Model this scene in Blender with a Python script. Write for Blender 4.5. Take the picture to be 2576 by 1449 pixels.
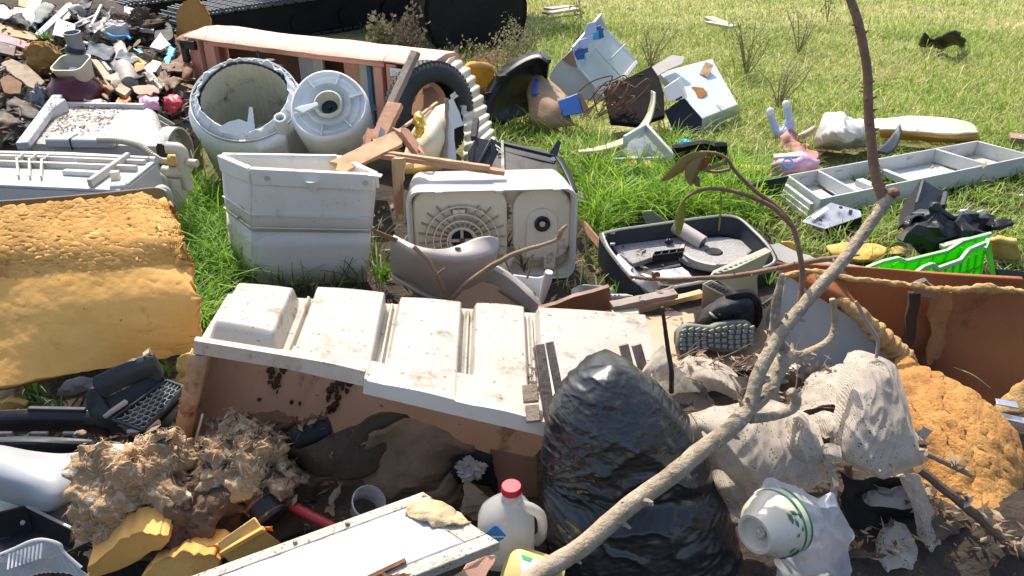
import bpy, bmesh, math, random
import numpy as np
from mathutils import Vector, Matrix, noise
from mathutils.bvhtree import BVHTree

random.seed(7); np.random.seed(7)
for o in list(bpy.data.objects): bpy.data.objects.remove(o)
SC = bpy.context.scene
COL = SC.collection
rad = math.radians

# ------------------------------------------------------------------ camera, sky, sun, exposure
PITCH, HCAM, FPX = rad(29.0), 1.6, 1950.0
cam = bpy.data.cameras.new('camera'); cam.sensor_width = 36; cam.lens = 36 * FPX / 2576; cam.clip_end = 500; cam.clip_start = .05
camo = bpy.data.objects.new('camera', cam); COL.objects.link(camo)
camo.location = (0, 0, HCAM); camo.rotation_euler = (rad(90) - PITCH, 0, 0); SC.camera = camo

SUN_AZ, SUN_EL = rad(-20), rad(53)      # behind the heap, a little to the left, high
W = bpy.data.worlds.new('World'); SC.world = W; W.use_nodes = True
nt = W.node_tree; bg = nt.nodes['Background']
sk = nt.nodes.new('ShaderNodeTexSky'); sk.sky_type = 'NISHITA'; sk.sun_disc = False
sk.sun_elevation = SUN_EL; sk.sun_rotation = SUN_AZ; sk.air_density = 1.0; sk.dust_density = 3.0
nt.links.new(sk.outputs[0], bg.inputs[0]); bg.inputs[1].default_value = .15
sun = bpy.data.lights.new('sun', 'SUN'); sun.energy = 3.7; sun.angle = rad(.5); sun.color = (1, .92, .79)
suno = bpy.data.objects.new('sun', sun); COL.objects.link(suno)
sdir = Vector((math.sin(SUN_AZ) * math.cos(SUN_EL), math.cos(SUN_AZ) * math.cos(SUN_EL), math.sin(SUN_EL)))
suno.rotation_euler = sdir.to_track_quat('Z', 'Y').to_euler()
SC.view_settings.view_transform = 'Standard'; SC.view_settings.look = 'None'
SC.view_settings.exposure = 0.8; SC.view_settings.gamma = 1; SC.view_settings.use_curve_mapping = False
SC.render.engine = 'CYCLES'; SC.cycles.max_bounces = 6; SC.cycles.transparent_max_bounces = 12
SC.cycles.caustics_reflective = False; SC.cycles.caustics_refractive = False

# ------------------------------------------------------------------ places: where a sight line meets a height or a depth
SP, CP = math.sin(PITCH), math.cos(PITCH)
def ray(x, y):
    u, v = (x - 1288) / FPX, (y - 724.5) / FPX
    return Vector((u, CP - v * SP, -SP - v * CP))
def P(x, y, z=0.0):
    d = ray(x, y); return Vector((0, 0, HCAM)) + d * ((z - HCAM) / d.z)
def PY(x, y, Y):
    d = ray(x, y); return Vector((0, 0, HCAM)) + d * (Y / d.y)
def pp(p): return P(*p) if not isinstance(p, Vector) else p
def lerp(a, b, t): return a + (b - a) * t
def fbm(p, sc, oct=4): return noise.fractal(Vector(p) * sc, 1.0, 2.0, oct)
def nv(p, sc): return noise.noise_vector(Vector(p) * sc)
def cr(pts, k=6, closed=False):
    """Catmull-Rom through the points (vectors or tuples of floats)."""
    pts = [Vector(p) for p in pts]; out = []; n = len(pts)
    seg = n if closed else n - 1
    for i in range(seg):
        g = (lambda j: pts[j % n]) if closed else (lambda j: pts[max(0, min(n - 1, j))])
        a, b, c, d = g(i - 1), g(i), g(i + 1), g(i + 2)
        for j in range(k):
            t = j / k
            out.append(.5 * ((2 * b) + (c - a) * t + (2 * a - 5 * b + 4 * c - d) * t * t + (3 * b - a - 3 * c + d) * t ** 3))
    if not closed: out.append(pts[-1].copy())
    return out
def axes(z, x=None):
    z = Vector(z).normalized(); x = Vector(x) if x is not None else (Vector((1, 0, 0)) if abs(z.x) < .9 else Vector((0, 1, 0)))
    y = z.cross(x).normalized(); x = y.cross(z).normalized()
    return Matrix((x, y, z)).transposed()
def frame(o, z, x=None):
    m = axes(z, x).to_4x4(); m.translation = Vector(o); return m
def rz(a): return Matrix.Rotation(rad(a), 3, 'Z')

# ------------------------------------------------------------------ materials
MC = {}
def mat(name, col, rough=.5, col2=None, vs=5, dirt=None, da=.35, ds=5, bump=0, bs=60, metal=0, stretch=None, speck=None, sa=.3, ss=90,
        transl=0, trans=0, alpha=1, spec=.5, streak=0, coat=0):
    if name in MC: return MC[name]
    m = bpy.data.materials.new(name); m.use_nodes = True; MC[name] = m
    N, L = m.node_tree.nodes, m.node_tree.links; b = N['Principled BSDF']; out = N['Material Output']
    tc = N.new('ShaderNodeTexCoord'); vec = tc.outputs['Object']
    if stretch:
        mp = N.new('ShaderNodeMapping'); mp.inputs['Scale'].default_value = stretch; L.new(vec, mp.inputs[0]); vec = mp.outputs[0]
    def ns(scale, det=5, ro=.6, v=None):
        n = N.new('ShaderNodeTexNoise'); n.inputs['Scale'].default_value = scale; n.inputs['Detail'].default_value = det
        n.inputs['Roughness'].default_value = ro; L.new(v or vec, n.inputs[0]); return n.outputs[0]
    def ramp(f, a, c):
        r = N.new('ShaderNodeMapRange'); r.inputs[1].default_value = a; r.inputs[2].default_value = c; L.new(f, r.inputs[0]); r.clamp = True; return r.outputs[0]
    def mix(f, a, c):
        x = N.new('ShaderNodeMix'); x.data_type = 'RGBA'; L.new(f, x.inputs[0])
        for s, i in ((a, 6), (c, 7)):
            if isinstance(s, tuple): x.inputs[i].default_value = (*s, 1)
            else: L.new(s, x.inputs[i])
        return x.outputs[2]
    cur = tuple(col)
    c2 = tuple(col2) if col2 else tuple(min(1, c * .8) for c in col)
    cur = mix(ramp(ns(vs), .35, .68), cur, c2)
    if dirt:
        d1 = ramp(ns(ds, 9, .72), .68 - da * .4, .78 - da * .25)
        cur = mix(d1, cur, tuple(dirt))
    if speck:
        cur = mix(ramp(ns(ss, 3, .6), .74 - sa * .35, .78 - sa * .3), cur, tuple(speck))
    L.new(cur, b.inputs['Base Color']) if not isinstance(cur, tuple) else None
    b.inputs['Roughness'].default_value = rough; b.inputs['Metallic'].default_value = metal
    b.inputs['Specular IOR Level'].default_value = spec
    if coat: b.inputs['Coat Weight'].default_value = coat
    rr = N.new('ShaderNodeMapRange'); L.new(ns(vs * 3), rr.inputs[0]); rr.inputs[1].default_value = .3; rr.inputs[2].default_value = .7
    rr.inputs[3].default_value = max(0, rough - .12); rr.inputs[4].default_value = min(1, rough + .12); L.new(rr.outputs[0], b.inputs['Roughness'])
    if bump:
        bp = N.new('ShaderNodeBump'); bp.inputs['Strength'].default_value = bump; bp.inputs['Distance'].default_value = .01
        L.new(ns(bs, 6, .65), bp.inputs['Height']); L.new(bp.outputs[0], b.inputs['Normal'])
    if trans: b.inputs['Transmission Weight'].default_value = trans; b.inputs['IOR'].default_value = 1.25
    sh = b.outputs[0]
    if transl:
        tr = N.new('ShaderNodeBsdfTranslucent'); L.new(cur, tr.inputs[0])
        ms = N.new('ShaderNodeMixShader'); ms.inputs[0].default_value = transl; L.new(sh, ms.inputs[1]); L.new(tr.outputs[0], ms.inputs[2]); sh = ms.outputs[0]
    if alpha < 1:
        tp = N.new('ShaderNodeBsdfTransparent'); ms = N.new('ShaderNodeMixShader'); ms.inputs[0].default_value = alpha
        L.new(tp.outputs[0], ms.inputs[1]); L.new(sh, ms.inputs[2]); sh = ms.outputs[0]
    L.new(sh, out.inputs[0])
    return m
BRN = (.10, .06, .03)
WHITE = mat('white_enamel', (.54, .54, .53), .36, (.47, .47, .45), 3, (.36, .27, .17), .12, 7, bump=.04, speck=(.2, .15, .1), sa=.12)
WHITEW = mat('warm_white_plastic', (.48, .455, .40), .4, (.42, .385, .33), 3, (.30, .20, .11), .18, 6, bump=.05, speck=(.2, .14, .08), sa=.12)
GREYW = mat('grey_white_plastic', (.56, .54, .50), .42, (.48, .46, .42), 3, (.27, .2, .13), .24, 7, bump=.05, speck=(.16, .12, .09), sa=.15)
DIRTYW = mat('dirty_white_plastic', (.47, .47, .455), .4, (.41, .41, .385), 4, (.17, .11, .07), .28, 9, bump=.06, speck=(.13, .08, .05), sa=.5, ss=55)
TUBGREY = mat('pale_grey_tub_plastic', (.68, .71, .72), .38, (.60, .62, .62), 3, (.3, .25, .18), .2, 8, bump=.03)
TUBIN = mat('mossy_tub_inside', (.58, .57, .46), .6, (.46, .45, .36), 5, (.10, .07, .045), .35, 7, bump=.1)
CREAM = mat('cream_plastic', (.66, .59, .42), .4, (.60, .52, .35), 4, (.3, .2, .1), .15, 7, bump=.03)
OLDCREAM = mat('yellowed_plastic', (.55, .50, .38), .5, (.47, .42, .31), 5, (.2, .15, .08), .2, 9, bump=.08)
FOAM = mat('yellow_foam', (.84, .45, .12), .85, (.74, .37, .085), 4, (.38, .17, .045), .22, 6, bump=.2, bs=45, speck=(.30,.15,.04), sa=.12, ss=35)
FOAMR = mat('rough_yellow_foam', (.70, .38, .105), .9, (.58, .29, .07), 6, (.34, .145, .04), .32, 9, bump=.4, bs=120)
FOAMP = mat('pale_foam', (.70, .48, .16), .85, (.62, .38, .10), 6, (.3, .15, .05), .15, 9, bump=.5, bs=60)
WOOL = mat('glass_wool', (.50, .33, .18), .95, (.36, .22, .11), 7, (.09, .05, .028), .42, 5, bump=1.0, bs=55, speck=(.64, .53, .39), sa=.5, ss=40)
WOOLD = mat('burnt_wool', (.17, .10, .06), .95, (.12, .065, .035), 6, (.03, .02, .015), .45, 5, bump=1.0, bs=40)
SOIL = mat('black_soil', (.035, .024, .017), .95, (.06, .04, .026), 8, (.10, .065, .035), .25, 15, bump=1.0, bs=50)
BLACK = mat('black_plastic', (.010, .011, .013), .4, (.014, .015, .018), 5, (.04, .035, .03), .12, 9, bump=.06, spec=.35)
BLACKM = mat('matt_black_plastic', (.011, .011, .012), .6, (.016, .016, .017), 5, (.045, .038, .03), .15, 9, bump=.1, spec=.2)
CHAR = mat('charcoal_plastic', (.022, .028, .035), .5, (.03, .037, .045), 6, (.07, .065, .06), .15, 9, bump=.1, spec=.35)
STEEL = mat('dark_steel', (.035, .035, .037), .55, (.05, .05, .05), 6, (.09, .065, .045), .25, 8, bump=.15, metal=.3)
SILVER = mat('bare_metal', (.62, .63, .64), .3, (.5, .5, .5), 8, (.2, .16, .12), .15, 9, metal=.9, bump=.05)
SALMON = mat('salmon_vinyl', (.66, .30, .20), .55, (.58, .25, .16), 5, (.3, .15, .1), .15, 9, bump=.12, bs=80, speck=(.2, .1, .07), sa=.1)
SALMONT = mat('salmon_cloth', (.76, .44, .33), .7, (.68, .36, .26), 4, (.4, .22, .16), .12, 8, bump=.2, bs=140, speck=(.1, .06, .04), sa=.25, ss=45)
WOODL = mat('raw_pine', (.52, .33, .17), .7, (.42, .25, .12), 6, (.2, .11, .05), .25, 5, bump=.35, bs=20, stretch=(1, 1, 1))
WOODP = mat('pink_wood', (.46, .23, .14), .7, (.36, .17, .10), 8, (.15, .08, .05), .25, 8, bump=.35, bs=25)
WOODG = mat('grey_weathered_wood', (.30, .24, .20), .8, (.22, .17, .14), 9, (.09, .07, .055), .3, 12, bump=.5, bs=35)
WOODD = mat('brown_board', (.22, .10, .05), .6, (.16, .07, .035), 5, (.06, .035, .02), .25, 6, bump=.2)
PLY = mat('plywood', (.55, .37, .25), .7, (.47, .30, .19), 4, (.25, .15, .09), .22, 5, bump=.15)
CARD = mat('cardboard', (.33, .22, .14), .85, (.27, .17, .10), 4, (.12, .08, .05), .2, 7, bump=.2)
TANC = mat('tan_cardboard', (.45, .22, .11), .8, (.38, .18, .09), 4, bump=.15)
LINERIN = mat('salmon_liner', (.58, .38, .28), .4, (.50, .31, .22), 3, (.12, .065, .035), .2, 6, bump=.05, speck=(.12, .06, .03), sa=.18, ss=40, transl=.35)
RUST = mat('rusty_edge', (.50, .34, .22), .7, (.36, .2, .1), 9, (.16, .06, .02), .45, 14, bump=.3)
RUSTD = mat('dark_rust', (.17, .07, .03), .85, (.10, .04, .02), 20, (.26, .12, .05), .4, 25, bump=.6)
GREYCH = mat('grey_chair_plastic', (.46, .41, .37), .42, (.40, .355, .32), 3, (.2, .15, .1), .15, 7, bump=.04)
SHEETG = mat('grey_sheet_plastic', (.37, .38, .40), .38, (.32, .33, .345), 3, (.25, .19, .13), .12, 10, bump=.03, speck=(.2, .15, .1), sa=.15)
RUBBER = mat('tyre_rubber', (.02, .02, .021), .6, (.03, .03, .03), 6, (.12, .10, .08), .22, 10, bump=.1)
CORR = mat('cream_sheet', (.60, .53, .43), .6, (.52, .45, .35), 4, (.28, .2, .13), .2, 6, bump=.15)
BLUE = mat('blue_print', (.02, .09, .32), .45, (.03, .12, .4), 6, (.2, .15, .1), .12, 9)
SKYB = mat('sky_blue_plastic', (.02, .36, .70), .4, (.03, .42, .8), 6, bump=.1)
PALEB = mat('pale_blue_plastic', (.50, .58, .82), .35, (.44, .52, .76), 4)
RED = mat('red_plastic', (.65, .02, .05), .35, (.55, .015, .04), 5)
MAROON = mat('maroon_glaze', (.10, .012, .018), .3, (.07, .01, .012), 4, (.16, .08, .06), .12, 8)
ORANGE = mat('orange_plastic', (.80, .22, .02), .45, (.7, .17, .015), 6)
ORANGEY = mat('orange_crate_plastic', (.85, .34, .02), .45, (.75, .28, .015), 6)
GREEN = mat('green_crate_plastic', (.15, .78, .03), .35, (.11, .66, .02), 5, transl=.6)
PINK = mat('pink_film', (.72, .40, .58), .35, (.62, .28, .48), 9, (.8, .75, .78), .3, 14, bump=.3)
PINKC = mat('pink_cloth', (.50, .25, .21), .85, (.42, .19, .16), 8, (.55, .42, .36), .3, 12, bump=.3)
PAPER = mat('white_paper', (.78, .77, .74), .7, (.70, .69, .66), 4, (.4, .32, .22), .12, 8, bump=.1)
FABB = mat('brown_upholstery', (.34, .115, .035), .95, (.27, .085, .026), 4, (.13, .05, .02), .25, 5, bump=.3, bs=120)
PANELG = mat('pale_grey_board', (.50, .51, .50), .55, (.46, .47, .46), 2, (.3, .27, .22), .12, 6)
BARK = mat('branch_bark', (.44, .35, .25), .85, (.31, .24, .16), 20, (.17, .13, .08), .4, 18, bump=1.0, bs=60, speck=(.55, .48, .38), sa=.35, ss=70)
BARKR = mat('red_brown_bark', (.26, .14, .08), .7, (.19, .10, .055), 18, (.32, .22, .14), .3, 22, bump=.5, bs=80)
TWIG = mat('dead_twig', (.17, .11, .07), .85, (.12, .075, .045), 15, bump=.4)
DRYLEAF = mat('dry_leaf', (.34, .22, .08), .7, (.28, .26, .08), 14, (.22, .10, .03), .3, 20, transl=.3, bump=.3)
YELLEAF = mat('yellow_leaf', (.45, .40, .04), .6, (.25, .30, .05), 30, (.22, .12, .03), .2, 30, transl=.35)
BAGW = mat('white_plastic_bag', (.74, .76, .77), .35, (.68, .70, .72), 5, bump=.25, bs=18, transl=.35)
BAGG = mat('cloudy_plastic_bag', (.55, .53, .48), .35, (.42, .40, .36), 6, (.16, .14, .11), .25, 6, bump=.4, bs=22)
FIELD = None
# ------------------------------------------------------------------ mesh building
class B:
    def __init__(s): s.v = []; s.f = []
    def add(s, vs, fs):
        o = len(s.v); s.v += [Vector(p) for p in vs]; s.f += [[i + o for i in f] for f in fs]; return s
    def hexa(s, a, b):
        """a, b: two loops of the same length, joined by sides and capped."""
        n = len(a); s.add(list(a) + list(b), [list(range(n))[::-1], [n + i for i in range(n)]] + [[i, (i + 1) % n, n + (i + 1) % n, n + i] for i in range(n)]); return s
    def box(s, c, d, R=None):
        R = R or Matrix.Identity(3); c = Vector(c); x, y, z = (q / 2 for q in d)
        lo = [c + R @ Vector(p) for p in ((-x, -y, -z), (x, -y, -z), (x, y, -z), (-x, y, -z))]
        hi = [c + R @ Vector(p) for p in ((-x, -y, z), (x, -y, z), (x, y, z), (-x, y, z))]
        return s.hexa(lo, hi)
    def bar(s, a, b, w, h, up=(0, 0, 1), taper=1):
        a, b = Vector(a), Vector(b); d = (b - a).normalized(); up = Vector(up); x = d.cross(up).normalized(); u = x.cross(d).normalized()
        q = lambda o, k: [o + x * (sx * w / 2 * k) + u * (sz * h / 2 * k) for sx, sz in ((-1, -1), (1, -1), (1, 1), (-1, 1))]
        return s.hexa(q(a, 1), q(b, taper))
    def slab(s, pts, t, n=None):
        """a flat polygon given thickness t, away from the camera side (or along n)."""
        pts = [pp(p) for p in pts]; nn = Vector()
        if n is None:
            for i in range(len(pts)):
                a, b = pts[i], pts[(i + 1) % len(pts)]; nn += a.cross(b)
            nn.normalize()
            if nn.dot(Vector((0, 0, HCAM)) - pts[0]) > 0: nn = -nn
        else: nn = Vector(n).normalized()
        return s.hexa(pts, [p + nn * t for p in pts])
    def tube(s, pts, r, n=8, caps=True, flat=1.0):
        pts = [Vector(p) for p in pts]; m = len(pts); R = r if isinstance(r, (list, tuple)) else [r] * m
        if len(R) != m: R = [np.interp(i / (m - 1), np.linspace(0, 1, len(R)), R) for i in range(m)]
        t = (pts[1] - pts[0]).normalized(); x = t.orthogonal().normalized(); vs = []; fs = []
        for i in range(m):
            t2 = (pts[min(i + 1, m - 1)] - pts[max(i - 1, 0)]).normalized()
            x = (x - t2 * x.dot(t2)).normalized(); y = t2.cross(x)
            vs += [pts[i] + (x * math.cos(2 * math.pi * j / n) + y * (flat * math.sin(2 * math.pi * j / n))) * R[i] for j in range(n)]
        for i in range(m - 1):
            fs += [[i * n + j, i * n + (j + 1) % n, (i + 1) * n + (j + 1) % n, (i + 1) * n + j] for j in range(n)]
        if caps: fs += [list(range(n))[::-1], [(m - 1) * n + j for j in range(n)]]
        return s.add(vs, fs)
    def lathe(s, prof, n, M, a0=0, a1=360, mod=None):
        full = abs(a1 - a0) >= 360; k = n if full else n + 1; vs = []; fs = []; m = len(prof)
        for j in range(k):
            a = rad(a0 + (a1 - a0) * j / n)
            for i, (r, h) in enumerate(prof):
                if mod: r, h = mod(r, h, a, i)
                vs.append(M @ Vector((r * math.cos(a), r * math.sin(a), h)))
        for j in range(n):
            j2 = (j + 1) % k
            fs += [[j * m + i, j2 * m + i, j2 * m + i + 1, j * m + i + 1] for i in range(m - 1)]
        return s.add(vs, fs)
    def grid(s, rows, cu=False):
        n = len(rows[0]); vs = [p for r in rows for p in r]
        fs = [[i * n + j, i * n + (j + 1) % n, (i + 1) * n + (j + 1) % n, (i + 1) * n + j] for i in range(len(rows) - 1) for j in range(n if cu else n - 1)]
        return s.add(vs, fs)
    def surf(s, rows, nu=6, nv_=6, wr=0, ws=8, smooth=True, seed=0):
        """a sheet through rows of (x, y, z) places; wr: depth of its creases."""
        R = [[pp(p) for p in r] for r in rows]
        R = [cr(r, nu) if smooth else [lerp(r[i], r[i + 1], j / nu) for i in range(len(r) - 1) for j in range(nu)] + [r[-1]] for r in R]
        cols = [cr([r[j] for r in R], nv_) if smooth else [lerp(R[i][j], R[i + 1][j], k / nv_) for i in range(len(R) - 1) for k in range(nv_)] + [R[-1][j]] for j in range(len(R[0]))]
        G = [[c[i].copy() for c in cols] for i in range(len(cols[0]))]
        if wr:
            for r in G:
                for p in r:
                    q = p + Vector((seed, 0, 0)); p += nv(q, ws) * wr + nv(q, ws * 2.7) * (wr * .4)
        return s.grid(G)
    def blob(s, c, r, R=None, amp=.2, sc=3, n=24, ridge=0, rs=12, seed=0, fn=None):
        """a lumpy closed body round c with radii r."""
        R = R or Matrix.Identity(3); c = Vector(c); m = n; k = n * 2; vs = []; fs = []
        for i in range(m + 1):
            th = math.pi * i / m
            for j in range(k):
                ph = 2 * math.pi * j / k; d = Vector((math.sin(th) * math.cos(ph), math.sin(th) * math.sin(ph), math.cos(th)))
                q = d + Vector((seed * 3.1, seed * 1.7, seed)); f = 1 + amp * fbm(q, sc, 4)
                if ridge: f += ridge * (abs(noise.noise(q * rs)) * 2 - .5)
                if fn: f *= fn(d)
                vs.append(c + R @ Vector((d.x * r[0] * f, d.y * r[1] * f, d.z * r[2] * f)))
        for i in range(m):
            fs += [[i * k + j, (i + 1) * k + j, (i + 1) * k + (j + 1) % k, i * k + (j + 1) % k] for j in range(k)]
        return s.add(vs, fs)
    def mess(s, amp, sc, seed=0):
        for p in s.v: p += nv(p + Vector((seed, seed, 0)), sc) * amp
        return s
    def mesh(s, name, off):
        me = bpy.data.meshes.new(name); me.from_pydata([p - off for p in s.v], [], s.f)
        bm = bmesh.new(); bm.from_mesh(me); bmesh.ops.remove_doubles(bm, verts=bm.verts, dist=1e-5); bmesh.ops.recalc_face_normals(bm, faces=bm.faces); bm.to_mesh(me); bm.free()
        return me
    def build(s, name, m, parent=None, bevel=0, solid=0, sub=0, flat=False, loc=None, ang=40, label=None, kind=None):
        off = Vector(loc) if loc is not None else (WL(parent) if parent else s.base())
        me = s.mesh(name, off)
        if not flat:
            me.polygons.foreach_set('use_smooth', [True] * len(me.polygons)); me.set_sharp_from_angle(angle=rad(ang))
        me.materials.append(m); o = bpy.data.objects.new(name, me); COL.objects.link(o)
        if parent: o.parent = parent
        else: o.location = off
        if solid: md = o.modifiers.new('thickness', 'SOLIDIFY'); md.thickness = solid; md.offset = 0
        if bevel: md = o.modifiers.new('edge', 'BEVEL'); md.width = bevel; md.segments = 2; md.limit_method = 'ANGLE'; md.angle_limit = rad(35)
        if sub: md = o.modifiers.new('smooth', 'SUBSURF'); md.levels = sub; md.render_levels = sub
        if label: o['label'] = label
        if kind: o['kind'] = kind
        return o
    def base(s):
        lo = [min(p[i] for p in s.v) for i in range(3)]; hi = [max(p[i] for p in s.v) for i in range(3)]
        return Vector(((lo[0] + hi[0]) / 2, (lo[1] + hi[1]) / 2, lo[2]))
    def top(s, name, m, label, cat, group=None, **k):
        return tag(s.build(name, m, **k), label, cat, group)
def WL(o):
    v = Vector()
    while o: v += o.location; o = o.parent
    return v
def tag(o, label, cat, group=None):
    o['label'] = label; o['category'] = cat; o['kind'] = 'thing'
    if group: o['group'] = group
    return o
def nest(t, **up):
    """hangs parts under the part they belong to: child stem = parent stem."""
    ps = list(t.children); st = lambda o: o.name.split('.')[0]
    for c in ps:
        if st(c) in up:
            for p in ps:
                if st(p) == up[st(c)] and p is not c: c.parent = p; break
    return t
def T(name, label, cat, base, group=None):
    o = bpy.data.objects.new(name, None); COL.objects.link(o); o.location = Vector(base); o.empty_display_size = .1
    return tag(o, label, cat, group)
def twin(o, parent, mv):
    """a copy of a part (sharing its mesh), shifted by mv."""
    c = o.copy(); COL.objects.link(c); c.parent = parent; c.location = o.location + Vector(mv); return c
def rag(pts, k=5, amp=.01, seed=0, skip=()):
    """a polygon with torn edges."""
    r = random.Random(seed); out = []; n = len(pts)
    for i in range(n):
        a, b = pp(pts[i]), pp(pts[(i + 1) % n]); out.append(a)
        if i in skip: continue
        for j in range(1, k): out.append(lerp(a, b, j / k) + Vector([r.uniform(-amp, amp) for _ in range(3)]))
    return out
def V(*p): return P(*p)

# ------------------------------------------------------------------ the ground
MOUNDS = [((-3.25, 5.9), (1.6, 1.2), .12), ((-2.35, 5.0), (.7, .5), .15), ((.95, 1.45), (.5, .35), .12), ((-4.6, 6.4), (1.0, 1.2), .12), ((1.35, 1.5), (.35, .4), .10), ((-1.5, 2.38), (.6, .26), .15)]
def gz(x, y):
    z = .035 * noise.noise(Vector((x * .9, y * .9, 3))) + .015 * noise.noise(Vector((x * 3.1, y * 3.1, 5)))
    for (cx, cy), (rx, ry), h in MOUNDS:
        d = ((x - cx) / rx) ** 2 + ((y - cy) / ry) ** 2
        if d < 4: z += h * math.exp(-d * 1.6) * (1 + .25 * noise.noise(Vector((x * 2.5, y * 2.5, 9))))
    return z
def ground():
    xs = sorted(set([round(-6 + .12 * i, 3) for i in range(118)] + [-300, -120, -60, -30, -15, -9, 12, 20, 40, 80, 160, 300]))
    ys = sorted(set([round(-.5 + .12 * i, 3) for i in range(105)] + [-60, -20, -6, -2, 15, 20, 30, 60, 120, 300]))
    b = B(); b.grid([[Vector((x, y, gz(x, y) - .02)) for x in xs] for y in ys])
    m = bpy.data.materials.new('field_ground'); m.use_nodes = True; N, L = m.node_tree.nodes, m.node_tree.links; bs = N['Principled BSDF']
    g = N.new('ShaderNodeNewGeometry'); sx = N.new('ShaderNodeSeparateXYZ'); L.new(g.outputs[0], sx.inputs[0])
    def ns(s, d=6):
        n = N.new('ShaderNodeTexNoise'); n.inputs['Scale'].default_value = s; n.inputs['Detail'].default_value = d; L.new(g.outputs[0], n.inputs[0]); return n.outputs[0]
    def rg(f, a, c):
        r = N.new('ShaderNodeMapRange'); r.inputs[1].default_value = a; r.inputs[2].default_value = c; L.new(f, r.inputs[0]); return r.outputs[0]
    def mx(f, a, c):
        x = N.new('ShaderNodeMix'); x.data_type = 'RGBA'; L.new(f, x.inputs[0])
        for q, i in ((a, 6), (c, 7)):
            if isinstance(q, tuple): x.inputs[i].default_value = (*q, 1)
            else: L.new(q, x.inputs[i])
        return x.outputs[2]
    soil = mx(rg(ns(9), .35, .65), (.022, .015, .010), (.055, .038, .024))
    turf = mx(rg(ns(1.1), .35, .65), (.27, .29, .08), (.42, .40, .17))
    turf = mx(rg(ns(14), .5, .7), turf, (.13, .14, .045))
    # earth where the rubbish lies, turf beyond it
    e = N.new('ShaderNodeMath'); e.operation = 'MULTIPLY_ADD'; L.new(ns(1.7), e.inputs[0]); e.inputs[1].default_value = 1.6; L.new(sx.outputs[1], e.inputs[2])
    cold = mx(rg(e.outputs[0], 4.9, 6.2), soil, turf)
    L.new(cold, bs.inputs['Base Color']); bs.inputs['Roughness'].default_value = .95
    bp = N.new('ShaderNodeBump'); bp.inputs['Strength'].default_value = .8; bp.inputs['Distance'].default_value = .03; L.new(ns(30), bp.inputs['Height']); L.new(bp.outputs[0], bs.inputs['Normal'])
    o = b.build('ground', m, loc=(0, 0, 0)); o['kind'] = 'structure'; return o
GROUND = ground()
# ------------------------------------------------------------------ excavator tracks behind
def excavator():
    t = T('excavator', 'black crawler tracks of an excavator parked behind the salmon cabinet', 'excavator', (-2.6, 8.4, 0))
    d = Vector((.66, .75, 0)).normalized(); sd = Vector((-d.y, d.x, 0))
    def track(S, Lg, w, hgt):
        prof = []; r = hgt / 2
        for k in range(9): a = math.pi / 2 + math.pi * k / 8; prof.append((r * math.cos(a) * 1.1 + r, r + r * math.sin(a)))
        for k in range(9): a = -math.pi / 2 + math.pi * k / 8; prof.append((Lg - r + r * math.cos(a), r + r * math.sin(a)))
        q = lambda p, s, k=.9: S + d * (r + (p[0] - r) * k if p[0] < r else p[0] - (p[0] - (Lg - r)) * (1 - k) if p[0] > Lg - r else p[0]) + sd * s + Vector((0, 0, r + (p[1] - r) * k))
        b = B(); b.hexa([q(p, .05) for p in prof], [q(p, w - .05) for p in prof]); b.build('track_frame', BLACKM, t)
        # shoes round the loop
        loop = prof + [prof[0]]; ln = [0]
        for i in range(len(loop) - 1): ln.append(ln[-1] + math.hypot(loop[i + 1][0] - loop[i][0], loop[i + 1][1] - loop[i][1]))
        n = int(ln[-1] / .135)
        for i in range(n):
            x = i * ln[-1] / n; px = float(np.interp(x, ln, [p[0] for p in loop])); pz = float(np.interp(x, ln, [p[1] for p in loop]))
            x2 = x + .02; qx = float(np.interp(x2 % ln[-1], ln, [p[0] for p in loop])); qz = float(np.interp(x2 % ln[-1], ln, [p[1] for p in loop]))
            tg = (d * (qx - px) + Vector((0, 0, qz - pz))).normalized(); nr = sd.cross(tg).normalized()
            c = S + d * px + Vector((0, 0, pz)) + sd * w / 2
            R = Matrix((sd, tg, sd.cross(tg))).transposed()
            b = B(); b.box(c, (w, .112, .022), R); up = 1 if (c + nr * .1 - (S + d * Lg / 2 + Vector((0, 0, r)))).length > (c - nr * .1 - (S + d * Lg / 2 + Vector((0, 0, r)))).length else -1
            for k in (-.04, .0, .04): b.box(c + tg * k + nr * (.02 * up), (w, .014, .03), R)
            b.build('track_shoe', STEELP if pz > r else STEEL, t, bevel=.004, flat=True)  # upper shoes get a lighter steel, the light on top put into their colour
        for k in range(4):
            b = B(); b.tube([S + d * (Lg * (k + 1) / 5) + Vector((0, 0, .13)) + sd * .03, S + d * (Lg * (k + 1) / 5) + Vector((0, 0, .13)) + sd * .06], .08, 14); b.build('roller', BLACKM, t)
    global STEELP
    STEELP = mat('lit_track_steel', (.15, .155, .16), .45, (.10, .10, .10), 8, (.22, .16, .10), .25, 10, metal=.4, bump=.15)
    track(Vector((-2.95, 7.3, 0)), 3.0, .55, .34)
    track(Vector((-3.95, 8.1, 0)), 2.6, .42, .30)
    b = B(); b.box((-1.5, 9.6, 1.35), (2.6, 2.4, 1.3), rz(48)); b.box((-1.5, 9.6, .62), (1.2, 1.4, .3), rz(48)); b.build('body', BLACKM, t, bevel=.04)
    # plain drum standing in for the dark rounded part beside the tracks
    M = frame(PY(1160, 5, 8.2), (.30, -1, 0), (0, 0, 1)); b = B()
    b.lathe([(.50, 0), (.50, .62), (.46, .62), (.46, 0), (.5, 0)], 26, M); b.lathe([(.0, 0), (.5, 0)], 26, M); b.lathe([(.0, .62), (.5, .62)], 26, M)
    b.build('end_drum', BLACKM, t)
excavator()

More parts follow.
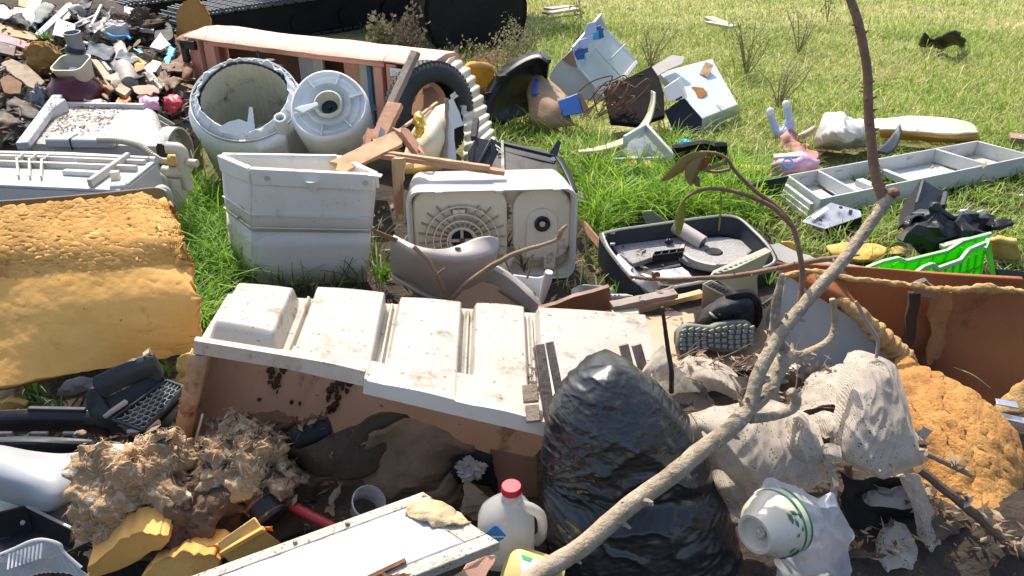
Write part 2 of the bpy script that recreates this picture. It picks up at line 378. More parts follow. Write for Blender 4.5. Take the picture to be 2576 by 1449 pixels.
# ------------------------------------------------------------------ salmon cabinet frame
def cabinet():
    a, c = P(530, 100, .58), P(966, 153, .58); X = (c - a); X.z = 0; X.normalize(); Y = Vector((-X.y, X.x, 0)); O = a.copy(); O.z = 0; L = 1.34
    w = lambda x, y, z: O + X * x + Y * y + Vector((0, 0, z)); R = Matrix((X, Y, Vector((0, 0, 1)))).transposed()
    t = T('cabinet', 'salmon padded cabinet frame standing open behind the washing tubs', 'cabinet', w(L / 2, .15, 0))
    def pad(x0, x1, name='padded_top'):
        rows = []
        for i in range(13):
            x = lerp(x0, x1, i / 12); rows.append([w(x, y, z + .012 * noise.noise(Vector((x * 4, y * 9, 1)))) for y, z in ((-.028, .574), (-.034, .583), (-.015, .598), (.05, .612), (.16, .618), (.27, .612), (.31, .59), (.315, .53))])
        b = B(); b.grid(rows); b.hexa(rows[0], [p + X * .004 for p in rows[0]]); b.hexa(rows[-1], [p - X * .004 for p in rows[-1]]); b.build(name, SALMONT, t)
    pad(-.02, 1.355); pad(-.20, -.024); pad(1.36, 1.66)
    def bx(name, x0, x1, y0, y1, z0, z1, m=SALMON, bv=.006):
        b = B(); b.box(w((x0 + x1) / 2, (y0 + y1) / 2, (z0 + z1) / 2), (x1 - x0, y1 - y0, z1 - z0), R); return b.build(name, m, t, bevel=bv)
    bx('front_rail', 0, 1.35, -.022, .02, .545, .576); bx('rear_rail', -.18, 1.6, .28, .31, .5, .57)
    bx('post', -.185, -.10, -.02, .05, -.02, .575); bx('post', -.055, .03, -.02, .03, -.02, .57); bx('post', 1.27, 1.33, -.02, .03, .1, .545)
    bx('post', 1.36, 1.43, -.02, .05, -.02, .57); bx('post', 1.58, 1.64, .0, .06, -.02, .57)
    bx('back_panel', -.16, 1.62, .285, .295, 0, .5, WOODD); bx('end_panel', -.19, -.17, .05, .3, 0, .53); bx('end_panel', 1.61, 1.63, .05, .3, 0, .53)
    bx('inner_board', .72, .80, .1, .13, .05, .54, WHITEW); bx('inner_board', .56, .73, .16, .19, .05, .54, GREYW); bx('inner_board', .93, 1.03, .14, .18, .0, .53, SALMON); bx('inner_board', 1.03, 1.07, .12, .15, .0, .52, WOODL)
    bx('white_board', 1.06, 1.27, .12, .14, .03, .52, WHITEW)
    BLUEP = mat('faded_blue_paint', (.10, .19, .28), .7, (.07, .14, .21), 8, (.35, .3, .25), .15, 12)
    for x in (1.13, 1.215): bx('blue_slat', x, x + .035, .10, .118, .04, .51, BLUEP)
    bx('blue_slat', 1.07, 1.26, .085, .098, .24, .28, BLUEP); bx('bare_post', 1.33, 1.37, .03, .08, -.02, .40, WOODG)
    b = B(); b.box(w(-.17, -.035, .54), (.13, .03, .055), R); b.box(w(-.21, -.035, .49), (.05, .03, .13), R); b.build('corner_bracket', BLACK, t, bevel=.005)
    b = B(); b.box(w(1.47, -.028, .53), (.15, .012, .05), R); b.box(w(1.54, -.028, .48), (.03, .012, .09), R); b.build('corner_plate', SILVER, t, bevel=.003)
    return t
nest(cabinet(), corner_bracket='post', blue_slat='white_board')
def canister():
    c = PY(680, 178, 4.72); t = T('canister', 'blue black plastic canister with a round cap inside the salmon cabinet', 'canister', (c.x, c.y, 0))
    NAVY = mat('navy_plastic', (.012, .02, .035), .3, (.02, .03, .05), 5); R = rz(-8); h = c.z
    b = B(); b.box((c.x, c.y, h / 2), (.17, .13, h + .06), R); b.build('body', NAVY, t, bevel=.025)
    b = B(); b.tube([(c.x, c.y, h + .03), (c.x, c.y, h + .065)], .038, 18); b.build('cap', BLACK, t, bevel=.004)
    b = B(); b.tube([(c.x - .05, c.y, h + .03), (c.x - .06, c.y, h + .1), (c.x - .05, c.y, h + .12)], .012, 8); b.build('spout', BLACK, t)
canister()
b = B(); c = PY(800, 222, 4.72); b.blob(c, (.07, .05, .05), amp=.7, sc=2.5, n=12, seed=3); b.slab([c + Vector((-.06, 0, -.03)), c + Vector((.07, 0, -.03)), c + Vector((.07, .02, -c.z)), c + Vector((-.06, .02, -c.z))], .02)
b.top('rag', BLACKM, 'crumpled black rag inside the salmon cabinet', 'rag')

# ------------------------------------------------------------------ washing machine tubs
def broken_tub():
    ct = PY(612, 232, 4.0); ax = Vector((.10, -.56, .82)).normalized(); M = frame(ct, ax, (1, 0, 0))
    H = ct.z / ax.z - .10
    t = T('washer_tub', 'broken pale grey washing machine tub with a wide jagged mouth', 'washer tub', (ct - ax * H) - Vector((0, 0, .05)))
    def jag(a): return .028 * noise.noise(Vector((math.cos(a) * 6, math.sin(a) * 6, 2))) + .009 * noise.noise(Vector((math.cos(a) * 19, math.sin(a) * 19, 4)))
    front = lambda a: max(0, math.cos(a - rad(-78)))         # towards the camera
    def mod(r, h, a, i):
        sq = 1 + .035 * math.cos(4 * (a - .4))
        if i >= 6: return (r + jag(a) * .5, h + jag(a) * .8 - .03 * front(a) ** 6)
        return (r * sq, h)
    b = B(); b.lathe([(.265, -H), (.275, -.30), (.29, -.16), (.288, -.11), (.272, -.07), (.245, -.045), (.228, -.006)], 110, M, mod=mod); b.build('shell', TUBGREY, t, solid=.006)
    def modi(r, h, a, i): return ((r + .0022 * math.cos(a * 44)) * (1 + .02 * math.cos(4 * (a - .4))), h)
    b = B(); b.lathe([(.216, -.03), (.228, -.14), (.222, -H + .02), (.0, -H + .015)], 176, M, mod=modi); b.build('ribbed_inside', TUBIN, t)
    b = B()
    for k in range(40):
        a = 2 * math.pi * k / 40
        if k % 2 == 0 or noise.noise(Vector((k * .7, 0, 0))) > .1:
            R = M.to_3x3() @ Matrix.Rotation(a, 3, 'Z') @ Matrix.Rotation(rad(32), 3, 'Y'); b.box(M @ Vector((.250 * math.cos(a), .250 * math.sin(a), -.040)), (.036, .003, .012), R)
    b.build('rim_rib', TUBGREY, t, kind='stuff')
    b = B(); b.lathe([(.276, -.062), (.276, -.048), (.270, -.048)], 80, M, 40, 400); b.build('rim_ring', TUBGREY, t, solid=.003)
    # the square lobe in front with the round spigot
    f = M @ Vector((.15, -.23, -.21)); b = B(); b.box(f, (.17, .10, .30), M.to_3x3() @ Matrix.Rotation(rad(25), 3, 'Z')); b.build('lobe', TUBGREY, t, bevel=.03)
    s = PY(704, 296, 3.74); b = B(); M2 = frame(s, ax); b.lathe([(.03, -.10), (.03, 0), (.024, .002), (.02, 0), (.02, -.08)], 20, M2); b.build('spigot', TUBGREY, t)
    b = B(); b.slab([PY(548, 322, 3.71), PY(575, 306, 3.71), PY(600, 300, 3.70), PY(622, 308, 3.69), PY(627, 268, 3.70), PY(634, 270, 3.70), PY(640, 325, 3.67), PY(600, 340, 3.67), PY(552, 332, 3.70)], .006); b.build('broken_shard', TUBGREY, t)
    return t
nest(broken_tub(), broken_shard='lobe', rim_ring='shell', rim_rib='shell', spigot='lobe')
def spin_tub():
    ct = PY(826, 262, 3.80); ax = Vector((.04, -.70, .71)).normalized(); M = frame(ct, ax, (1, 0, 0)); R = .186
    t = T('spin_tub', 'pale grey washing machine tub with ringed base and black central hole', 'washer tub', ct - ax * .46)
    H = .42
    b = B(); b.lathe([(R * .94, -H), (R * 1.03, -.10), (R * 1.04, -.03), (R * 1.0, -.004), (R * .97, .0), (R * .955, -.012), (R * .9, -.016), (.07, -.016)], 72, M, mod=lambda r, h, a, i: (r * (1 + .03 * math.cos(3 * a + .6) * (i < 5)), h)); b.build('shell', TUBGREY, t, solid=.005)
    b = B(); b.lathe([(.155, -.014), (.15, .006), (.145, -.014)], 60, M); b.lathe([(.112, -.014), (.108, .018), (.103, -.014)], 50, M, 200, 500); b.build('ring_rib', TUBGREY, t, kind='stuff')
    b = B(); b.lathe([(.072, -.016), (.070, .012), (.062, .016), (.052, -.018), (.040, -.035)], 40, M); b.build('hub', TUBIN, t)
    b = B(); b.lathe([(.0, -.034), (.041, -.034)], 24, M); b.lathe([(0, -.02), (.012, -.022), (.012, -.034)], 14, M); b.build('hole', BLACK, t)
    b = B()
    for a in (20, 75, 130, 200, 262, 315):
        r3 = M.to_3x3() @ Matrix.Rotation(rad(a), 3, 'Z'); r0, r1 = (.105, .172) if a != 200 else (.07, .172); c = M @ Vector(((r0 + r1) / 2 * math.cos(rad(a)), (r0 + r1) / 2 * math.sin(rad(a)), -.004)); b.box(c, (r1 - r0, .004, .022), r3)
    b.build('spoke_rib', TUBGREY, t, kind='stuff')
    s = M @ Vector((-.165, .02, -.04)); M2 = frame(s, (0, -.4, .9)); b = B(); b.lathe([(.027, -.09), (.027, .01), (.022, .012), (.018, .01), (.018, -.05)], 20, M2); b.build('spigot', TUBGREY, t)
    b = B(); b.lathe([(.0, -.045), (.018, -.045)], 16, M2); b.build('spigot_hole', BLACK, t)
    b = B(); b.slab([PY(740, 272, 3.60), PY(757, 266, 3.62), PY(798, 256, 3.66), PY(802, 264, 3.65), PY(762, 284, 3.59)], .02); b.build('outlet_flap', TUBGREY, t, bevel=.003)
    return t
nest(spin_tub(), hole='hub', ring_rib='shell', spoke_rib='shell', spigot_hole='spigot')

# ------------------------------------------------------------------ open white bin in front of the tubs
BINW = mat('warm_white_bin', (.74, .71, .64), .42, (.66, .62, .55), 3, (.42, .33, .23), .24, 7, bump=.05, speck=(.3, .22, .14), sa=.18)
def white_bin():
    tp = [P(558, 388, .50), P(636, 419, .50), P(945, 436, .50), P(842, 398, .50)]
    bt = [P(582, 640, 0), P(638, 712, 0), P(922, 702, 0), Vector()]
    tp[3] += Vector((.0, .03, 0)); bt[3] = tp[3] + Vector((0, 0, -.5))
    t = T('storage_bin', 'open grey white plastic bin with a slanted end in front of the tubs', 'bin', (bt[1] + bt[2]) / 2)
    lv = lambda z, k=1.0: [lerp(b_, t_, z / .5) + (lerp(b_, t_, z / .5) - sum(tp, Vector()) / 4).to_2d().to_3d().normalized() * (k - 1) for b_, t_ in zip(bt, tp)]
    names = ('slanted_wall', 'front_wall', 'right_wall', 'rear_wall')
    for i, nm in enumerate(names):
        j = (i + 1) % 4; b = B(); lo, hi = lv(0), lv(.5)
        n = (hi[j] - hi[i]).cross(Vector((0, 0, 1))).normalized()
        rows = [[lerp(lv(z)[i], lv(z)[j], u / 8) + n * (.006 * noise.noise(Vector((u, z * 9, i)))) for u in range(9)] for z in (-.02, .08, .16, .235)]
        b.grid(rows); b.build(nm, BINW, t, solid=.008)
        rows = [[lerp(lv(z)[i], lv(z)[j], u / 8) + n * (.004 + .003 * noise.noise(Vector((u, z * 9, i)))) for u in range(9)] for z in (.232, .30, .38, .46, .5)]
        b = B(); b.grid(rows); b.build(nm, BINW, t, solid=.008)
        b = B(); b.bar(lv(.465)[i] + n * .013, lv(.465)[j] + n * .013, .016, .07); b.build('rim_band', BINW, t, bevel=.004)
        b = B(); b.bar(lv(.25)[i] + n * .014, lv(.25)[j] + n * .014, .006, .004); b.bar(lv(.305)[i] + n * .014, lv(.305)[j] + n * .014, .006, .004); b.build('moulded_line', BINW, t, kind='stuff')
    b = B(); b.slab(lv(.10), .01, (0, 0, -1)); b.build('floor_sheet', BINW, t)
    f0, f1 = lv(.465)[1], lv(.465)[2]
    for k in (.13, .93):
        c = lerp(f0, f1, k) + Vector((0, -.022, 0)); b = B(); b.tube([c, c + Vector((0, -.008, 0))], .010, 14); b.build('button', WHITEW, t)
    c = lerp(f0, f1, .5) + Vector((0, -.02, -.02)); b = B(); b.tube([c + Vector((0, 0, .02)), c - Vector((0, 0, .02))], [.03, .018], 12); b.build('clip', BINW, t)
    b = B(); b.slab([(930, 432, .505), (962, 438, .505), (958, 444, .505), (925, 441, .505)], .006); b.build('torn_tab', BINW, t)
white_bin()
# ------------------------------------------------------------------ washing machine bodies on the left
def lying_washer():
    z = .35; A, Bk, C, D = P(85, 355, z), P(160, 270, z), P(372, 274, z), P(396, 360, z)
    t = T('washing_machine', 'white washing machine body lying down, its top strewn with dead leaf bits', 'washing machine', ((A + D) / 2).to_2d().to_3d())
    n = 14; rows = []
    for i in range(n + 1):
        u = i / n; a, d = lerp(A, D, u), lerp(Bk, C, u); rows.append([lerp(a, d, k / 10) + Vector((0, 0, .004 * noise.noise(Vector((i * .5, k * .5, 0))))) for k in range(11)])
    # rounded right end and front
    end = [[p + Vector((.05 * math.sin(s), 0, -.05 * (1 - math.cos(s)))) for p in rows[-1]] for s in (rad(30), rad(60), rad(90))]
    end.append([p + Vector((.055, 0, -.36)) for p in rows[-1]])
    b = B(); b.grid(rows + end); b.build('top_shell', DIRTYW, t)
    fr = [r[0] for r in rows]; b = B(); b.grid([fr] + [[p + Vector((0, -.03 * math.sin(s), -.03 * (1 - math.cos(s)))) for p in fr] for s in (rad(45), rad(90))] + [[p + Vector((0, -.035, -.37)) for p in fr]]); b.build('front_shell', WHITEW, t)
    b = B(); b.slab([Bk, C, C + Vector((0, 0, -.35)), Bk + Vector((0, 0, -.35))], .01); b.build('rear_shell', WHITEW, t)
    b = B(); b.bar(P(57, 368, .37), P(146, 246, .40), .055, .04); b.build('flange_rail', WHITE, t, bevel=.006)
    b = B(); b.bar(P(110, 300, .36), P(160, 262, .39), .05, .07); b.build('flange_block', WHITE, t, bevel=.006)
    b = B(); b.bar(P(66, 372, .30), P(70, 360, .0), .05, .05); b.build('flange_foot', WHITEW, t, bevel=.004)
    b = B(); b.bar(Bk + Vector((0, .01, .012)), C + Vector((-.02, .01, .012)), .03, .03); b.build('rear_lip', GREYW, t, bevel=.004)
    e0, e1 = D + Vector((.05, 0, -.06)), C + Vector((.05, 0, -.06))
    for k in range(6):
        c = lerp(e0, e1, k / 5); b = B(); b.hexa([c + Vector((0, -.002, .03)), c + Vector((.085, -.002, -.03)), c + Vector((.0, -.002, -.04))], [c + Vector((0, .004, .03)), c + Vector((.085, .004, -.03)), c + Vector((.0, .004, -.04))]); b.build('end_rib', WHITEW, t)
    M = frame((e0 + e1) / 2 + Vector((.03, -.02, -.10)), (1, -.1, 0)); b = B(); b.lathe([(.15, -.02), (.15, .05), (.14, .05), (.14, 0), (.0, 0)], 40, M); b.build('end_ring', WHITEW, t)
    b = B(); b.box(lerp(A, D, .42) + Vector((0, -.03, .01)), (.34, .07, .05), rz(-2)); b.build('side_duct', WHITE, t, bevel=.012)
    b = B(); q = lerp(A, D, .36) + Vector((0, -.03, .01)); b.box(q, (.006, .078, .058), rz(-2)); b.build('duct_band', CHAR, t)
    return t
nest(lying_washer(), duct_band='side_duct', flange_block='flange_rail', end_rib='end_ring')
def base_washer():
    z = .43; A, D, C, E = P(-60, 462, z), P(300, 478, z), P(392, 404, z), P(-60, 388, z)
    t = T('washing_machine', 'white washing machine base panel with moulded ribs behind the yellow foam', 'washing machine', ((A + D) / 2).to_2d().to_3d())
    q = lambda u, v, h=0: lerp(lerp(A, D, u), lerp(E, C, u), v) + Vector((0, 0, h))
    b = B(); b.slab([A, D, C, E], .012, (0, 0, -1)); b.build('base_panel', WHITE, t, bevel=.003)
    b = B(); b.slab([A + Vector((0, -.004, -.014)), D + Vector((0, -.004, -.014)), D + Vector((.01, -.02, -.42)), A + Vector((0, -.02, -.42))], .01); b.build('front_panel', GREYW, t)
    b = B(); b.slab([D + Vector((.004, 0, -.014)), C + Vector((.004, 0, -.014)), C + Vector((.03, 0, -.42)), D + Vector((.03, 0, -.42))], .01, (-1, 0, 0)); b.build('end_panel', WHITEW, t)
    for v0, h in ((.97, .02), (.86, .02), (.62, .03)):
        b = B(); b.bar(q(-.0, v0, .01), q(.97, v0, .01), .022, h); b.build('long_rib', WHITEW, t, bevel=.004)
    b = B(); b.tube([q(0, 1.02, .0), q(.5, 1.03, .005), q(1.0, 1.01, .0)], .016, 10); b.build('rolled_edge', GREYW, t)
    for k in range(3):
        u = .26 + k * .075; b = B(); b.bar(q(u, .66, .02), q(u + .03, .20, .002), .008, .035); b.build('cross_rib', WHITEW, t)
        b = B(); b.bar(q(u + .02, .86, .015), q(u + .01, .66, .02), .008, .03); b.build('cross_rib', WHITEW, t)
    b = B(); b.bar(q(.42, .75, .02), q(.60, .73, .02), .01, .03); b.bar(q(.56, .42, .01), q(.80, .40, .01), .03, .022); b.build('clip_rail', WHITE, t, bevel=.005, kind='stuff')
    b = B(); b.box(q(.90, .33, .015), (.035, .03, .04), rz(10)); b.build('peg', CREAM, t, bevel=.004)
    b = B(); b.bar(q(.86, .98, .02), q(.80, .02, .02), .02, .035); b.build('end_rib', WHITEW, t, bevel=.004)
    b = B(); b.box(q(.97, .10, -.01), (.06, .05, .05), rz(10)); b.build('corner_block', WHITE, t, bevel=.008)
    b = B(); b.tube(cr([P(385, 500, .36), P(405, 478, .40), P(420, 490, .36), P(425, 530, .2), P(428, 560, .05)], 6), .022, 10); b.build('corner_trim', GREYW, t)
    b = B(); b.slab([(372, 452, .37), (386, 440, .38), (392, 462, .34), (382, 482, .30), (370, 478, .31)], .004); b.build('side_hole', BLACKM, t)
    for s_, k in ((.9, .3), (1.0, .8)):
        b = B(); b.tube(cr([P(402, 440, .34), P(415, 455, .30), P(418, 480, .24), P(430, 500, .16)], 5), .012 * s_, 8); b.mess(.01, 9, k); b.build('rubber_lip', GREYW, t)
    return t
nest(base_washer(), long_rib='base_panel', cross_rib='base_panel', clip_rail='base_panel', peg='base_panel', side_hole='end_panel', corner_block='end_panel')
def hose():
    pts = cr([P(248, 352, .41), P(280, 352, .42), P(320, 357, .42), P(355, 368, .41), P(385, 392, .37), P(405, 404, .33), P(430, 405, .31)], 16)
    b = B(); b.tube(pts, [.0165 if i % 2 else .0135 for i in range(len(pts))], 12); b.top('drain_hose', OLDCREAM, 'yellowed corrugated hose draped between the two white washer bodies', 'hose')
    Y = 3.42; t = T('pipe_fitting', 'yellowed plastic elbow pipe assembly at the end of the corrugated hose', 'pipe', PY(450, 480, Y) - Vector((0, 0, .05)))
    g = lambda pts, r, nm='pipe', m=OLDCREAM: B().tube(cr([PY(x, y, Y + d) for x, y, d in pts], 5), r, 14).build(nm, m, t, bevel=.003)
    g([(420, 372, .0), (445, 374, 0), (457, 384, 0), (462, 410, 0), (466, 440, .0)], .028, 'elbow'); g([(466, 438, 0), (470, 455, 0), (478, 476, 0)], .024)
    g([(408, 430, .0), (435, 433, 0), (462, 434, 0)], .026, 'tee'); g([(472, 409, -.02), (497, 411, -.03)], .018, 'nozzle'); g([(425, 402, .02), (445, 404, .02)], .03, 'brass_collar', FOAMP)
    g([(402, 436, -.02), (400, 460, -.01), (412, 470, 0)], .018, 'clamp'); g([(440, 440, .02), (446, 480, .03), (436, 505, .04)], .05, 'pump_body', GREYW)
hose()
# ------------------------------------------------------------------ big yellow foam slab
def foam_slab():
    t = T('foam_slab', 'big slab of orange yellow foam leaning with its torn rough top', 'foam slab', P(250, 920, 0))
    rows = [[(-60, 540, .555), (120, 527, .555), (300, 510, .555), (372, 503, .555), (400, 512, .55)],
            [(-60, 575, .525), (120, 560, .525), (300, 545, .525), (400, 530, .53), (440, 560, .50)],
            [(-60, 640, .465), (120, 628, .465), (300, 618, .465), (430, 615, .455), (462, 640, .43)],
            [(-60, 700, .40), (120, 690, .40), (300, 682, .40), (440, 675, .39), (474, 690, .375)],
            [(-60, 780, .32), (120, 770, .322), (300, 758, .325), (450, 745, .325), (492, 752, .318)],
            [(-60, 880, .22), (120, 860, .225), (300, 840, .23), (455, 815, .235), (504, 812, .23)],
            [(-60, 990, .12), (120, 955, .125), (300, 915, .135), (440, 885, .14), (503, 872, .14)]]
    b = B(); b.surf(rows, 36, 26, .004, 6)
    for p in b.v:
        k = min(1, max(0, (p.z - .385 + .03 * noise.noise(p * 6)) / .03)); r1 = noise.noise(Vector((p.x * 45, p.y * 120, p.z * 120))); r2 = noise.noise(Vector((p.x * 110, p.y * 200, p.z * 200)))
        p += Vector((0, -.55, .8)) * (k * (.0016 * r1 + .0010 * r2 - .020 * max(0, noise.noise(p * 8) - .4)) + .004 * fbm(p, 5, 3) + .0012 * fbm(p, 40, 2))
        p.x += (.014 * noise.noise(Vector((p.z * 24, p.y * 24, 1))) + .006 * noise.noise(Vector((p.z * 70, p.y * 70, 3)))) * max(0, min(1, (p.x + 1.32) / .1))
    o = b.build('foam', FOAM, t, solid=.07, ang=180); o.data.materials.append(FOAMR)
    for f in o.data.polygons:
        if f.center.z + .02 * noise.noise(f.center * 9) > .39: f.material_index = 1
    b = B(); b.surf([[(x, y - 12, z + .012) for x, y, z in rows[0]], [(x, y - 6, z - .02) for x, y, z in rows[0]], [(x + 2, y + 40, z - .12) for x, y, z in rows[0]]], 8, 4); 
    for p in b.v: p += Vector((0, .07, 0))
    b.build('metal_backing', WHITE, t, solid=.004)
foam_slab()
# ------------------------------------------------------------------ twin tub washing machine on its back
def rrect(w, h, r, n=6):
    out = []
    for cx, cz, a0 in ((w / 2 - r, h / 2 - r, 0), (-w / 2 + r, h / 2 - r, 90), (-w / 2 + r, -h / 2 + r, 180), (w / 2 - r, -h / 2 + r, 270)):
        out += [(cx + r * math.cos(rad(a0 + 90 * k / n)), cz + r * math.sin(rad(a0 + 90 * k / n))) for k in range(n + 1)]
    return out
def twin_tub():
    a, c = P(1019, 483, .40), P(1454, 473, .40); X = (c - a).normalized(); Wd = (c - a).length; Y = Vector((-X.y, X.x, 0)).normalized(); 
    Zu = Vector((0, .06, 1)).normalized(); O = (a + c) / 2 - Zu * .205; H = .41
    w = lambda x, y, z: O + X * x + Y * y + Zu * z; R = Matrix((X, Y, Zu)).transposed()
    t = T('twin_tub_washer', 'cream white twin tub washing machine lying on its side with its ribbed underside showing', 'washing machine', w(0, 0, -H / 2))
    rings = []
    for y, k, dx, dz in ((.012, .955, 0, 0), (.0, .97, 0, 0), (-.004, 1.0, 0, 0), (.02, 1.0, 0, 0), (.20, .965, -.01, .0), (.28, .935, -.015, .0), (.315, .87, -.015, 0), (.32, .4, 0, 0)):
        rings.append([w(x * k + dx, y, (z + H / 2) * k - H / 2 + (1 - k) * H * .35) for x, z in rrect(Wd, H, .055, 8)])
    b = B(); b.grid(rings, cu=True); b.build('outer_shell', WHITE, t)
    inner = [[w(x, y, z) for x, z in rrect(Wd * k, H * k, .05, 8)] for y, k in ((.012, .955), (.10, .93), (.105, .5))]
    b = B(); b.grid(inner, cu=True); b.build('inner_wall', CREAMIN, t)
    # wash tub plate
    b = B(); lo = [(x - .135, z + .0) for x, z in rrect(.40, .37, .07, 6)]; b.hexa([w(x, .055, z) for x, z in lo], [w(x, .10, z) for x, z in lo]); b.build('wash_plate', CREAMIN, t, bevel=.008)
    cx, cz = -.13, -.035; M = Matrix(((*X, 0), (*(-Y), 0), (*Zu, 0), (0, 0, 0, 1))).transposed(); M = Matrix.Identity(4); M3 = Matrix((X, Zu, -Y)).transposed(); M = M3.to_4x4(); M.translation = w(cx, .055, cz)
    for r_, h in ((.158, .022), (.125, .024), (.095, .026), (.066, .034)):
        b = B(); b.lathe([(r_, -.002), (r_, h), (r_ - .005, h), (r_ - .005, -.002)], 64, M); b.build('ring_rib', CREAMIN, t)
    for k in range(24):
        a_ = rad(15 * k + 4); r0 = .066; r1 = min(.20, .185 / max(abs(math.cos(a_)), abs(math.sin(a_)) * 1.2, .01)); r1 = min(r1, .19)
        if cz + r1 * math.sin(a_) < -.185: r1 = (-.185 - cz) / math.sin(a_)
        mid = (r0 + r1) / 2; b = B(); b.box(w(cx + mid * math.cos(a_), .044, cz + mid * math.sin(a_)), (r1 - r0, .003, .022), Matrix((X * math.cos(a_) + Zu * math.sin(a_), -X * math.sin(a_) + Zu * math.cos(a_), -Y)).transposed()); b.build('spoke', RIBDIRT, t)
    b = B(); b.lathe([(0, .004), (.05, .004)], 30, M); b.build('pulley_well', BLACKM, t)
    b = B(); b.lathe([(.046, .006), (.05, .02), (.058, .022), (.058, .006)], 40, M); b.build('pulley_rim', GREYW, t)
    for k in range(4):
        a_ = rad(90 * k + 90); b = B(); b.box(w(cx + .027 * math.cos(a_), .042, cz + .027 * math.sin(a_)), (.055, .014, .01), Matrix((X * math.cos(a_) + Zu * math.sin(a_), -X * math.sin(a_) + Zu * math.cos(a_), -Y)).transposed()); b.build('pulley_spoke', GREYCH, t, bevel=.003)
    b = B(); b.lathe([(0, .026), (.011, .026), (.014, .006)], 18, M); b.build('axle', RUSTD, t)
    b = B(); b.box(w(cx - .01, .045, cz + .13), (.055, .012, .022), R); b.build('latch', CREAM, t, bevel=.003)
    # spin tub plate
    lo = [(x + .215, z + .02) for x, z in rrect(.25, .33, .09, 6)]; b = B(); b.hexa([w(x, .05, z) for x, z in lo], [w(x, .10, z) for x, z in lo]); b.build('spin_plate', CREAMIN, t, bevel=.008)
    cx, cz = .215, .035; M = M3.to_4x4(); M.translation = w(cx, .05, cz)
    arch = [(cx + .066 * math.cos(rad(a_)), cz + .066 * math.sin(rad(a_))) for a_ in range(0, 181, 12)]; arch = [(cx + .07, cz - .16)] + arch + [(cx - .07, cz - .16)]
    b = B(); b.hexa([w(x, .038, z) for x, z in arch], [w(x, .05, z) for x, z in arch]); b.build('motor_boss', CREAMIN, t, bevel=.004)
    M.translation = w(cx, .038, cz)
    b = B(); b.lathe([(.034, -.005), (.034, .010), (.026, .014), (.016, .008), (0, .008)], 36, M); b.build('seal', BLACK, t)
    b = B(); b.lathe([(0, .012), (.014, .012), (.015, .006)], 7, M); b.build('nut', SILVER, t, bevel=.002)
    b = B(); b.box(w(.25, .06, -.15), (.05, .05, .06), R); b.build('bracket', CREAMIN, t, bevel=.005)
    b = B(); b.tube([w(.075, .02, -.10), w(.03, -.02, -.19)], [.026, .026], 16); b.build('drain_pipe', CREAMIN, t)
    b = B(); b.box(w(.055, .08, -.03), (.02, .03, .30), R); b.build('dark_gap', SOIL, t)
    for x in (-.22, .03, .27):
        b = B(); b.box(w(x, -.006, H / 2 - .006), (.035, .01, .012), R); b.build('catch', WHITEW, t, bevel=.002)
    return t
CREAMIN = mat('stained_cream_plastic', (.72, .64, .50), .5, (.64, .56, .42), 4, (.22, .14, .07), .2, 7, bump=.05, speck=(.2, .12, .05), sa=.15)
RIBDIRT = mat('stained_rib', (.52, .44, .31), .6, (.42, .32, .19), 12)
nest(twin_tub(), ring_rib='wash_plate', spoke='wash_plate', pulley_spoke='pulley_rim', axle='pulley_rim', seal='motor_boss', nut='motor_boss', catch='outer_shell', latch='wash_plate')
# ------------------------------------------------------------------ broken grey chair in front of the twin tub
def chair():
    t = T('plastic_chair', 'broken grey plastic chair tipped over in front of the twin tub washer', 'chair', P(1150, 745, 0))
    b = B(); b.surf([[(990, 594, .37), (1050, 622, .34), (1110, 629, .32), (1160, 617, .32), (1200, 600, .345), (1230, 594, .36), (1250, 600, .35)],
            [(987, 600, .37), (1042, 633, .335), (1100, 647, .305), (1160, 646, .30), (1215, 637, .31), (1245, 626, .32), (1254, 608, .34)],
            [(985, 620, .33), (1040, 652, .29), (1100, 668, .26), (1160, 668, .26), (1212, 655, .28), (1242, 640, .30), (1250, 622, .32)],
            [(985, 655, .25), (1040, 680, .22), (1100, 700, .19), (1160, 702, .19), (1208, 690, .21), (1238, 668, .25), (1246, 645, .28)],
            [(988, 690, .17), (1040, 710, .13), (1100, 738, .09), (1160, 742, .09), (1200, 722, .13), (1232, 692, .20), (1240, 668, .25)],
            [(1005, 712, .13), (1060, 735, .09), (1110, 765, .04), (1160, 768, .04), (1195, 740, .09), (1225, 712, .16), (1235, 690, .21)]], 8, 6)
    b.build('backrest', GREYCH, t, solid=.012)
    b = B(); b.surf([[(1205, 700, .17), (1260, 735, .12), (1320, 775, .06), (1345, 800, .03)], [(1240, 676, .24), (1285, 705, .18), (1330, 745, .12), (1362, 778, .06)], [(1246, 668, .23), (1292, 697, .17), (1338, 737, .11), (1366, 772, .05)]], 8, 3); b.build('armrest', GREYCH, t, solid=.012)
    b = B(); b.surf([[(985, 688, .18), (1040, 722, .13), (1100, 752, .07), (1150, 782, .03)], [(988, 700, .16), (1042, 732, .12), (1102, 762, .06), (1150, 790, .02)]], 6, 2); b.build('rail', GREYCH, t, solid=.014)
    b = B(); b.hexa([P(932, 578, .42), P(942, 577, .42), P(1000, 600, .40), P(994, 610, .37), P(950, 592, .38)], [p + Vector((0, .02, -.01)) for p in (P(932, 578, .42), P(942, 577, .42), P(1000, 600, .40), P(994, 610, .37), P(950, 592, .38))]); b.build('snapped_arm', CARD, t)
    b = B(); c = P(1152, 625, .322); b.slab([c + Vector((.013 * math.cos(k * .7), .007 * math.sin(k * .7), .004)) for k in range(9)], .004); b.build('screw_hole', BLACK, t)
    return t
nest(chair(), screw_hole='backrest')
b = B(); b.slab([(1135, 742, .10), (1200, 706, .17), (1240, 715, .16), (1350, 778, .05), (1150, 785, .05)], .01); b.top('board', PLY, 'pink brown board under the broken grey chair', 'board', bevel=.002)
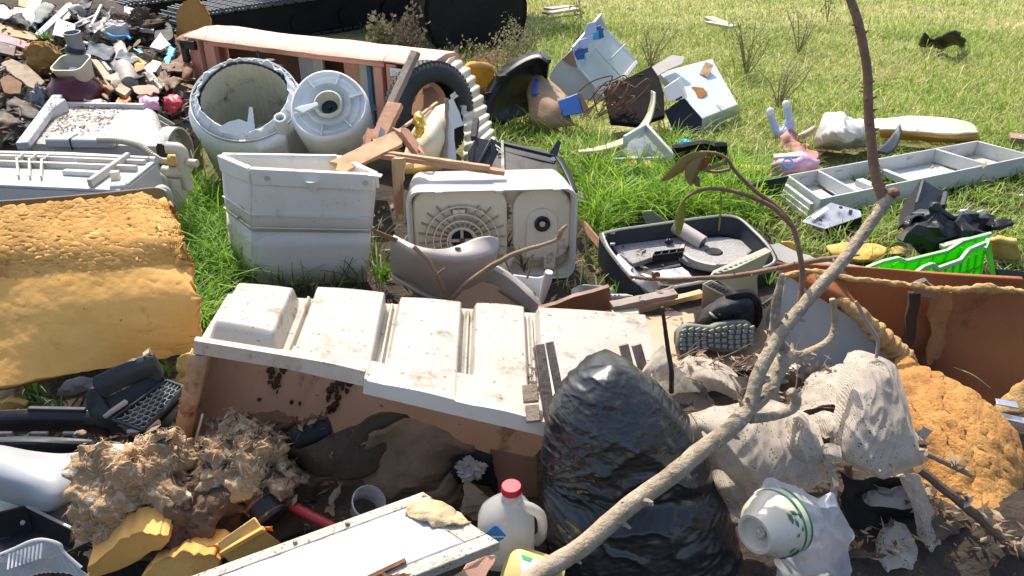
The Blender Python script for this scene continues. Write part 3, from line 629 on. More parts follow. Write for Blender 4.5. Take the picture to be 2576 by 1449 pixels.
def bracket():
    t = T('fan_bracket', 'pale blue white plastic bracket with a lever beside the broken chair', 'bracket', P(1330, 760, 0))
    b = B(); b.slab([(1264, 697, .16), (1290, 692, .17), (1352, 700, .15), (1385, 690, .17), (1376, 735, .10), (1355, 768, .05), (1320, 745, .08)], .02); b.build('plate', BAGW, t, bevel=.004)
    b = B(); b.tube([P(1381, 684, .20), P(1376, 705, .16), P(1360, 760, .07)], [.016, .020, .012], 10); b.build('lever', GREYW, t)
    for x, y in ((1277, 700), (1343, 742)):
        b = B(); c = P(x, y, .163 if x < 1300 else .105); b.tube([c, c + Vector((0, -.004, .008))], .008, 10); b.build('screw', BLACK, t)
    return t
nest(bracket(), screw='plate')
def stick(name, pts, r, label, m=TWIG, knots=True, cat='branch', side=()):
    t = T(name, label, cat, pp(pts[0])) if side else None
    q = cr([pp(p) for p in pts], 8); b = B()
    rr = list(np.interp(np.linspace(0, 1, len(q)), np.linspace(0, 1, len(r)), r)) if isinstance(r, (list, tuple)) else [r] * len(q)
    if knots: rr = [x * (1 + .22 * noise.noise(Vector((i * .9, len(q), 0)))) for i, x in enumerate(rr)]
    b.tube([p + nv(p, 14) * rr[0] * .5 for p in q], rr, 8)
    if not side: return b.top(name, m, label, cat)
    b.build('stem', m, t)
    for sp, r2 in side:
        B().tube(cr([pp(p) for p in sp], 5), r2, 6).build('side_twig', m, t)
    return t
DRYB = mat('bare_dry_twig', (.34, .23, .14), .8, (.25, .16, .09), 18, (.14, .09, .05), .3, 20, bump=.5)
stick('dead_branch', [(1120, 760, .12), (1112, 715, .22), (1080, 660, .32), (1055, 630, .38), (1042, 618, .40)], [.010, .009, .008, .009], 'short bare stick leaning across the broken grey chair', DRYB, side=[([(1096, 693, .265), (1110, 682, .29), (1117, 675, .31)], .004)])
stick('dead_branch', [(1130, 760, .12), (1165, 720, .20), (1225, 675, .28), (1270, 650, .33), (1330, 625, .38), (1395, 605, .43), (1412, 580, .48), (1426, 566, .50)], [.010, .009, .011, .009, .007, .009, .005], 'forked bare stick reaching over the open twin tub', DRYB,
      side=[([(1225, 675, .28), (1255, 660, .31), (1280, 645, .34)], .006), ([(1270, 650, .32), (1278, 672, .28), (1290, 690, .25)], .004), ([(1340, 640, .36), (1335, 670, .30), (1326, 700, .24)], .004)])

# ------------------------------------------------------------------ planks over the bin
def plank(pts, w, h, m, label, name='plank', ragged=0, up=(0, 0, 1), cat='plank', seed=0):
    a, c = pp(pts[0]), pp(pts[1]); d = (c - a); up = Vector(up); x = d.normalized().cross(up).normalized(); u = x.cross(d.normalized()); r = random.Random(seed + int(a.x * 1000)); n = 14; rows = []
    for i in range(n + 1):
        o = lerp(a, c, i / n); k = 1
        loop = [(-1, -1), (0, -1), (1, -1), (1, 1), (.33, 1), (-.33, 1), (-1, 1)]
        rows.append([o + x * (sx * w / 2 + r.uniform(-1, 1) * .0012) + u * (sz * h / 2 + r.uniform(-1, 1) * .0012) for sx, sz in loop])
    if ragged:
        for row in (rows[0], rows[-1]) if ragged > 1 else (rows[-1],):
            for p in row: p += d.normalized() * r.uniform(-.05, .04)
    b = B(); b.grid(rows, cu=True); b.add(rows[0], [list(range(7))]); b.add(rows[-1], [list(range(7))])
    return b.top(name, m, label, cat, bevel=.0015, ang=30)
plank([PY(1047, 130, 3.78), PY(958, 318, 3.62)], .05, .026, WOODG, 'long grey stick propped against the tyre')
plank([PY(995, 262, 3.50), PY(948, 362, 3.34)], .075, .028, WOODP, 'pink brown plank end leaning below the long grey stick', ragged=1)
plank([PY(846, 424, 3.02), PY(1004, 348, 3.26)], .085, .018, WOODL, 'raw broken plank lying from the bin up to the tyre', ragged=2, up=(0, -.5, .8))
b = plank([(936, 388, .50), (1270, 434, .425)], .036, .020, WOODP, 'thin brown lath lying across the white twin tub top', name='lath')
plank([(940, 382, .505), (1232, 423, .45)], .022, .022, WOODL, 'pale lath lying along the brown one on the twin tub', name='lath')
plank([PY(1012, 330, 3.28), PY(1052, 384, 3.20)], .04, .035, WOODP, 'short broken wood block below the gold foil', ragged=2)
plank([PY(1100, 258, 3.66), PY(1002, 330, 3.40)], .016, .010, WOODL, 'thin wood strip pointing up towards the tan card')
def splint():
    t = T('broken_post', 'splintered brown post standing between the bin and the twin tub', 'post', P(1000, 610, 0))
    b = B(); Y = 3.12
    b.hexa([PY(985, 405, Y), PY(1018, 402, Y), PY(1012, 470, Y), PY(1016, 545, Y - .02), PY(1004, 530, Y - .02), PY(998, 560, Y - .02), PY(988, 480, Y)], [p + Vector((0, .035, 0)) for p in (PY(985, 405, Y), PY(1018, 402, Y), PY(1012, 470, Y), PY(1016, 545, Y - .02), PY(1004, 530, Y - .02), PY(998, 560, Y - .02), PY(988, 480, Y))]); b.build('post', WOODP, t)
    b = B(); pts = rag([PY(990, 398, 3.07), PY(1016, 398, 3.07), PY(1016, 455, 3.06), PY(1006, 470, 3.06), PY(997, 495, 3.06), PY(990, 450, 3.07)], 3, .006, 4); b.slab(pts, .02); b.build('splinter', WOODL, t)
    b = B(); b.slab(rag([PY(985, 400, 3.08), PY(994, 405, 3.08), PY(998, 480, 3.06), PY(992, 500, 3.06)], 3, .004, 5), .012); b.build('splinter', WOODL, t)
splint()
b = B(); b.slab(rag([PY(905, 372, 3.5), PY(925, 320, 3.55), PY(952, 330, 3.52), PY(950, 380, 3.4)], 4, .006, 2), .02); b.top('board', WOODP, 'pink brown board end behind the planks beside the spin tub', 'board')
b = B(); b.slab(rag([PY(946, 372, 3.3), PY(958, 318, 3.35), PY(968, 330, 3.34), PY(960, 385, 3.28)], 3, .004, 6), .006); b.top('sheet_scrap', WHITEW, 'small torn white scrap between the planks', 'scrap')

# ------------------------------------------------------------------ tyre, corrugated sheet and what leans on them
def tyre():
    c = PY(1082, 278, 4.05); ax = Vector((.66, -.75, .10)).normalized(); M = frame(c, ax, (0, 0, 1)); s = .25
    t = T('tyre', 'worn black car tyre standing against the salmon cabinet', 'tyre', Vector((c.x, c.y, c.z - s)))
    prof = [(.60, .26), (.63, .33), (.75, .40), (.88, .38), (.96, .30), (1.0, .22)]; prof = prof + [(1.0, 0)] + [(r, -h) for r, h in prof[::-1]]
    b = B(); b.lathe([(r * s, h * s * .72) for r, h in prof], 72, M); b.build('carcass', RUBBER, t)
    b = B()
    for k in range(60):
        a = 2 * math.pi * k / 60
        for j, h in enumerate((-.20, -.10, 0, .10, .20)):
            aa = a + (j % 2) * math.pi / 60; R = M.to_3x3() @ Matrix.Rotation(aa, 3, 'Z') @ Matrix.Rotation(rad(18), 3, 'X'); b.box(M @ Vector((1.0 * s * math.cos(aa), 1.0 * s * math.sin(aa), h * s * .75)), (.014, .020, .017), R)
    TREAD = mat('dusty_tread', (.07, .068, .064), .75, (.045, .044, .042), 9, (.16, .14, .11), .3, 14)
    b.build('tread', TREAD, t, flat=True, kind='stuff')
    return t
nest(tyre(), tread='carcass')
b = B(); b.slab(rag([PY(1032, 290, 4.0), PY(1042, 245, 4.05), PY(1062, 222, 4.08), PY(1088, 220, 4.08), PY(1104, 238, 4.05), PY(1104, 262, 4.0), PY(1060, 290, 3.95)], 3, .003, 1), .008); b.top('card_sheet', TANC, 'orange tan card showing through the hole of the tyre', 'card')
def corrugated():
    Lf = [(1128, 150, 4.50), (1160, 185, 4.42), (1182, 232, 4.32), (1196, 280, 4.2), (1204, 330, 4.05), (1208, 380, 3.9), (1205, 425, 3.75)]
    Rt = [(1142, 144, 4.6), (1180, 176, 4.52), (1204, 222, 4.42), (1222, 272, 4.3), (1234, 312, 4.15), (1244, 352, 4.0), (1240, 400, 3.85)]
    Ln = [(1108, 172, 4.36), (1134, 200, 4.28), (1152, 245, 4.16), (1164, 290, 4.02), (1168, 335, 3.88), (1166, 385, 3.72), (1160, 425, 3.6)]
    k = 24; rows = [cr([PY(*p) for p in q], k) for q in (Ln, Lf, Rt)]; n = len(rows[0]); b = B(); G = []
    for j in range(9):
        u = j / 8; r = []
        for i in range(n):
            p = lerp(rows[0][i], rows[1][i], u * 2) if u < .5 else lerp(rows[1][i], rows[2][i], u * 2 - 1); out = (rows[2][i] - rows[0][i]).normalized()
            ph = 2 * math.pi * i / (n - 1) * 12 + u * 2.0
            r.append(p + Vector((.35, -.7, .5)) * (.013 * math.sin(ph)) + out * (.010 * math.sin(ph) * (u - .3)))
        G.append(r)
    b.grid(G); b.top('corrugated_sheet', CORR, 'cream corrugated sheet bent in an arc behind the tyre', 'sheet', solid=.006)
corrugated()
def cream_tub():
    t = T('cream_basin', 'cream yellow plastic basin tipped on edge below the tyre', 'basin', PY(1080, 415, 3.5))
    b = B(); b.surf([[PY(1120, 262, 3.62), PY(1098, 270, 3.62), PY(1070, 290, 3.64), PY(1046, 318, 3.66), PY(1030, 345, 3.68)],
             [PY(1126, 300, 3.52), PY(1100, 305, 3.46), PY(1075, 318, 3.46), PY(1048, 340, 3.5), PY(1024, 365, 3.56)],
             [PY(1122, 350, 3.45), PY(1098, 355, 3.38), PY(1070, 362, 3.36), PY(1040, 372, 3.4), PY(1018, 388, 3.46)],
             [PY(1112, 395, 3.44), PY(1090, 400, 3.38), PY(1065, 405, 3.36), PY(1040, 408, 3.36), PY(1012, 412, 3.4)]], 6, 6); b.build('wall', CREAM, t, solid=.008)
    b = B(); b.surf([[PY(1112, 396, 3.43), PY(1065, 406, 3.35), PY(1010, 413, 3.38)], [PY(1116, 412, 3.4), PY(1066, 420, 3.3), PY(1012, 425, 3.34)], [PY(1110, 425, 3.4), PY(1066, 434, 3.34), PY(1016, 436, 3.38)]], 6, 4); b.build('rim', FOAMP, t, solid=.008)
cream_tub()
def torn_panel():
    t = T('torn_sheet', 'torn white panel with a grey split edge standing beside the corrugated sheet', 'panel', PY(1135, 412, 3.42))
    b = B(); b.slab(rag([PY(1124, 258, 3.52), PY(1140, 240, 3.53), PY(1150, 270, 3.51), PY(1167, 315, 3.50), PY(1142, 325, 3.47), PY(1148, 405, 3.42), PY(1122, 402, 3.42)], 3, .004, 3), .008); b.build('face', BAGW, t)
    b = B(); b.surf([[PY(1120, 248, 3.50), PY(1122, 300, 3.47), PY(1118, 350, 3.44), PY(1108, 404, 3.40)], [PY(1128, 246, 3.49), PY(1127, 300, 3.46), PY(1126, 350, 3.43), PY(1122, 404, 3.39)]], 10, 2, .008, 20); b.build('split_edge', WOODG, t, solid=.01)
    b = B(); b.slab(rag([PY(1132, 240, 3.51), PY(1145, 230, 3.51), PY(1153, 242, 3.51), PY(1140, 252, 3.5)], 2, .006, 4), .01); b.build('torn_tip', SILVER, t)
torn_panel()
def foil():
    b = B(); b.surf([[PY(1040, 290, 3.42), PY(1052, 284, 3.4), PY(1064, 296, 3.42)], [PY(1038, 310, 3.38), PY(1056, 305, 3.34), PY(1074, 312, 3.4)], [PY(1046, 330, 3.36), PY(1056, 328, 3.33), PY(1068, 328, 3.36)], [PY(1046, 352, 3.34), PY(1052, 346, 3.33), PY(1058, 340, 3.35)]], 8, 8, .016, 26)
    GOLD = mat('gold_foil', (.68, .42, .06), .28, (.55, .32, .03), 12, (.75, .7, .6), .2, 9, metal=.5)
    b.top('foil_wrapper', GOLD, 'crumpled gold foil wrapper stuck on the cream basin', 'wrapper', solid=.002)
foil()
# ------------------------------------------------------------------ car plastics behind the twin tub
def bumper():
    t = T('bumper', 'black plastic car bumper frame behind the white twin tub, with faint stamped marks', 'bumper', P(1300, 460, 0))
    q = lambda x, y, Y=3.75: PY(x, y, Y)
    b = B(); b.slab([q(1196, 345), q(1236, 352), q(1232, 430, 3.6), q(1182, 432, 3.6), q(1178, 380, 3.65)], .02); b.build('end_plate', CHAR, t, bevel=.004)
    b = B(); b.bar(q(1198, 300, 3.85), q(1192, 350, 3.75), .03, .04); b.build('upright_tab', CHAR, t, bevel=.003)
    b = B(); b.bar(q(1236, 352), q(1194, 430, 3.6), .015, .03, (0, -1, .3)); b.build('brace', CHAR, t, bevel=.003)
    b = B(); b.slab([q(1238, 350), q(1264, 362), q(1262, 440, 3.55), q(1226, 440, 3.55)], .015); b.build('name_plate', BLACK, t)
    b = B(); b.slab([q(1264, 360), q(1395, 392, 3.68), q(1412, 445, 3.5), q(1262, 440, 3.5)], .02); b.build('main_panel', BLACK, t, bevel=.003)
    b = B(); b.bar(q(1264, 360), q(1396, 392, 3.68), .03, .015); b.build('upper_lip', CHAR, t, bevel=.003)
    b = B(); b.bar(q(1266, 384, 3.70), q(1396, 415, 3.62), .03, .03); b.build('mid_rib', CHAR, t, bevel=.004)
    b = B(); b.bar(q(1264, 358, 3.74), q(1266, 438, 3.5), .014, .03, (0, -1, 0)); b.build('divider', CHAR, t)
    b = B(); b.slab([q(1380, 388, 3.68), q(1404, 350, 3.72), q(1412, 358, 3.72), q(1400, 398, 3.66)], .02); b.build('corner_wing', CHAR, t, bevel=.002)
    b = B(); b.surf([[q(1395, 392, 3.68), q(1410, 415, 3.55), q(1428, 450, 3.4), q(1440, 480, 3.3)], [q(1412, 398, 3.7), q(1428, 425, 3.58), q(1442, 455, 3.45), q(1452, 485, 3.34)]], 6, 2); b.build('side_return', BLACK, t, solid=.01)
    b = B(); c = q(1391, 400, 3.64); b.tube([c, c + Vector((0, -.01, .004))], .011, 12); b.build('clip', SILVER, t)
    # rows of stamped strokes, too worn to read
    INK = mat('worn_white_ink', (.55, .55, .53), .6)
    r = random.Random(3); b = B()
    for (x0, y0, x1, y1, n) in ((1247, 366, 1262, 377, 13), (1250, 376, 1263, 388, 12)):
        for k in range(n):
            u = k / n; a = q(lerp(x0, x1, u), lerp(y0, y1, u) - 2.5, 3.70 - u * .01); c = q(lerp(x0, x1, u), lerp(y0, y1, u) + r.uniform(.5, 3), 3.69 - u * .01); b.bar(a, c, .0025, .002, (0, -1, 0))
    b.build('stamped_marks', INK, t, kind='stuff')
    return t
nest(bumper(), stamped_marks='name_plate', clip='main_panel', mid_rib='main_panel', upper_lip='main_panel')
def fender():
    q = PY; Y = 5.2
    b = B(); b.surf([[q(1205, 262, Y - .1), q(1232, 212, Y), q(1268, 172, Y + .05), q(1312, 142, Y + .1), q(1352, 130, Y + .1), q(1376, 140, Y + .05)],
             [q(1208, 270, Y - .15), q(1244, 214, Y - .1), q(1282, 180, Y - .08), q(1320, 156, Y - .05), q(1356, 146, Y - .05), q(1380, 160, Y - .1)],
             [q(1216, 285, Y - .2), q(1256, 232, Y - .1), q(1298, 206, Y), q(1334, 190, Y + .05), q(1362, 180, Y + .1), q(1378, 186, Y + .1)],
             [q(1240, 305, Y - .2), q(1270, 268, Y), q(1305, 246, Y + .1), q(1340, 232, Y + .15), q(1362, 222, Y + .2), q(1376, 215, Y + .2)],
             [q(1262, 315, Y - .1), q(1290, 300, Y), q(1320, 290, Y + .1), q(1345, 270, Y + .15), q(1362, 250, Y + .2), q(1374, 240, Y + .2)]], 6, 5)
    t = T('wheel_arch_liner', 'black plastic wheel arch liner arched beside the open white fridge', 'car part', P(1270, 320, 0)); b.build('shell', BLACK, t, solid=.012)
    for x, y in ((1228, 232), (1262, 190)):
        b = B(); b.box(q(x, y + 8, Y - .12), (.06, .05, .05), rz(30)); b.build('bracket', BLACKM, t, bevel=.006)
    b = B(); b.slab([q(1320, 143, Y + .02), q(1338, 136, Y + .02), q(1342, 150, Y - .04), q(1324, 156, Y - .04)], .01); b.build('tab', CHAR, t)
    b = B(); b.bar(q(1362, 132, Y + .05), q(1382, 156, Y - .05), .03, .03); b.build('end_flange', CHAR, t, bevel=.005)
fender()
# ------------------------------------------------------------------ open white fridge and its neighbours
FRIDGE = mat('pale_fridge_enamel', (.60, .62, .63), .35, (.54, .56, .56), 3, (.3, .27, .22), .1, 6)
def open_fridge():
    q = PY; t = T('fridge_shell', 'open white fridge shell tilted up on the grass with blue scraps inside', 'fridge', P(1480, 258, 0))
    def sl(nm, pts, th, m=FRIDGE): b = B(); b.slab([q(*p) for p in pts], th); b.build(nm, m, t, bevel=.004)
    sl('near_wall', [(1440, 123, 5.62), (1453, 169, 5.58), (1523, 255, 5.50), (1470, 252, 5.52), (1430, 243, 5.55), (1394, 220, 5.6), (1380, 190, 5.65), (1400, 160, 5.66)], .02, WHITE)
    sl('side_wall', [(1440, 124, 5.65), (1513, 37, 6.02), (1528, 72, 6.02), (1529, 92, 6.02), (1455, 174, 5.64)], .025)
    sl('floor', [(1453, 172, 5.66), (1526, 92, 6.0), (1597, 156, 6.0), (1570, 196, 5.85), (1522, 252, 5.58)], .02, mat('green_white_enamel', (.60, .64, .58), .4, (.54, .58, .52), 3))
    sl('far_wall', [(1524, 70, 6.04), (1602, 150, 6.04), (1596, 168, 5.98), (1520, 96, 5.98)], .02); sl('end_lip', [(1600, 150, 6.0), (1606, 156, 5.98), (1574, 200, 5.8), (1566, 192, 5.82)], .03, WHITE)
    b = B(); b.bar(q(1513, 36, 6.0), q(1440, 122, 5.62), .02, .02); b.build('rim', WHITE, t, bevel=.005); b = B(); b.bar(q(1453, 168, 5.56), q(1524, 255, 5.48), .02, .02); b.build('rim', WHITE, t, bevel=.005)
    b = B(); b.bar(q(1497, 122, 5.8), q(1560, 190, 5.75), .012, .02, (0, -1, 0)); b.build('shelf_ridge', FRIDGE, t); b = B(); b.bar(q(1535, 150, 5.8), q(1575, 110, 5.95), .01, .012, (0, -1, 0)); b.build('shelf_ridge', FRIDGE, t)
    b = B(); b.slab([q(1510, 40, 5.98), q(1527, 70, 6.0), q(1522, 76, 5.96), q(1500, 60, 5.94)], .01); b.build('corner_gusset', GREYCH, t)
    b = B(); b.slab([q(1439, 126, 5.60), q(1452, 170, 5.56), q(1438, 166, 5.59), q(1412, 150, 5.62)], .004); b.build('side_decal', CARD, t)
    r = random.Random(5)
    for k, (x, y, m) in enumerate(((1503, 78, BLUE), (1496, 92, SKYB), (1508, 86, BLUE), (1487, 72, PALEB), (1468, 112, PALEB), (1456, 140, BLUE), (1474, 128, BLUE), (1484, 100, PALEB), (1460, 152, PALEB))):
        Yd = lerp(5.62, 5.93, (1528 - abs(1528 - x)) / 1528 * (x - 1440) / 88); b = B(); c = q(x, y, Yd - .03); s = r.uniform(.02, .045)
        b.slab(rag([c + Vector((-s, 0, -s)), c + Vector((s, .03, -s * .7)), c + Vector((s * .8, .03, s)), c + Vector((-s * .6, 0, s * .8))], 2, .008, k), .008); b.build('blue_scrap', m, t)
    return t
nest(open_fridge(), side_decal='near_wall', shelf_ridge='floor', corner_gusset='side_wall', blue_scrap='side_wall')
def carton():
    t = T('carton', 'crushed brown carton with blue print below the open white fridge', 'carton', P(1400, 320, 0)); q = PY
    b = B(); b.surf([[q(1342, 190, 5.25), q(1365, 196, 5.2), q(1390, 222, 5.15), q(1420, 238, 5.1)], [q(1330, 240, 5.15), q(1360, 250, 5.0), q(1395, 258, 4.95), q(1430, 262, 4.95)], [q(1332, 290, 5.0), q(1365, 300, 4.9), q(1405, 300, 4.85), q(1440, 296, 4.85)], [q(1345, 314, 4.95), q(1375, 318, 4.9), q(1410, 318, 4.85), q(1450, 314, 4.85)]], 6, 6, .02, 5); b.build('body', CARD, t, solid=.008)
    b = B(); b.surf([[q(1342, 190, 5.3), q(1352, 186, 5.35), q(1380, 200, 5.35), q(1420, 236, 5.2)], [q(1372, 240, 5.1), q(1380, 225, 5.2), q(1400, 228, 5.2), q(1424, 244, 5.1)]], 6, 4, .008, 8); b.build('flap', CARD, t, solid=.006)
    b = B(); b.surf([[q(1344, 198, 5.18), q(1358, 202, 5.17), q(1374, 218, 5.14)], [q(1336, 238, 5.08), q(1348, 238, 5.05), q(1356, 234, 5.05)]], 5, 5); b.build('blue_print', BLUE, t, solid=.003)
    b = B(); b.hexa([q(1402, 254, 4.88), q(1454, 234, 4.88), q(1468, 284, 4.80), q(1416, 294, 4.80)], [q(1408, 250, 5.0), q(1462, 232, 5.0), q(1478, 280, 4.95), q(1424, 292, 4.95)]); b.build('blue_box_end', BLUE, t, bevel=.006)
    b = B(); b.slab([q(1454, 233, 4.87), q(1462, 236, 4.87), q(1486, 280, 4.80), q(1470, 290, 4.79)], .01); b.build('torn_flap', CARD, t)
carton()
def panel_coil():
    t = T('condenser', 'black fridge back panel lying with a tangle of rusty pipes on it', 'panel', P(1590, 320, 0)); q = PY
    b = B(); b.slab([q(1518, 222, 5.2), q(1560, 205, 5.25), q(1600, 185, 5.3), q(1646, 163, 5.35), q(1658, 195, 5.2), q(1670, 235, 5.05), q(1672, 290, 4.85), q(1600, 312, 4.75), q(1536, 305, 4.75)], .03); b.build('panel', mat('sooty_black', (.012, .011, .011), .9, (.018, .016, .015), 8, spec=.03), t, bevel=.004)
    b = B(); b.slab([q(1640, 168, 5.3), q(1690, 138, 5.45), q(1722, 142, 5.4), q(1716, 160, 5.35), q(1680, 175, 5.3), q(1655, 190, 5.22)], .01); b.build('bent_flap', GREYCH, t)
    COP = mat('rusty_pipe', (.16, .07, .035), .7, (.11, .05, .025), 14); r = random.Random(9)
    for k in range(12):
        x0 = 1478 + r.uniform(-12, 70); p0 = q(x0, 300 + r.uniform(-20, 8), 4.78); 
        mid = q(1530 + r.uniform(-30, 70), 225 + r.uniform(-25, 50), 4.9); p2 = q(1560 + r.uniform(-40, 90), 265 + r.uniform(-60, 30), 4.85)
        b = B(); b.tube([a + nv(a, 3) * .02 for a in cr([p0, lerp(p0, mid, .5) + Vector((r.uniform(-.1, .1), -.05, .06)), mid, p2], 8)], .0042, 6); b.build('pipe', COP, t)
    for pts in ([(1455, 230), (1490, 205), (1530, 192), (1540, 196), (1525, 230), (1530, 270)], [(1480, 255), (1520, 210), (1545, 200), (1572, 190), (1580, 215)], [(1545, 290), (1580, 240), (1625, 200), (1632, 215), (1600, 250), (1570, 275)]):
        b = B(); b.tube(cr([q(x, y, 4.86) for x, y in pts], 8), .0045, 6); b.build('pipe', COP, t)
panel_coil()
def cooker():
    t = T('cooker', 'white cooker carcass with brown rust spots lying on its side in the grass', 'cooker', P(1750, 320, 0)); q = PY
    RW = mat('rust_spotted_enamel', (.62, .67, .64), .4, (.56, .61, .58), 3, (.32, .16, .06), .22, 4, bump=.05)
    top = [q(1660, 183, 5.35), q(1730, 163, 5.5), q(1792, 147, 5.6), q(1822, 205, 5.45), q(1857, 262, 5.25), q(1766, 298, 4.95), q(1722, 248, 5.1)]
    b = B(); b.slab(top, .05); b.build('top_face', RW, t, bevel=.006)
    b = B(); b.slab([top[4], top[5], P(1766, 330, .0), P(1860, 285, .0)], .02, (0, 1, 0)); b.build('side_face', RW, t)
    b = B(); b.slab([top[5], top[6], q(1672, 280, 4.98), P(1700, 345, 0), P(1764, 334, 0)], .02, (0, 1, 0)); b.build('open_base', BLACK, t)
    b = B(); b.hexa([q(1706, 197, 5.05), q(1724, 248, 4.95), q(1678, 258, 4.95), q(1668, 222, 5.02)], [q(1712, 192, 5.2), q(1730, 244, 5.12), q(1684, 254, 5.12), q(1674, 218, 5.18)]); b.build('drawer_front', WHITE, t, bevel=.004)
    b = B(); b.bar(q(1700, 252, 4.93), q(1716, 243, 4.93), .008, .012); b.build('slot', BLACK, t)
    b = B(); c = q(1750, 238, 5.23); pts = [c + (top[2] - top[0]).normalized() * (.075 * math.cos(k * .45) * (1 + .2 * math.sin(k * 2))) + (top[5] - top[0]).normalized() * (.06 * math.sin(k * .45)) for k in range(14)]; b.slab([p + Vector((0, -.02, .02)) for p in pts], .006); b.build('rust_hole', mat('orange_rust', (.28, .11, .025), .85, (.2, .08, .02), 12), t)
    b = B(); b.bar(q(1785, 160, 5.52), q(1770, 190, 5.42), .06, .004, (0, -.6, .8)); b.build('rust_streak', RUST, t)
    b = B(); b.bar(q(1800, 250, 5.3), q(1832, 236, 5.32), .01, .01); b.build('seam', RW, t)
    return t
nest(cooker(), slot='drawer_front', rust_hole='top_face', rust_streak='top_face', seam='top_face')
b = B(); b.surf([[PY(1640, 228, 4.85), PY(1636, 262, 4.8), PY(1622, 300, 4.72), PY(1592, 335, 4.62), PY(1552, 356, 4.5), PY(1500, 372, 4.4), PY(1455, 380, 4.32)], [PY(1648, 232, 4.8), PY(1646, 266, 4.72), PY(1634, 308, 4.62), PY(1606, 345, 4.5), PY(1562, 366, 4.4), PY(1508, 380, 4.32), PY(1458, 384, 4.28)]], 8, 3); b.top('curved_strip', CREAM, 'curved cream plastic strip arching over the grass by the condenser', 'strip', solid=.012)
def tray_white():
    t = T('drawer_tray', 'pale white plastic drawer lying tipped in the grass below the curved strip', 'drawer', P(1620, 405, 0)); q = lambda x, y, z: P(x, y, z)
    b = B(); b.slab([q(1572, 352, .14), q(1623, 322, .16), q(1655, 344, .14), q(1688, 398, .05), q(1545, 402, .02)], .012); b.build('floor', FRIDGE, t)
    b = B(); b.bar(q(1623, 320, .2), q(1694, 400, .10), .02, .06); b.build('side_wall', WHITE, t, bevel=.006); b = B(); b.bar(q(1624, 320, .2), q(1570, 352, .2), .02, .05); b.build('rear_wall', FRIDGE, t, bevel=.006); b = B(); b.bar(q(1694, 404, .06), q(1545, 408, .05), .02, .05); b.build('front_wall', FRIDGE, t, bevel=.006)
tray_white()
def black_scraps():
    b = B(); b.slab(rag([(1690, 374, .16), (1730, 368, .18), (1772, 362, .2), (1800, 370, .2), (1830, 368, .18), (1832, 402, .05), (1830, 450, .0), (1800, 420, .03), (1690, 404, .04)], 3, .006, 3), .03); b.top('car_trim', BLACKM, 'jagged black car trim behind the curled dry leaves', 'car trim', bevel=.003)
    b = B(); b.slab([(1884, 462, .10), (1984, 443, .16), (1955, 511, .02), (1905, 492, .02)], .012); b.top('car_trim', CHAR, 'thin black triangular plate beside the white door liner', 'car trim', bevel=.002)
    t = T('slotted_bar', 'black slotted plastic bar running out from the jagged trim', 'car trim', P(1850, 470, 0))
    b = B(); b.bar(P(1828, 448, .06), P(1892, 468, .06), .05, .03); b.build('bar', BLACKM, t, bevel=.004)
    for k in range(4): B().box(lerp(P(1834, 447, .08), P(1886, 464, .08), k / 3), (.02, .02, .006), rz(-20)).build('slot', CHAR, t)
    b = B(); c = P(1724, 372, .05); b.lathe([(.0, .05), (.03, .048), (.042, .03), (.045, 0)], 20, frame(c, (0, 0, 1))); b.top('jar_cover', SKYB, 'blue plastic lid lying in the grass', 'lid')
    b = B(); b.surf([[(1545, 408, .03), (1580, 400, .06), (1640, 402, .06), (1690, 415, .03)], [(1555, 425, .0), (1590, 424, .03), (1640, 426, .03), (1690, 428, .0)]], 6, 5, .012, 9); b.top('foam_scrap', FOAMP, 'yellow foam scrap half hidden in grass below the tipped drawer', 'foam', solid=.03)
    b = B(); b.surf([[(1835, 420, .03), (1870, 416, .05), (1905, 420, .05), (1935, 425, .03)], [(1840, 436, .0), (1870, 436, .03), (1905, 436, .03), (1930, 438, .0)]], 5, 4, .01, 9); b.top('foam_scrap', FOAMP, 'flat yellow foam scrap beside the pink packet', 'foam', solid=.03)
    b = B(); b.surf([[(1170, 175, .35), (1200, 160, .42), (1235, 170, .38)], [(1165, 205, .2), (1200, 190, .3), (1245, 200, .22)], [(1190, 240, .05), (1215, 235, .1), (1240, 230, .05)]], 5, 5, .03, 6); b.top('foam_scrap', FOAM, 'orange foam scrap behind the dry weeds near the fender', 'foam', solid=.04)
    b = B(); b.slab(rag([(1420, 470, .04), (1455, 480, .06), (1500, 500, .04), (1480, 512, .02), (1430, 495, .02)], 2, .004, 1), .006); b.top('plastic_offcut', GREYCH, 'grey plastic offcut in the grass beside the twin tub', 'offcut')
    b = B(); b.slab(rag([(1615, 535, .10), (1640, 530, .12), (1680, 560, .05), (1625, 562, .04)], 2, .004, 1), .004); b.top('plastic_offcut', mat('clear_grey_plastic', (.35, .42, .36), .2, (.3, .36, .3), 6, alpha=.6), 'translucent grey plastic piece in the lush grass', 'offcut')
black_scraps()
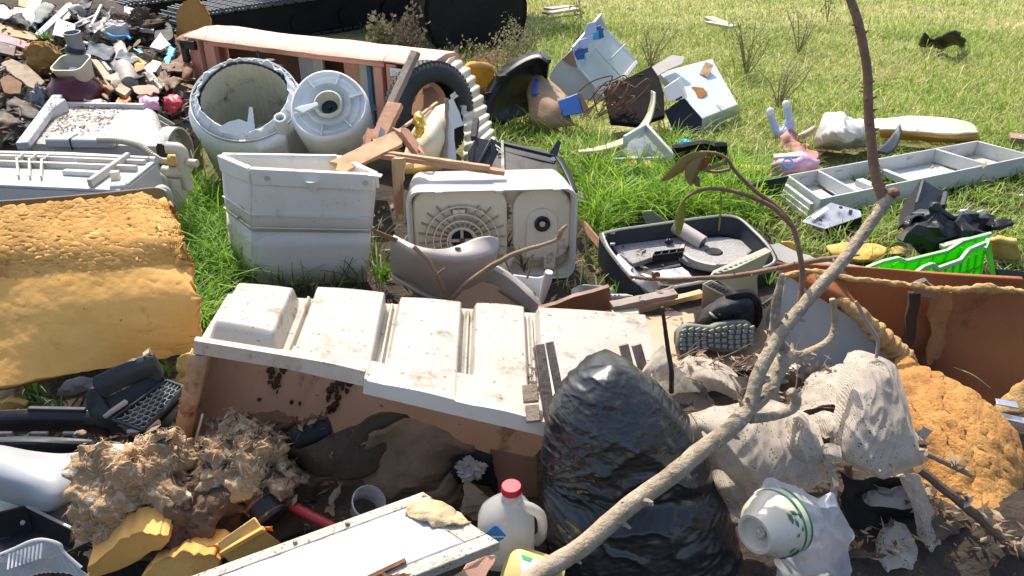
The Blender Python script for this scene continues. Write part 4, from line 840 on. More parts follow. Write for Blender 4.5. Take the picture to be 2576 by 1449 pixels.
# ------------------------------------------------------------------ toys, bags and foam on the right
def toy():
    t = T('toy_seat', 'pale blue plastic toy yoke sticking up out of the grass', 'toy', P(1965, 345, 0)); q = lambda x, y, z: P(x, y, z)
    Y = 4.9
    b = B(); b.tube(cr([PY(1938, 285, Y), PY(1944, 305, Y), PY(1952, 325, Y), PY(1966, 336, Y - .02), PY(1982, 326, Y), PY(1986, 305, Y), PY(1984, 290, Y), PY(1979, 268, Y)], 8), [.020, .022, .030, .040, .040, .030, .022, .020], 14); b.build('yoke', PALEB, t)
    for x, y in ((1938, 282), (1978, 264)): B().blob(PY(x, y, Y), (.026, .026, .03), amp=.1, n=8).build('knob', BAGW, t)
toy()
b = B(); b.surf([[PY(1952, 350, 4.82), PY(1972, 335, 4.85), PY(1992, 325, 4.9), PY(2000, 335, 4.9)], [PY(1962, 370, 4.72), PY(1985, 352, 4.72), PY(2008, 348, 4.8), PY(2012, 355, 4.8)], [PY(1985, 388, 4.62), PY(2010, 380, 4.6), PY(2028, 375, 4.62), PY(2030, 370, 4.7)], [PY(2010, 396, 4.55), PY(2030, 398, 4.5), PY(2055, 398, 4.5), PY(2062, 385, 4.55)]], 8, 8, .035, 11); b.top('pink_cloth', PINKC, 'crumpled brown pink garment below the pale blue toy', 'cloth', solid=.006)
b = B(); b.tube(cr([PY(2010, 345, 4.85), PY(2030, 335, 4.85), PY(2048, 322, 4.9)], 5), [.022, .02, .016], 10); b.top('doll_limb', mat('pale_pink_plastic', (.68, .42, .38), .45), 'small pale pink plastic arm beside the garment', 'toy')
def packet():
    t = T('plastic_packet', 'pink and white plastic packet with a blue round mark above the white liner', 'packet', P(2000, 440, 0))
    b = B(); b.surf([[(1948, 392, .13), (1985, 388, .15), (2020, 386, .15), (2050, 400, .12)], [(1942, 415, .10), (1980, 405, .14), (2020, 404, .14), (2060, 412, .10)], [(1938, 432, .04), (1975, 430, .08), (2015, 428, .08), (2050, 428, .05)], [(1930, 446, .01), (1965, 446, .02), (1995, 442, .02), (2040, 436, .02)]], 8, 8, .014, 12); b.build('film', PINK, t, solid=.004)
    b = B(); b.surf([[(1946, 390, .14), (1985, 386, .16), (2018, 384, .16)], [(1946, 398, .135), (1985, 394, .155), (2022, 394, .155)]], 6, 3, .004, 12); b.build('white_edge', PAPER, t, solid=.008)
    b = B(); c = P(1976, 415, .135); u = (P(1990, 414, .137) - c); w_ = (P(1976, 400, .16) - c); 
    b.lathe([(.030, 0), (.030, .004), (.022, .004), (.022, 0), (.03, 0)], 24, frame(c + Vector((0, -.03, .02)), (0, -.75, .65))); b.build('round_mark', SKYB, t)
    return t
nest(packet(), round_mark='film', white_edge='film')
b = B(); b.surf([[(2062, 316, .16), (2078, 296, .2), (2100, 290, .22), (2140, 296, .20), (2190, 302, .16)], [(2055, 335, .14), (2075, 322, .22), (2105, 318, .26), (2145, 320, .24), (2192, 318, .18)], [(2050, 355, .08), (2075, 350, .16), (2110, 348, .2), (2150, 345, .18), (2190, 342, .12)], [(2050, 368, .0), (2080, 372, .0), (2115, 376, .0), (2150, 376, .0), (2188, 366, .0)]], 12, 12, .03, 9)
for p in b.v: p += Vector((0, -.4, .6)) * (.03 * ((1 - abs(noise.noise(Vector((p.x * 9, p.y * 4, p.z * 12))))) ** 4 - .3))
b.top('plastic_bag', BAGG, 'cloudy filled plastic bag lying on the grass beside the toy', 'bag', solid=.004)
def cushion():
    t = T('foam_cushion', 'flat cream cushion with yellow foam core lying on the grass', 'cushion', P(2320, 350, 0))
    rows = [[(2188, 304, .14), (2250, 298, .15), (2330, 294, .16), (2400, 302, .15), (2428, 306, .14)], [(2180, 318, .13), (2250, 312, .15), (2330, 310, .15), (2405, 318, .14), (2450, 318, .12)], [(2188, 328, .12), (2250, 328, .13), (2320, 334, .13), (2380, 340, .13), (2462, 336, .10)]]
    b = B(); b.surf(rows, 8, 6, .006, 8); b.build('cover', mat('cream_vinyl', (.68, .58, .44), .6, (.6, .5, .36), 3, (.4, .3, .2), .15, 6), t, solid=.012)
    b = B(); b.surf([[(2215, 329, .115), (2290, 335, .118), (2380, 342, .118), (2462, 338, .088)], [(2212, 340, .05), (2290, 346, .06), (2380, 352, .06), (2464, 350, .05)], [(2212, 344, .03), (2290, 350, .03), (2380, 356, .03), (2464, 354, .03)]], 10, 4, .01, 14); b.build('foam_core', FOAMR, t, solid=.02)
    b = B(); b.slab([(2378, 342, .12), (2440, 336, .12), (2436, 356, .0), (2376, 362, .0)], .01); b.build('corner_panel', GREYW, t)
cushion()
b = B(); b.surf([[PY(2264, 312, 4.55), PY(2248, 335, 4.5), PY(2228, 360, 4.4), PY(2200, 382, 4.3)], [PY(2268, 330, 4.5), PY(2262, 355, 4.42), PY(2252, 375, 4.35), PY(2235, 388, 4.3)]], 6, 4); b.top('torn_rubber', CHAR, 'dark torn rubber fin poking up in front of the cushion', 'rubber', solid=.012)
def liner():
    z = .11; A, C, D, E = P(1981, 441, z), P(2461, 354, z), P(2600, 390, z), P(2064, 500, z)
    t = T('door_liner', 'long white fridge door liner with compartments lying in the grass', 'door liner', ((A + D) / 2).to_2d().to_3d())
    q = lambda u, v, h=0: lerp(lerp(A, C, u), lerp(E, D, u), v) + Vector((0, 0, h))     # u along, v from far side to near side
    def wall(nm, p, r, h, th=.012, m=WHITE): b = B(); b.bar(p - Vector((0, 0, h / 2)), r - Vector((0, 0, h / 2)), th, h); return b.build(nm, m, t, bevel=.003)
    wall('far_wall', q(0, 0), q(1, 0), .10); wall('near_wall', q(0, 1), q(1, 1), .10); wall('end_wall', q(0.004, 0.02), q(.004, .98), .10); wall('end_wall', q(.996, .02), q(.996, .98), .10)
    wall('divider', q(.145, .02), q(.155, .98), .07); wall('divider', q(.755, .02), q(.765, .98), .08)
    for k in (.0, -.03, -.06): wall('end_step', q(-.028 + k * .1, .0, -.02 + k), q(-.028 + k * .1, .99, -.02 + k), .03, .02)
    def fl(u0, u1, v0, v1, h=-.085): b = B(); b.slab([q(u0, v0, h), q(u1, v0, h), q(u1, v1, h), q(u0, v1, h)], .008, (0, 0, -1)); b.build('floor', WHITE, t)
    fl(.01, .14, .03, .97); fl(.16, .31, .03, .97); fl(.46, .75, .03, .97); fl(.77, .99, .03, .97)
    wall('low_ridge', q(.30, .3, -.05), q(.315, .97, -.05), .04, .05); wall('low_ridge', q(.46, .05, -.05), q(.47, .97, -.05), .04, .03)
    for u, v in ((.08, .03), (.25, .03), (.62, .03), (.86, .03)): B().box(q(u, v, -.03) + Vector((0, -.008, 0)), (.05, .006, .006), rz(14)).build('shelf_notch', GREYW, t)
    b = B(); b.slab(rag([q(.80, .3, -.078), q(.96, .3, -.078), q(.96, .8, -.078), q(.8, .75, -.078)], 4, .01, 2), .004, (0, 0, -1)); b.build('dried_mud', OLDCREAM, t)
    b = B(); c = q(.24, 1, .006); b.blob(c, (.02, .012, .02), amp=.2, n=8); b.build('clip', WHITE, t)
    return t
nest(liner(), shelf_notch='far_wall', clip='near_wall', dried_mud='floor')
def intake():
    t = T('engine_air_box', 'black engine plastic cluster with a round pipe mouth in the grass', 'car part', P(2370, 615, 0)); q = PY
    b = B(); b.slab([q(2321, 449, 3.35), q(2374, 484, 3.35), q(2362, 520, 3.22), q(2316, 535, 3.15), q(2296, 545, 3.1), q(2300, 500, 3.25)], .02); b.build('back_plate', BLACK, t, bevel=.004)
    b = B(); b.slab([q(2317, 448, 3.36), q(2326, 450, 3.34), q(2312, 490, 3.26), q(2296, 545, 3.1), q(2258, 575, 3.05), q(2264, 530, 3.15), q(2290, 490, 3.28)], .015); b.build('fin', BLACKM, t, bevel=.004)
    b = B(); b.bar(q(2323, 452, 3.33), q(2306, 512, 3.2), .012, .015, (0, -1, 0)); b.build('fin_edge', CHAR, t, bevel=.003)
    b = B(); b.bar(q(2378, 488, 3.32), q(2372, 522, 3.2), .03, .02, (0, -1, 0)); b.build('post', CHAR, t, bevel=.004)
    M = frame(q(2311, 560, 2.98), (-.25, -.85, .45)); b = B(); b.lathe([(.040, -.12), (.036, 0), (.030, .004), (.026, 0), (.026, -.06)], 28, M); b.build('pipe_mouth', CHAR, t)
    b = B(); b.lathe([(.0, -.05), (.027, -.05)], 20, M); b.build('pipe_bore', BLACK, t)
    b = B(); b.blob(q(2345, 585, 2.98), (.12, .09, .08), amp=.5, sc=2, n=7, seed=2); b.build('housing', BLACK, t, flat=True, bevel=.004)
    b = B(); b.blob(q(2402, 590, 2.98), (.11, .09, .075), amp=.5, sc=2.2, n=7, seed=4); b.build('housing', BLACK, t, flat=True, bevel=.004)
    b = B(); b.bar(q(2355, 524, 3.0), q(2424, 566, 2.98), .02, .03, (0, -1, .5)); b.build('lever', CHAR, t, bevel=.006); b = B(); b.blob(q(2352, 522, 3.0), (.025, .02, .025), amp=.2, n=10); b.build('lever_eye', CHAR, t)
    for k, (x, y, s, m) in enumerate(((2440, 545, .035, CHAR), (2462, 540, .03, GREYCH), (2480, 560, .045, BLACK), (2450, 570, .05, BLACKM), (2432, 560, .03, CHAR), (2425, 535, .022, SILVER), (2470, 552, .03, CHAR), (2495, 568, .03, BLACKM))):
        b = B(); b.box(q(x, y, 3.02 + .02 * (k % 3)), (s * 1.6, s, s * 1.2), Matrix.Rotation(k * 1.1, 3, Vector((1, .4, .7)).normalized())); b.build('lug', m, t, bevel=.005)
    b = B(); b.surf([[q(2490, 560, 3.05), q(2510, 552, 3.05), q(2535, 553, 3.05)], [q(2500, 578, 3.0), q(2520, 580, 3.0), q(2543, 570, 3.02)]], 5, 4, .02, 12); b.build('torn_tail', BLACK, t, solid=.015)
    b = B(); b.bar(q(2368, 622, 2.85), q(2440, 603, 2.88), .03, .02); b.build('pale_edge', GREYCH, t, bevel=.004)
    return t
nest(intake(), pipe_bore='pipe_mouth', lever_eye='lever', fin_edge='fin')
def metal_bracket():
    t = T('metal_bracket', 'bare metal bracket with punched holes lying in the grass under the liner', 'bracket', P(2095, 600, 0))
    b = B(); b.slab([(2018, 558, .06), (2050, 532, .10), (2090, 509, .13), (2165, 530, .10), (2168, 545, .09), (2076, 576, .06)], .008); b.build('plate', SILVER, t, bevel=.002)
    b = B(); b.slab([(2076, 577, .06), (2168, 546, .09), (2166, 575, .03), (2110, 600, .0), (2090, 600, .0)], .01); b.build('skirt', BLACKM, t)
    b = B(); b.slab([(2040, 545, .088), (2078, 520, .12), (2084, 526, .12), (2050, 550, .086)], .004); b.build('fold', SILVER, t)
    for x, y, z in ((2064, 554, .083), (2115, 522, .122), (2140, 531, .108)): B().lathe([(0, .002), (.009, .002), (.010, 0)], 12, frame(P(x, y, z), (0, -.3, 1))).build('hole', BLACK, t)
    return t
nest(metal_bracket(), hole='plate', fold='plate')
b = B(); b.surf([[(2078, 625, .05), (2120, 616, .07), (2160, 615, .07), (2200, 618, .06), (2226, 628, .05)], [(2090, 640, .04), (2120, 636, .05), (2160, 638, .05), (2195, 640, .05), (2222, 642, .04)], [(2110, 652, .02), (2136, 655, .03), (2160, 658, .03), (2190, 658, .03), (2215, 654, .02)]], 6, 6, .006, 10); b.top('foam_sheet', FOAM, 'flat yellow foam sheet in the grass behind the brown armchair', 'foam', solid=.025)
b = B(); b.surf([[(2236, 628, .03), (2258, 622, .04), (2276, 628, .03)], [(2236, 640, .01), (2256, 642, .02), (2274, 640, .01)]], 5, 5, .006, 12); b.top('foam_chunk', FOAMP, 'small yellow foam chunk between foam sheet and green crate', 'foam', solid=.02)
b = B(); b.surf([[(1966, 608, .05), (1984, 605, .06), (1998, 612, .05)], [(1970, 625, .02), (1985, 630, .02), (1996, 632, .02)]], 5, 5, .008, 12); b.top('foam_chunk', FOAM, 'small yellow foam chunk behind the dark carpeted tray', 'foam', solid=.02)
b = B(); b.surf([[(2484, 600, .10), (2515, 596, .14), (2560, 606, .12)], [(2490, 625, .05), (2520, 625, .07), (2565, 630, .05)], [(2490, 645, .0), (2520, 650, .0), (2565, 650, .0)]], 6, 6, .012, 9); b.top('foam_chunk', FOAMP, 'yellow foam lump in grass right beside the green crate', 'foam', solid=.03)
b = B(); b.slab(rag([(2500, 692, .12), (2580, 700, .12), (2580, 712, .08), (2505, 706, .08)], 2, .003, 1), .03); b.top('car_trim', BLACK, 'black glossy trim strip beside the end of the green crate', 'car trim', bevel=.003)
def crate():
    t = T('crate', 'bright green plastic produce crate tipped behind the brown armchair', 'crate', P(2380, 700, 0))
    def wall(nm, a, c, dn, notch=True):
        """one lattice wall between two rim points, going down by dn."""
        q = lambda u, v: lerp(a, c, u) + dn * v
        n = (c - a).cross(dn).normalized()
        rim = [(0, 0), (.12, -.06), (.24, -.06), (.32, .06), (.66, .06), (.76, -.08), (1, -.10)] if notch else [(0, 0), (1, 0)]
        for (u0, v0), (u1, v1) in zip(rim, rim[1:]): B().bar(q(u0, v0), q(u1, v1), .016, .014, n).build('rim', GREENL, t, bevel=.002)
        for k in range(9):
            u0, u1 = k / 9 + .008, (k + 1) / 9 - .008; va = np.interp((u0 + u1) / 2, [p[0] for p in rim], [p[1] for p in rim]) + .04
            B().slab([q(u0, va), q(u1, va), q(u1, .30), q(u0, .30)], .004, n).build('panel', GREEN, t)
            if True:
                B().slab([q(u0, .33), q(u1, .33), q(u1, .50), q(u0, .50)], .004, n).build('panel', GREEN, t)
            for j in range(4): B().bar(q(lerp(u0, u1, (j + .5) / 4), .52), q(lerp(u0, u1, (j + .5) / 4), .95), .016, .005, n).build('slat', GREEN, t)
        for v in (.315, .51, .98): B().bar(q(0, v), q(1, v), .008, .014, n).build('rail', GREEN, t)
        for k in range(10): B().bar(q(k / 9, .05), q(k / 9, 1), .010, .008, n).build('stile', GREEN, t)
    GREENL = mat('pale_green_rim', (.40, .62, .36), .4, (.3, .55, .25), 6)
    A, C = P(2178, 676, .22), P(2487, 600, .25); D, E = P(2476, 626, .32), P(2300, 690, .32); dn = Vector((.0, .03, -.22))
    wall('rear', A, C, dn); wall('front', E, D, Vector((.02, -.02, -.22))); 
    b = B(); b.slab([C, D, D + Vector((.09, -.08, -.24)), C + Vector((.10, 0, -.24))], .006, (1, 0, 0)); b.build('end_wall', GREEN, t)
    B().bar(C, D, .016, .014).build('rim', GREENL, t, bevel=.002)
    b = B(); b.slab([A + dn, C + dn, D + Vector((0, 0, -.22)), E + Vector((0, 0, -.22))], .006, (0, 0, -1)); b.build('floor', GREEN, t)
crate()
# ------------------------------------------------------------------ carpeted tray, monitor casing, boots, boards
def boot_tray():
    t = T('boot_liner', 'dark grey moulded car boot liner tray with carpeted floor', 'boot liner', P(1730, 690, 0))
    rim = [(1516, 588, .15), (1560, 577, .155), (1616, 569, .16), (1680, 560, .165), (1733, 552, .17), (1790, 545, .17), (1824, 542, .17), (1860, 550, .165), (1895, 580, .15), (1920, 605, .14), (1940, 632, .12), (1945, 662, .09), (1880, 685, .08), (1800, 702, .07), (1700, 722, .06), (1636, 738, .05), (1610, 718, .08), (1590, 698, .10), (1558, 660, .12), (1529, 620, .14)]
    top = [P(*p) for p in rim]; ctr = sum(top, Vector()) / len(top); n = len(top)
    out = [p + (p - ctr).to_2d().to_3d().normalized() * .014 for p in top]; low = [lerp(p, ctr, .06) for p in top]
    for p in low: p.z = max(.01, p.z - .09)
    lo2 = [p.copy() for p in out]
    for p in lo2: p.z = max(0, p.z - .12)
    b = B(); b.grid([cr(r, 4, True) for r in (lo2, out, top, low)], cu=True); b.build('wall', CHAR, t)
    b = B(); b.tube(cr(top + [top[0]], 4), .006, 6); b.build('rim_edge', GREYCH, t)
    b = B(); b.slab([p + Vector((0, 0, -.004)) for p in low], .006, (0, 0, -1)); b.build('floor', mat('tray_grey', (.09, .085, .083), .7, (.07, .066, .064), 8), t)
    CARP = mat('grey_carpet', (.40, .38, .37), .95, (.30, .28, .27), 60, (.20, .18, .17), .15, 12, bump=.8, bs=140)
    def fl(nm, pts, th=.025, m=CARP): b = B(); b.slab([P(*p) for p in pts], th, (0, 0, -1)); b.build(nm, m, t, bevel=.005)
    fl('carpet', [(1527, 604, .085), (1600, 592, .09), (1696, 577, .095), (1722, 596, .09), (1747, 622, .085), (1720, 632, .08), (1638, 648, .075), (1592, 664, .065), (1556, 636, .075)])
    fl('carpet', [(1772, 598, .085), (1830, 596, .085), (1880, 606, .08), (1900, 625, .07), (1880, 640, .07), (1850, 622, .075), (1800, 614, .08)])
    c = P(1795, 640, .07); 
    b = B(); b.lathe([(.03, .012), (.125, .012), (.135, 0), (.135, -.02)], 40, frame(c, (0, 0, 1)), mod=lambda r, h, a, i: (r * (1.05 + .1 * math.cos(2 * a)), h)); b.build('spare_well', CARP, t)
    b = B(); b.lathe([(.0, .016), (.032, .018), (.04, .012)], 20, frame(c, (0, 0, 1))); b.build('well_hub', BLACK, t)
    b = B(); b.lathe([(.13, .02), (.145, .02), (.145, -.01)], 40, frame(c, (0, 0, 1)), 100, 260); b.build('well_lip', GREYCH, t)
    b = B(); b.tube([P(1698, 568, .14), P(1768, 612, .10)], .034, 20); b.build('pipe', GREYCH, t)
    b = B(); b.lathe([(0, 0), (.026, 0)], 18, frame(P(1768.5, 612.5, .10) + (P(1768, 612, .10) - P(1698, 568, .14)).normalized() * .001, P(1768, 612, .10) - P(1698, 568, .14))); b.build('pipe_bore', CHAR, t)
    for k in range(4):
        a = lerp(P(1642, 650, .09), P(1718, 640, .09), k / 4); c2 = lerp(P(1642, 650, .09), P(1718, 640, .09), (k + 1) / 4)
        B().bar(a, a + Vector((.012, .03, 0)), .004, .03).build('vent_rib', CHAR, t); B().bar(a, c2, .004, .03).build('vent_wall', BLACK, t); B().bar(a + Vector((.012, .035, 0)), c2 + Vector((.012, .035, 0)), .004, .03).build('vent_wall', BLACK, t)
    b = B(); b.slab(rag([(1640, 682, .075), (1690, 676, .08), (1716, 672, .08), (1736, 690, .07), (1750, 700, .06), (1670, 704, .06)], 3, .004, 2), .02, (0, 0, -1)); b.build('metal_foil', SILVER, t)
    for x, y in ((1541, 596), (1622, 580), (1727, 566), (1815, 560), (1541, 624)): B().box(P(x, y - 10, .145), (.022, .008, .01), rz(8)).build('clip', GREYW, t, bevel=.002)
    b = B(); b.surf([[(1546, 648, .12), (1575, 680, .11), (1600, 705, .10)], [(1556, 640, .13), (1586, 668, .12), (1612, 695, .10)]], 5, 3, .004, 20); b.build('foil_edge', SILVER, t, solid=.006)
    b = B(); b.surf([[(1590, 705, .10), (1612, 722, .08), (1640, 742, .05)], [(1606, 694, .11), (1632, 708, .10), (1648, 728, .06)], [(1620, 688, .11), (1645, 700, .11), (1660, 722, .07)]], 5, 4); b.build('corner_roll', GREYW, t, solid=.006)
    b = B(); c = P(1683, 607, .10); b.blob(c, (.018, .014, .012), amp=.5, n=8); b.build('knob', BLACK, t)
    return t
nest(boot_tray(), well_hub='spare_well', well_lip='spare_well', pipe_bore='pipe', clip='wall', rim_edge='wall')
def casing():
    BEI = mat('beige_casing', (.56, .53, .40), .45, (.50, .47, .35), 3, (.3, .25, .17), .12, 6); DK = mat('vent_dark', (.06, .055, .045), .8)
    t = T('monitor_casing', 'beige computer monitor casing with rows of vent slots', 'casing', P(1850, 820, 0))
    def pl(nm, pts, th=.006, m=BEI): b = B(); b.slab([P(*p) for p in pts], th); b.build(nm, m, t, bevel=.002)
    def slots(a, c, d, n, rows=2, s=.55):
        a, c, d = P(*a), P(*c), P(*d)      # a->c along, a->d across
        nn = (c - a).cross(d - a).normalized()
        if nn.z < 0: nn = -nn
        for k in range(n):
            for j in range(rows):
                o = lerp(a, c, (k + .5) / n) + (d - a) * ((j + .5) / rows); u = (c - a) / n * s * .5; w = (d - a) / rows * .36
                B().slab([o - u - w + nn * .002, o + u - w + nn * .002, o + u + w + nn * .002, o - u + w + nn * .002], .004, -nn).build('vent_slot', DK, t, flat=True)
    pl('top_strip', [(1786, 694, .30), (1795, 680, .31), (1926, 622, .31), (1942, 632, .30), (1850, 676, .30)]); slots((1790, 690, .302), (1935, 628, .302), (1800, 694, .298), 12)
    pl('side_panel', [(1790, 696, .295), (1850, 677, .295), (1942, 633, .295), (1930, 640, .27), (1905, 700, .16), (1908, 755, .06), (1870, 748, .10)])
    pl('shoulder', [(1768, 715, .24), (1788, 705, .26), (1856, 735, .22), (1832, 748, .20)]); slots((1792, 712, .25), (1846, 738, .22), (1778, 718, .24), 6)
    pl('front_block', [(1768, 716, .235), (1832, 749, .195), (1850, 770, .12), (1845, 800, .06), (1764, 792, .08)])
    pl('right_block', [(1898, 778, .15), (1945, 748, .17), (1960, 760, .14), (1935, 830, .02), (1892, 832, .02)]); slots((1902, 776, .155), (1942, 750, .172), (1908, 786, .14), 6)
    pl('inner_wall', [(1850, 736, .21), (1908, 756, .06), (1902, 780, .14), (1850, 780, .1)], .006, GREYW)
    return t
nest(casing(), vent_slot='top_strip')
def sole(c, ux, uy, L, Wd, name, label, m, tread):
    """a shoe seen on its sole: ux along the foot, uy across."""
    t = T(name, label, 'boot', c - Vector((0, 0, .05))); ux, uy = Vector(ux).normalized(), Vector(uy).normalized(); n = ux.cross(uy).normalized()
    if n.z < 0: n = -n
    wd = lambda u: Wd * (.40 + .05 * math.cos((u - .12) * 9) * (u < .47) + .07 * math.sin(max(0, u - .42) * 4.5)) * (1 - max(0, (u - .9) * 10) ** 2 * .55) * (1 - max(0, (.08 - u) * 12) ** 2 * .5)
    L1 = []; L2 = []
    for i in range(21): u = i / 20; L1.append((u, wd(u))); L2.append((u, -wd(u)))
    loop = L1 + L2[::-1]; pt = lambda u, v, h: c + ux * (L * (u - .5)) + uy * v + n * h
    b = B(); b.hexa([pt(u, v, 0) for u, v in loop], [pt(u, v * 1.04, -.04) for u, v in loop]); b.build('midsole', m, t, bevel=.006)
    b = B(); b.hexa([pt(u, v * .95, -.038) for u, v in loop], [pt(lerp(u, .5, .1), v * .7, -.10) for u, v in loop]); b.build('upper', CHAR, t, bevel=.02)
    k = 0
    for i in range(11):
        u = .05 + i * .09; w_ = wd(u) * .9; m_ = 4 if .35 < u < .6 else 5
        for j in range(m_):
            v = (j + .5) / m_ * 2 - 1; o = pt(u + .02 * abs(v), v * w_ * .88, .004); B().box(o, (L * .062, w_ * .30, .012), Matrix((ux, uy, n)).transposed() @ Matrix.Rotation(.5 * v, 3, 'Z')).build('lug', tread, t, flat=True, bevel=.002)
    return t
OLV = mat('olive_sole_rubber', (.20, .21, .17), .75, (.16, .165, .13), 8, (.34, .29, .21), .25, 20)
OLVL = mat('pale_tread_rubber', (.33, .32, .26), .8, (.27, .26, .2), 10, (.14, .13, .1), .25, 20)
sole(P(1802, 850, .17), P(1895, 845, .17) - P(1708, 856, .17), Vector((.05, .45, .85)), .265, .115, 'work_boot', 'upturned boot showing its pale lugged olive sole on plywood', OLV, OLVL)
def boot():
    t = T('work_boot', 'worn black boot with its side gaping beside the beige casing', 'boot', P(1820, 835, .05)); DKF = mat('worn_boot_nubuck', (.045, .042, .045), .8, (.03, .028, .03), 9, (.10, .085, .07), .3, 14, bump=.4)
    b = B(); b.surf([[(1755, 790, .16), (1790, 765, .22), (1830, 745, .26), (1870, 738, .27), (1893, 748, .25), (1900, 775, .2)], [(1752, 805, .14), (1790, 785, .22), (1830, 770, .26), (1868, 765, .26), (1892, 772, .23), (1902, 790, .17)], [(1752, 818, .12), (1790, 806, .18), (1830, 800, .2), (1866, 795, .2), (1892, 800, .17), (1898, 812, .12)], [(1756, 832, .09), (1790, 830, .1), (1830, 826, .12), (1866, 824, .12), (1890, 828, .09), (1896, 830, .08)]], 8, 8, .012, 14); b.build('upper', DKF, t, solid=.01)
    b = B(); b.tube(cr([P(1754, 826, .11), P(1790, 816, .15), P(1830, 808, .17), P(1848, 800, .18), P(1842, 784, .22)], 6), .016, 8); b.build('collar', CHAR, t)
    b = B(); b.tube(cr([P(1828, 748, .265), P(1850, 742, .28), P(1880, 742, .27), P(1898, 762, .24), P(1901, 795, .16), P(1890, 826, .09)], 6), [.012, .02, .022, .024, .024, .018], 8); b.build('sole_edge', BLACKM, t)
    for k in range(4): B().tube(cr([P(1785 + k * 14, 786 - k * 6, .225 + k * .006), P(1795 + k * 14, 795 - k * 6, .22 + k * .005), P(1803 + k * 14, 800 - k * 5, .20 + k * .004)], 4), .004, 6).build('lace', GREYCH, t)
    return t
nest(boot(), lace='upper', collar='upper')
def sheet(name, pts, th, m, label, cat, seed=1, k=4, amp=.004, bevel=.0015, **kw):
    b = B(); b.slab(rag(pts, k, amp, seed), th, **kw); return b.top(name, m, label, cat, bevel=bevel)
sheet('plywood_sheet', [(1590, 880, .10), (1618, 800, .12), (1700, 782, .12), (1745, 788, .12), (1760, 850, .11), (1905, 825, .11), (1955, 840, .11), (1945, 905, .09), (1870, 925, .08), (1700, 915, .08), (1640, 905, .08)], .014, PLY, 'pale plywood sheet under the two boots', 'plywood', n=(0, 0, -1))
sheet('board', [(1355, 778, .16), (1534, 722, .20), (1540, 778, .12), (1400, 800, .08)], .02, WOODD, 'dark brown board sloping beside the white liner', 'board', 2)
plank([(1538, 770, .15), (1700, 738, .17)], .045, .02, WOODG, 'short grey board on top of the lath near the dark tray')
plank([(1590, 782, .12), (1765, 738, .14)], .03, .022, WOODL, 'pale lath under the short grey board', name='lath')
b = B(); b.box(P(1572, 797, .11), (.10, .05, .06), rz(-4)); b.top('cream_block', CREAM, 'cream plastic block behind the white liner corner', 'block', bevel=.006)
sheet('board', [(1456, 558, .10), (1470, 556, .11), (1535, 640, .03), (1522, 645, .02), (1480, 600, .05)], .02, WOODP, 'pink brown board edge between twin tub and carpeted tray', 'board', 3)
sheet('pale_sheet', [(1935, 615, .10), (1960, 612, .12), (2060, 655, .10), (2190, 672, .09), (2185, 690, .07), (2050, 690, .06), (1950, 650, .07)], .01, GREYW, 'pale strip panel lying behind the brown armchair edge', 'panel', 4)
def marker():
    t = T('plastic_tube', 'white plastic pen tube on the dark ground by the board', 'tube', P(1560, 745, .03)); b = B(); b.tube([P(1530, 745, .05), P(1578, 745, .05)], .009, 12); b.build('barrel', PAPER, t); B().tube([P(1578, 745, .05), P(1592, 746, .05)], [.007, .005], 10).build('cap', GREYW, t)
    for k in range(3): B().box(P(1537 + k * 10, 742, .06), (.008, .004, .003)).build('window', BLACK, t)
marker()
b = B(); b.surf([[(1430, 745, .03), (1460, 735, .05), (1500, 738, .03)], [(1428, 752, .02), (1462, 750, .03), (1500, 752, .02)]], 5, 4, .008, 14); b.top('carton_scrap', PAPER, 'white and blue printed carton scrap in the shade under the tray', 'scrap', solid=.003)
b = B(); b.surf([[(1440, 725, .04), (1480, 712, .09), (1520, 716, .08), (1545, 728, .04)], [(1436, 742, .02), (1480, 735, .05), (1520, 738, .05), (1550, 742, .02)]], 6, 5, .014, 10); b.top('plastic_bag', BAGG, 'dusty clear bag lying in shade left of the carpeted tray', 'bag', solid=.003)

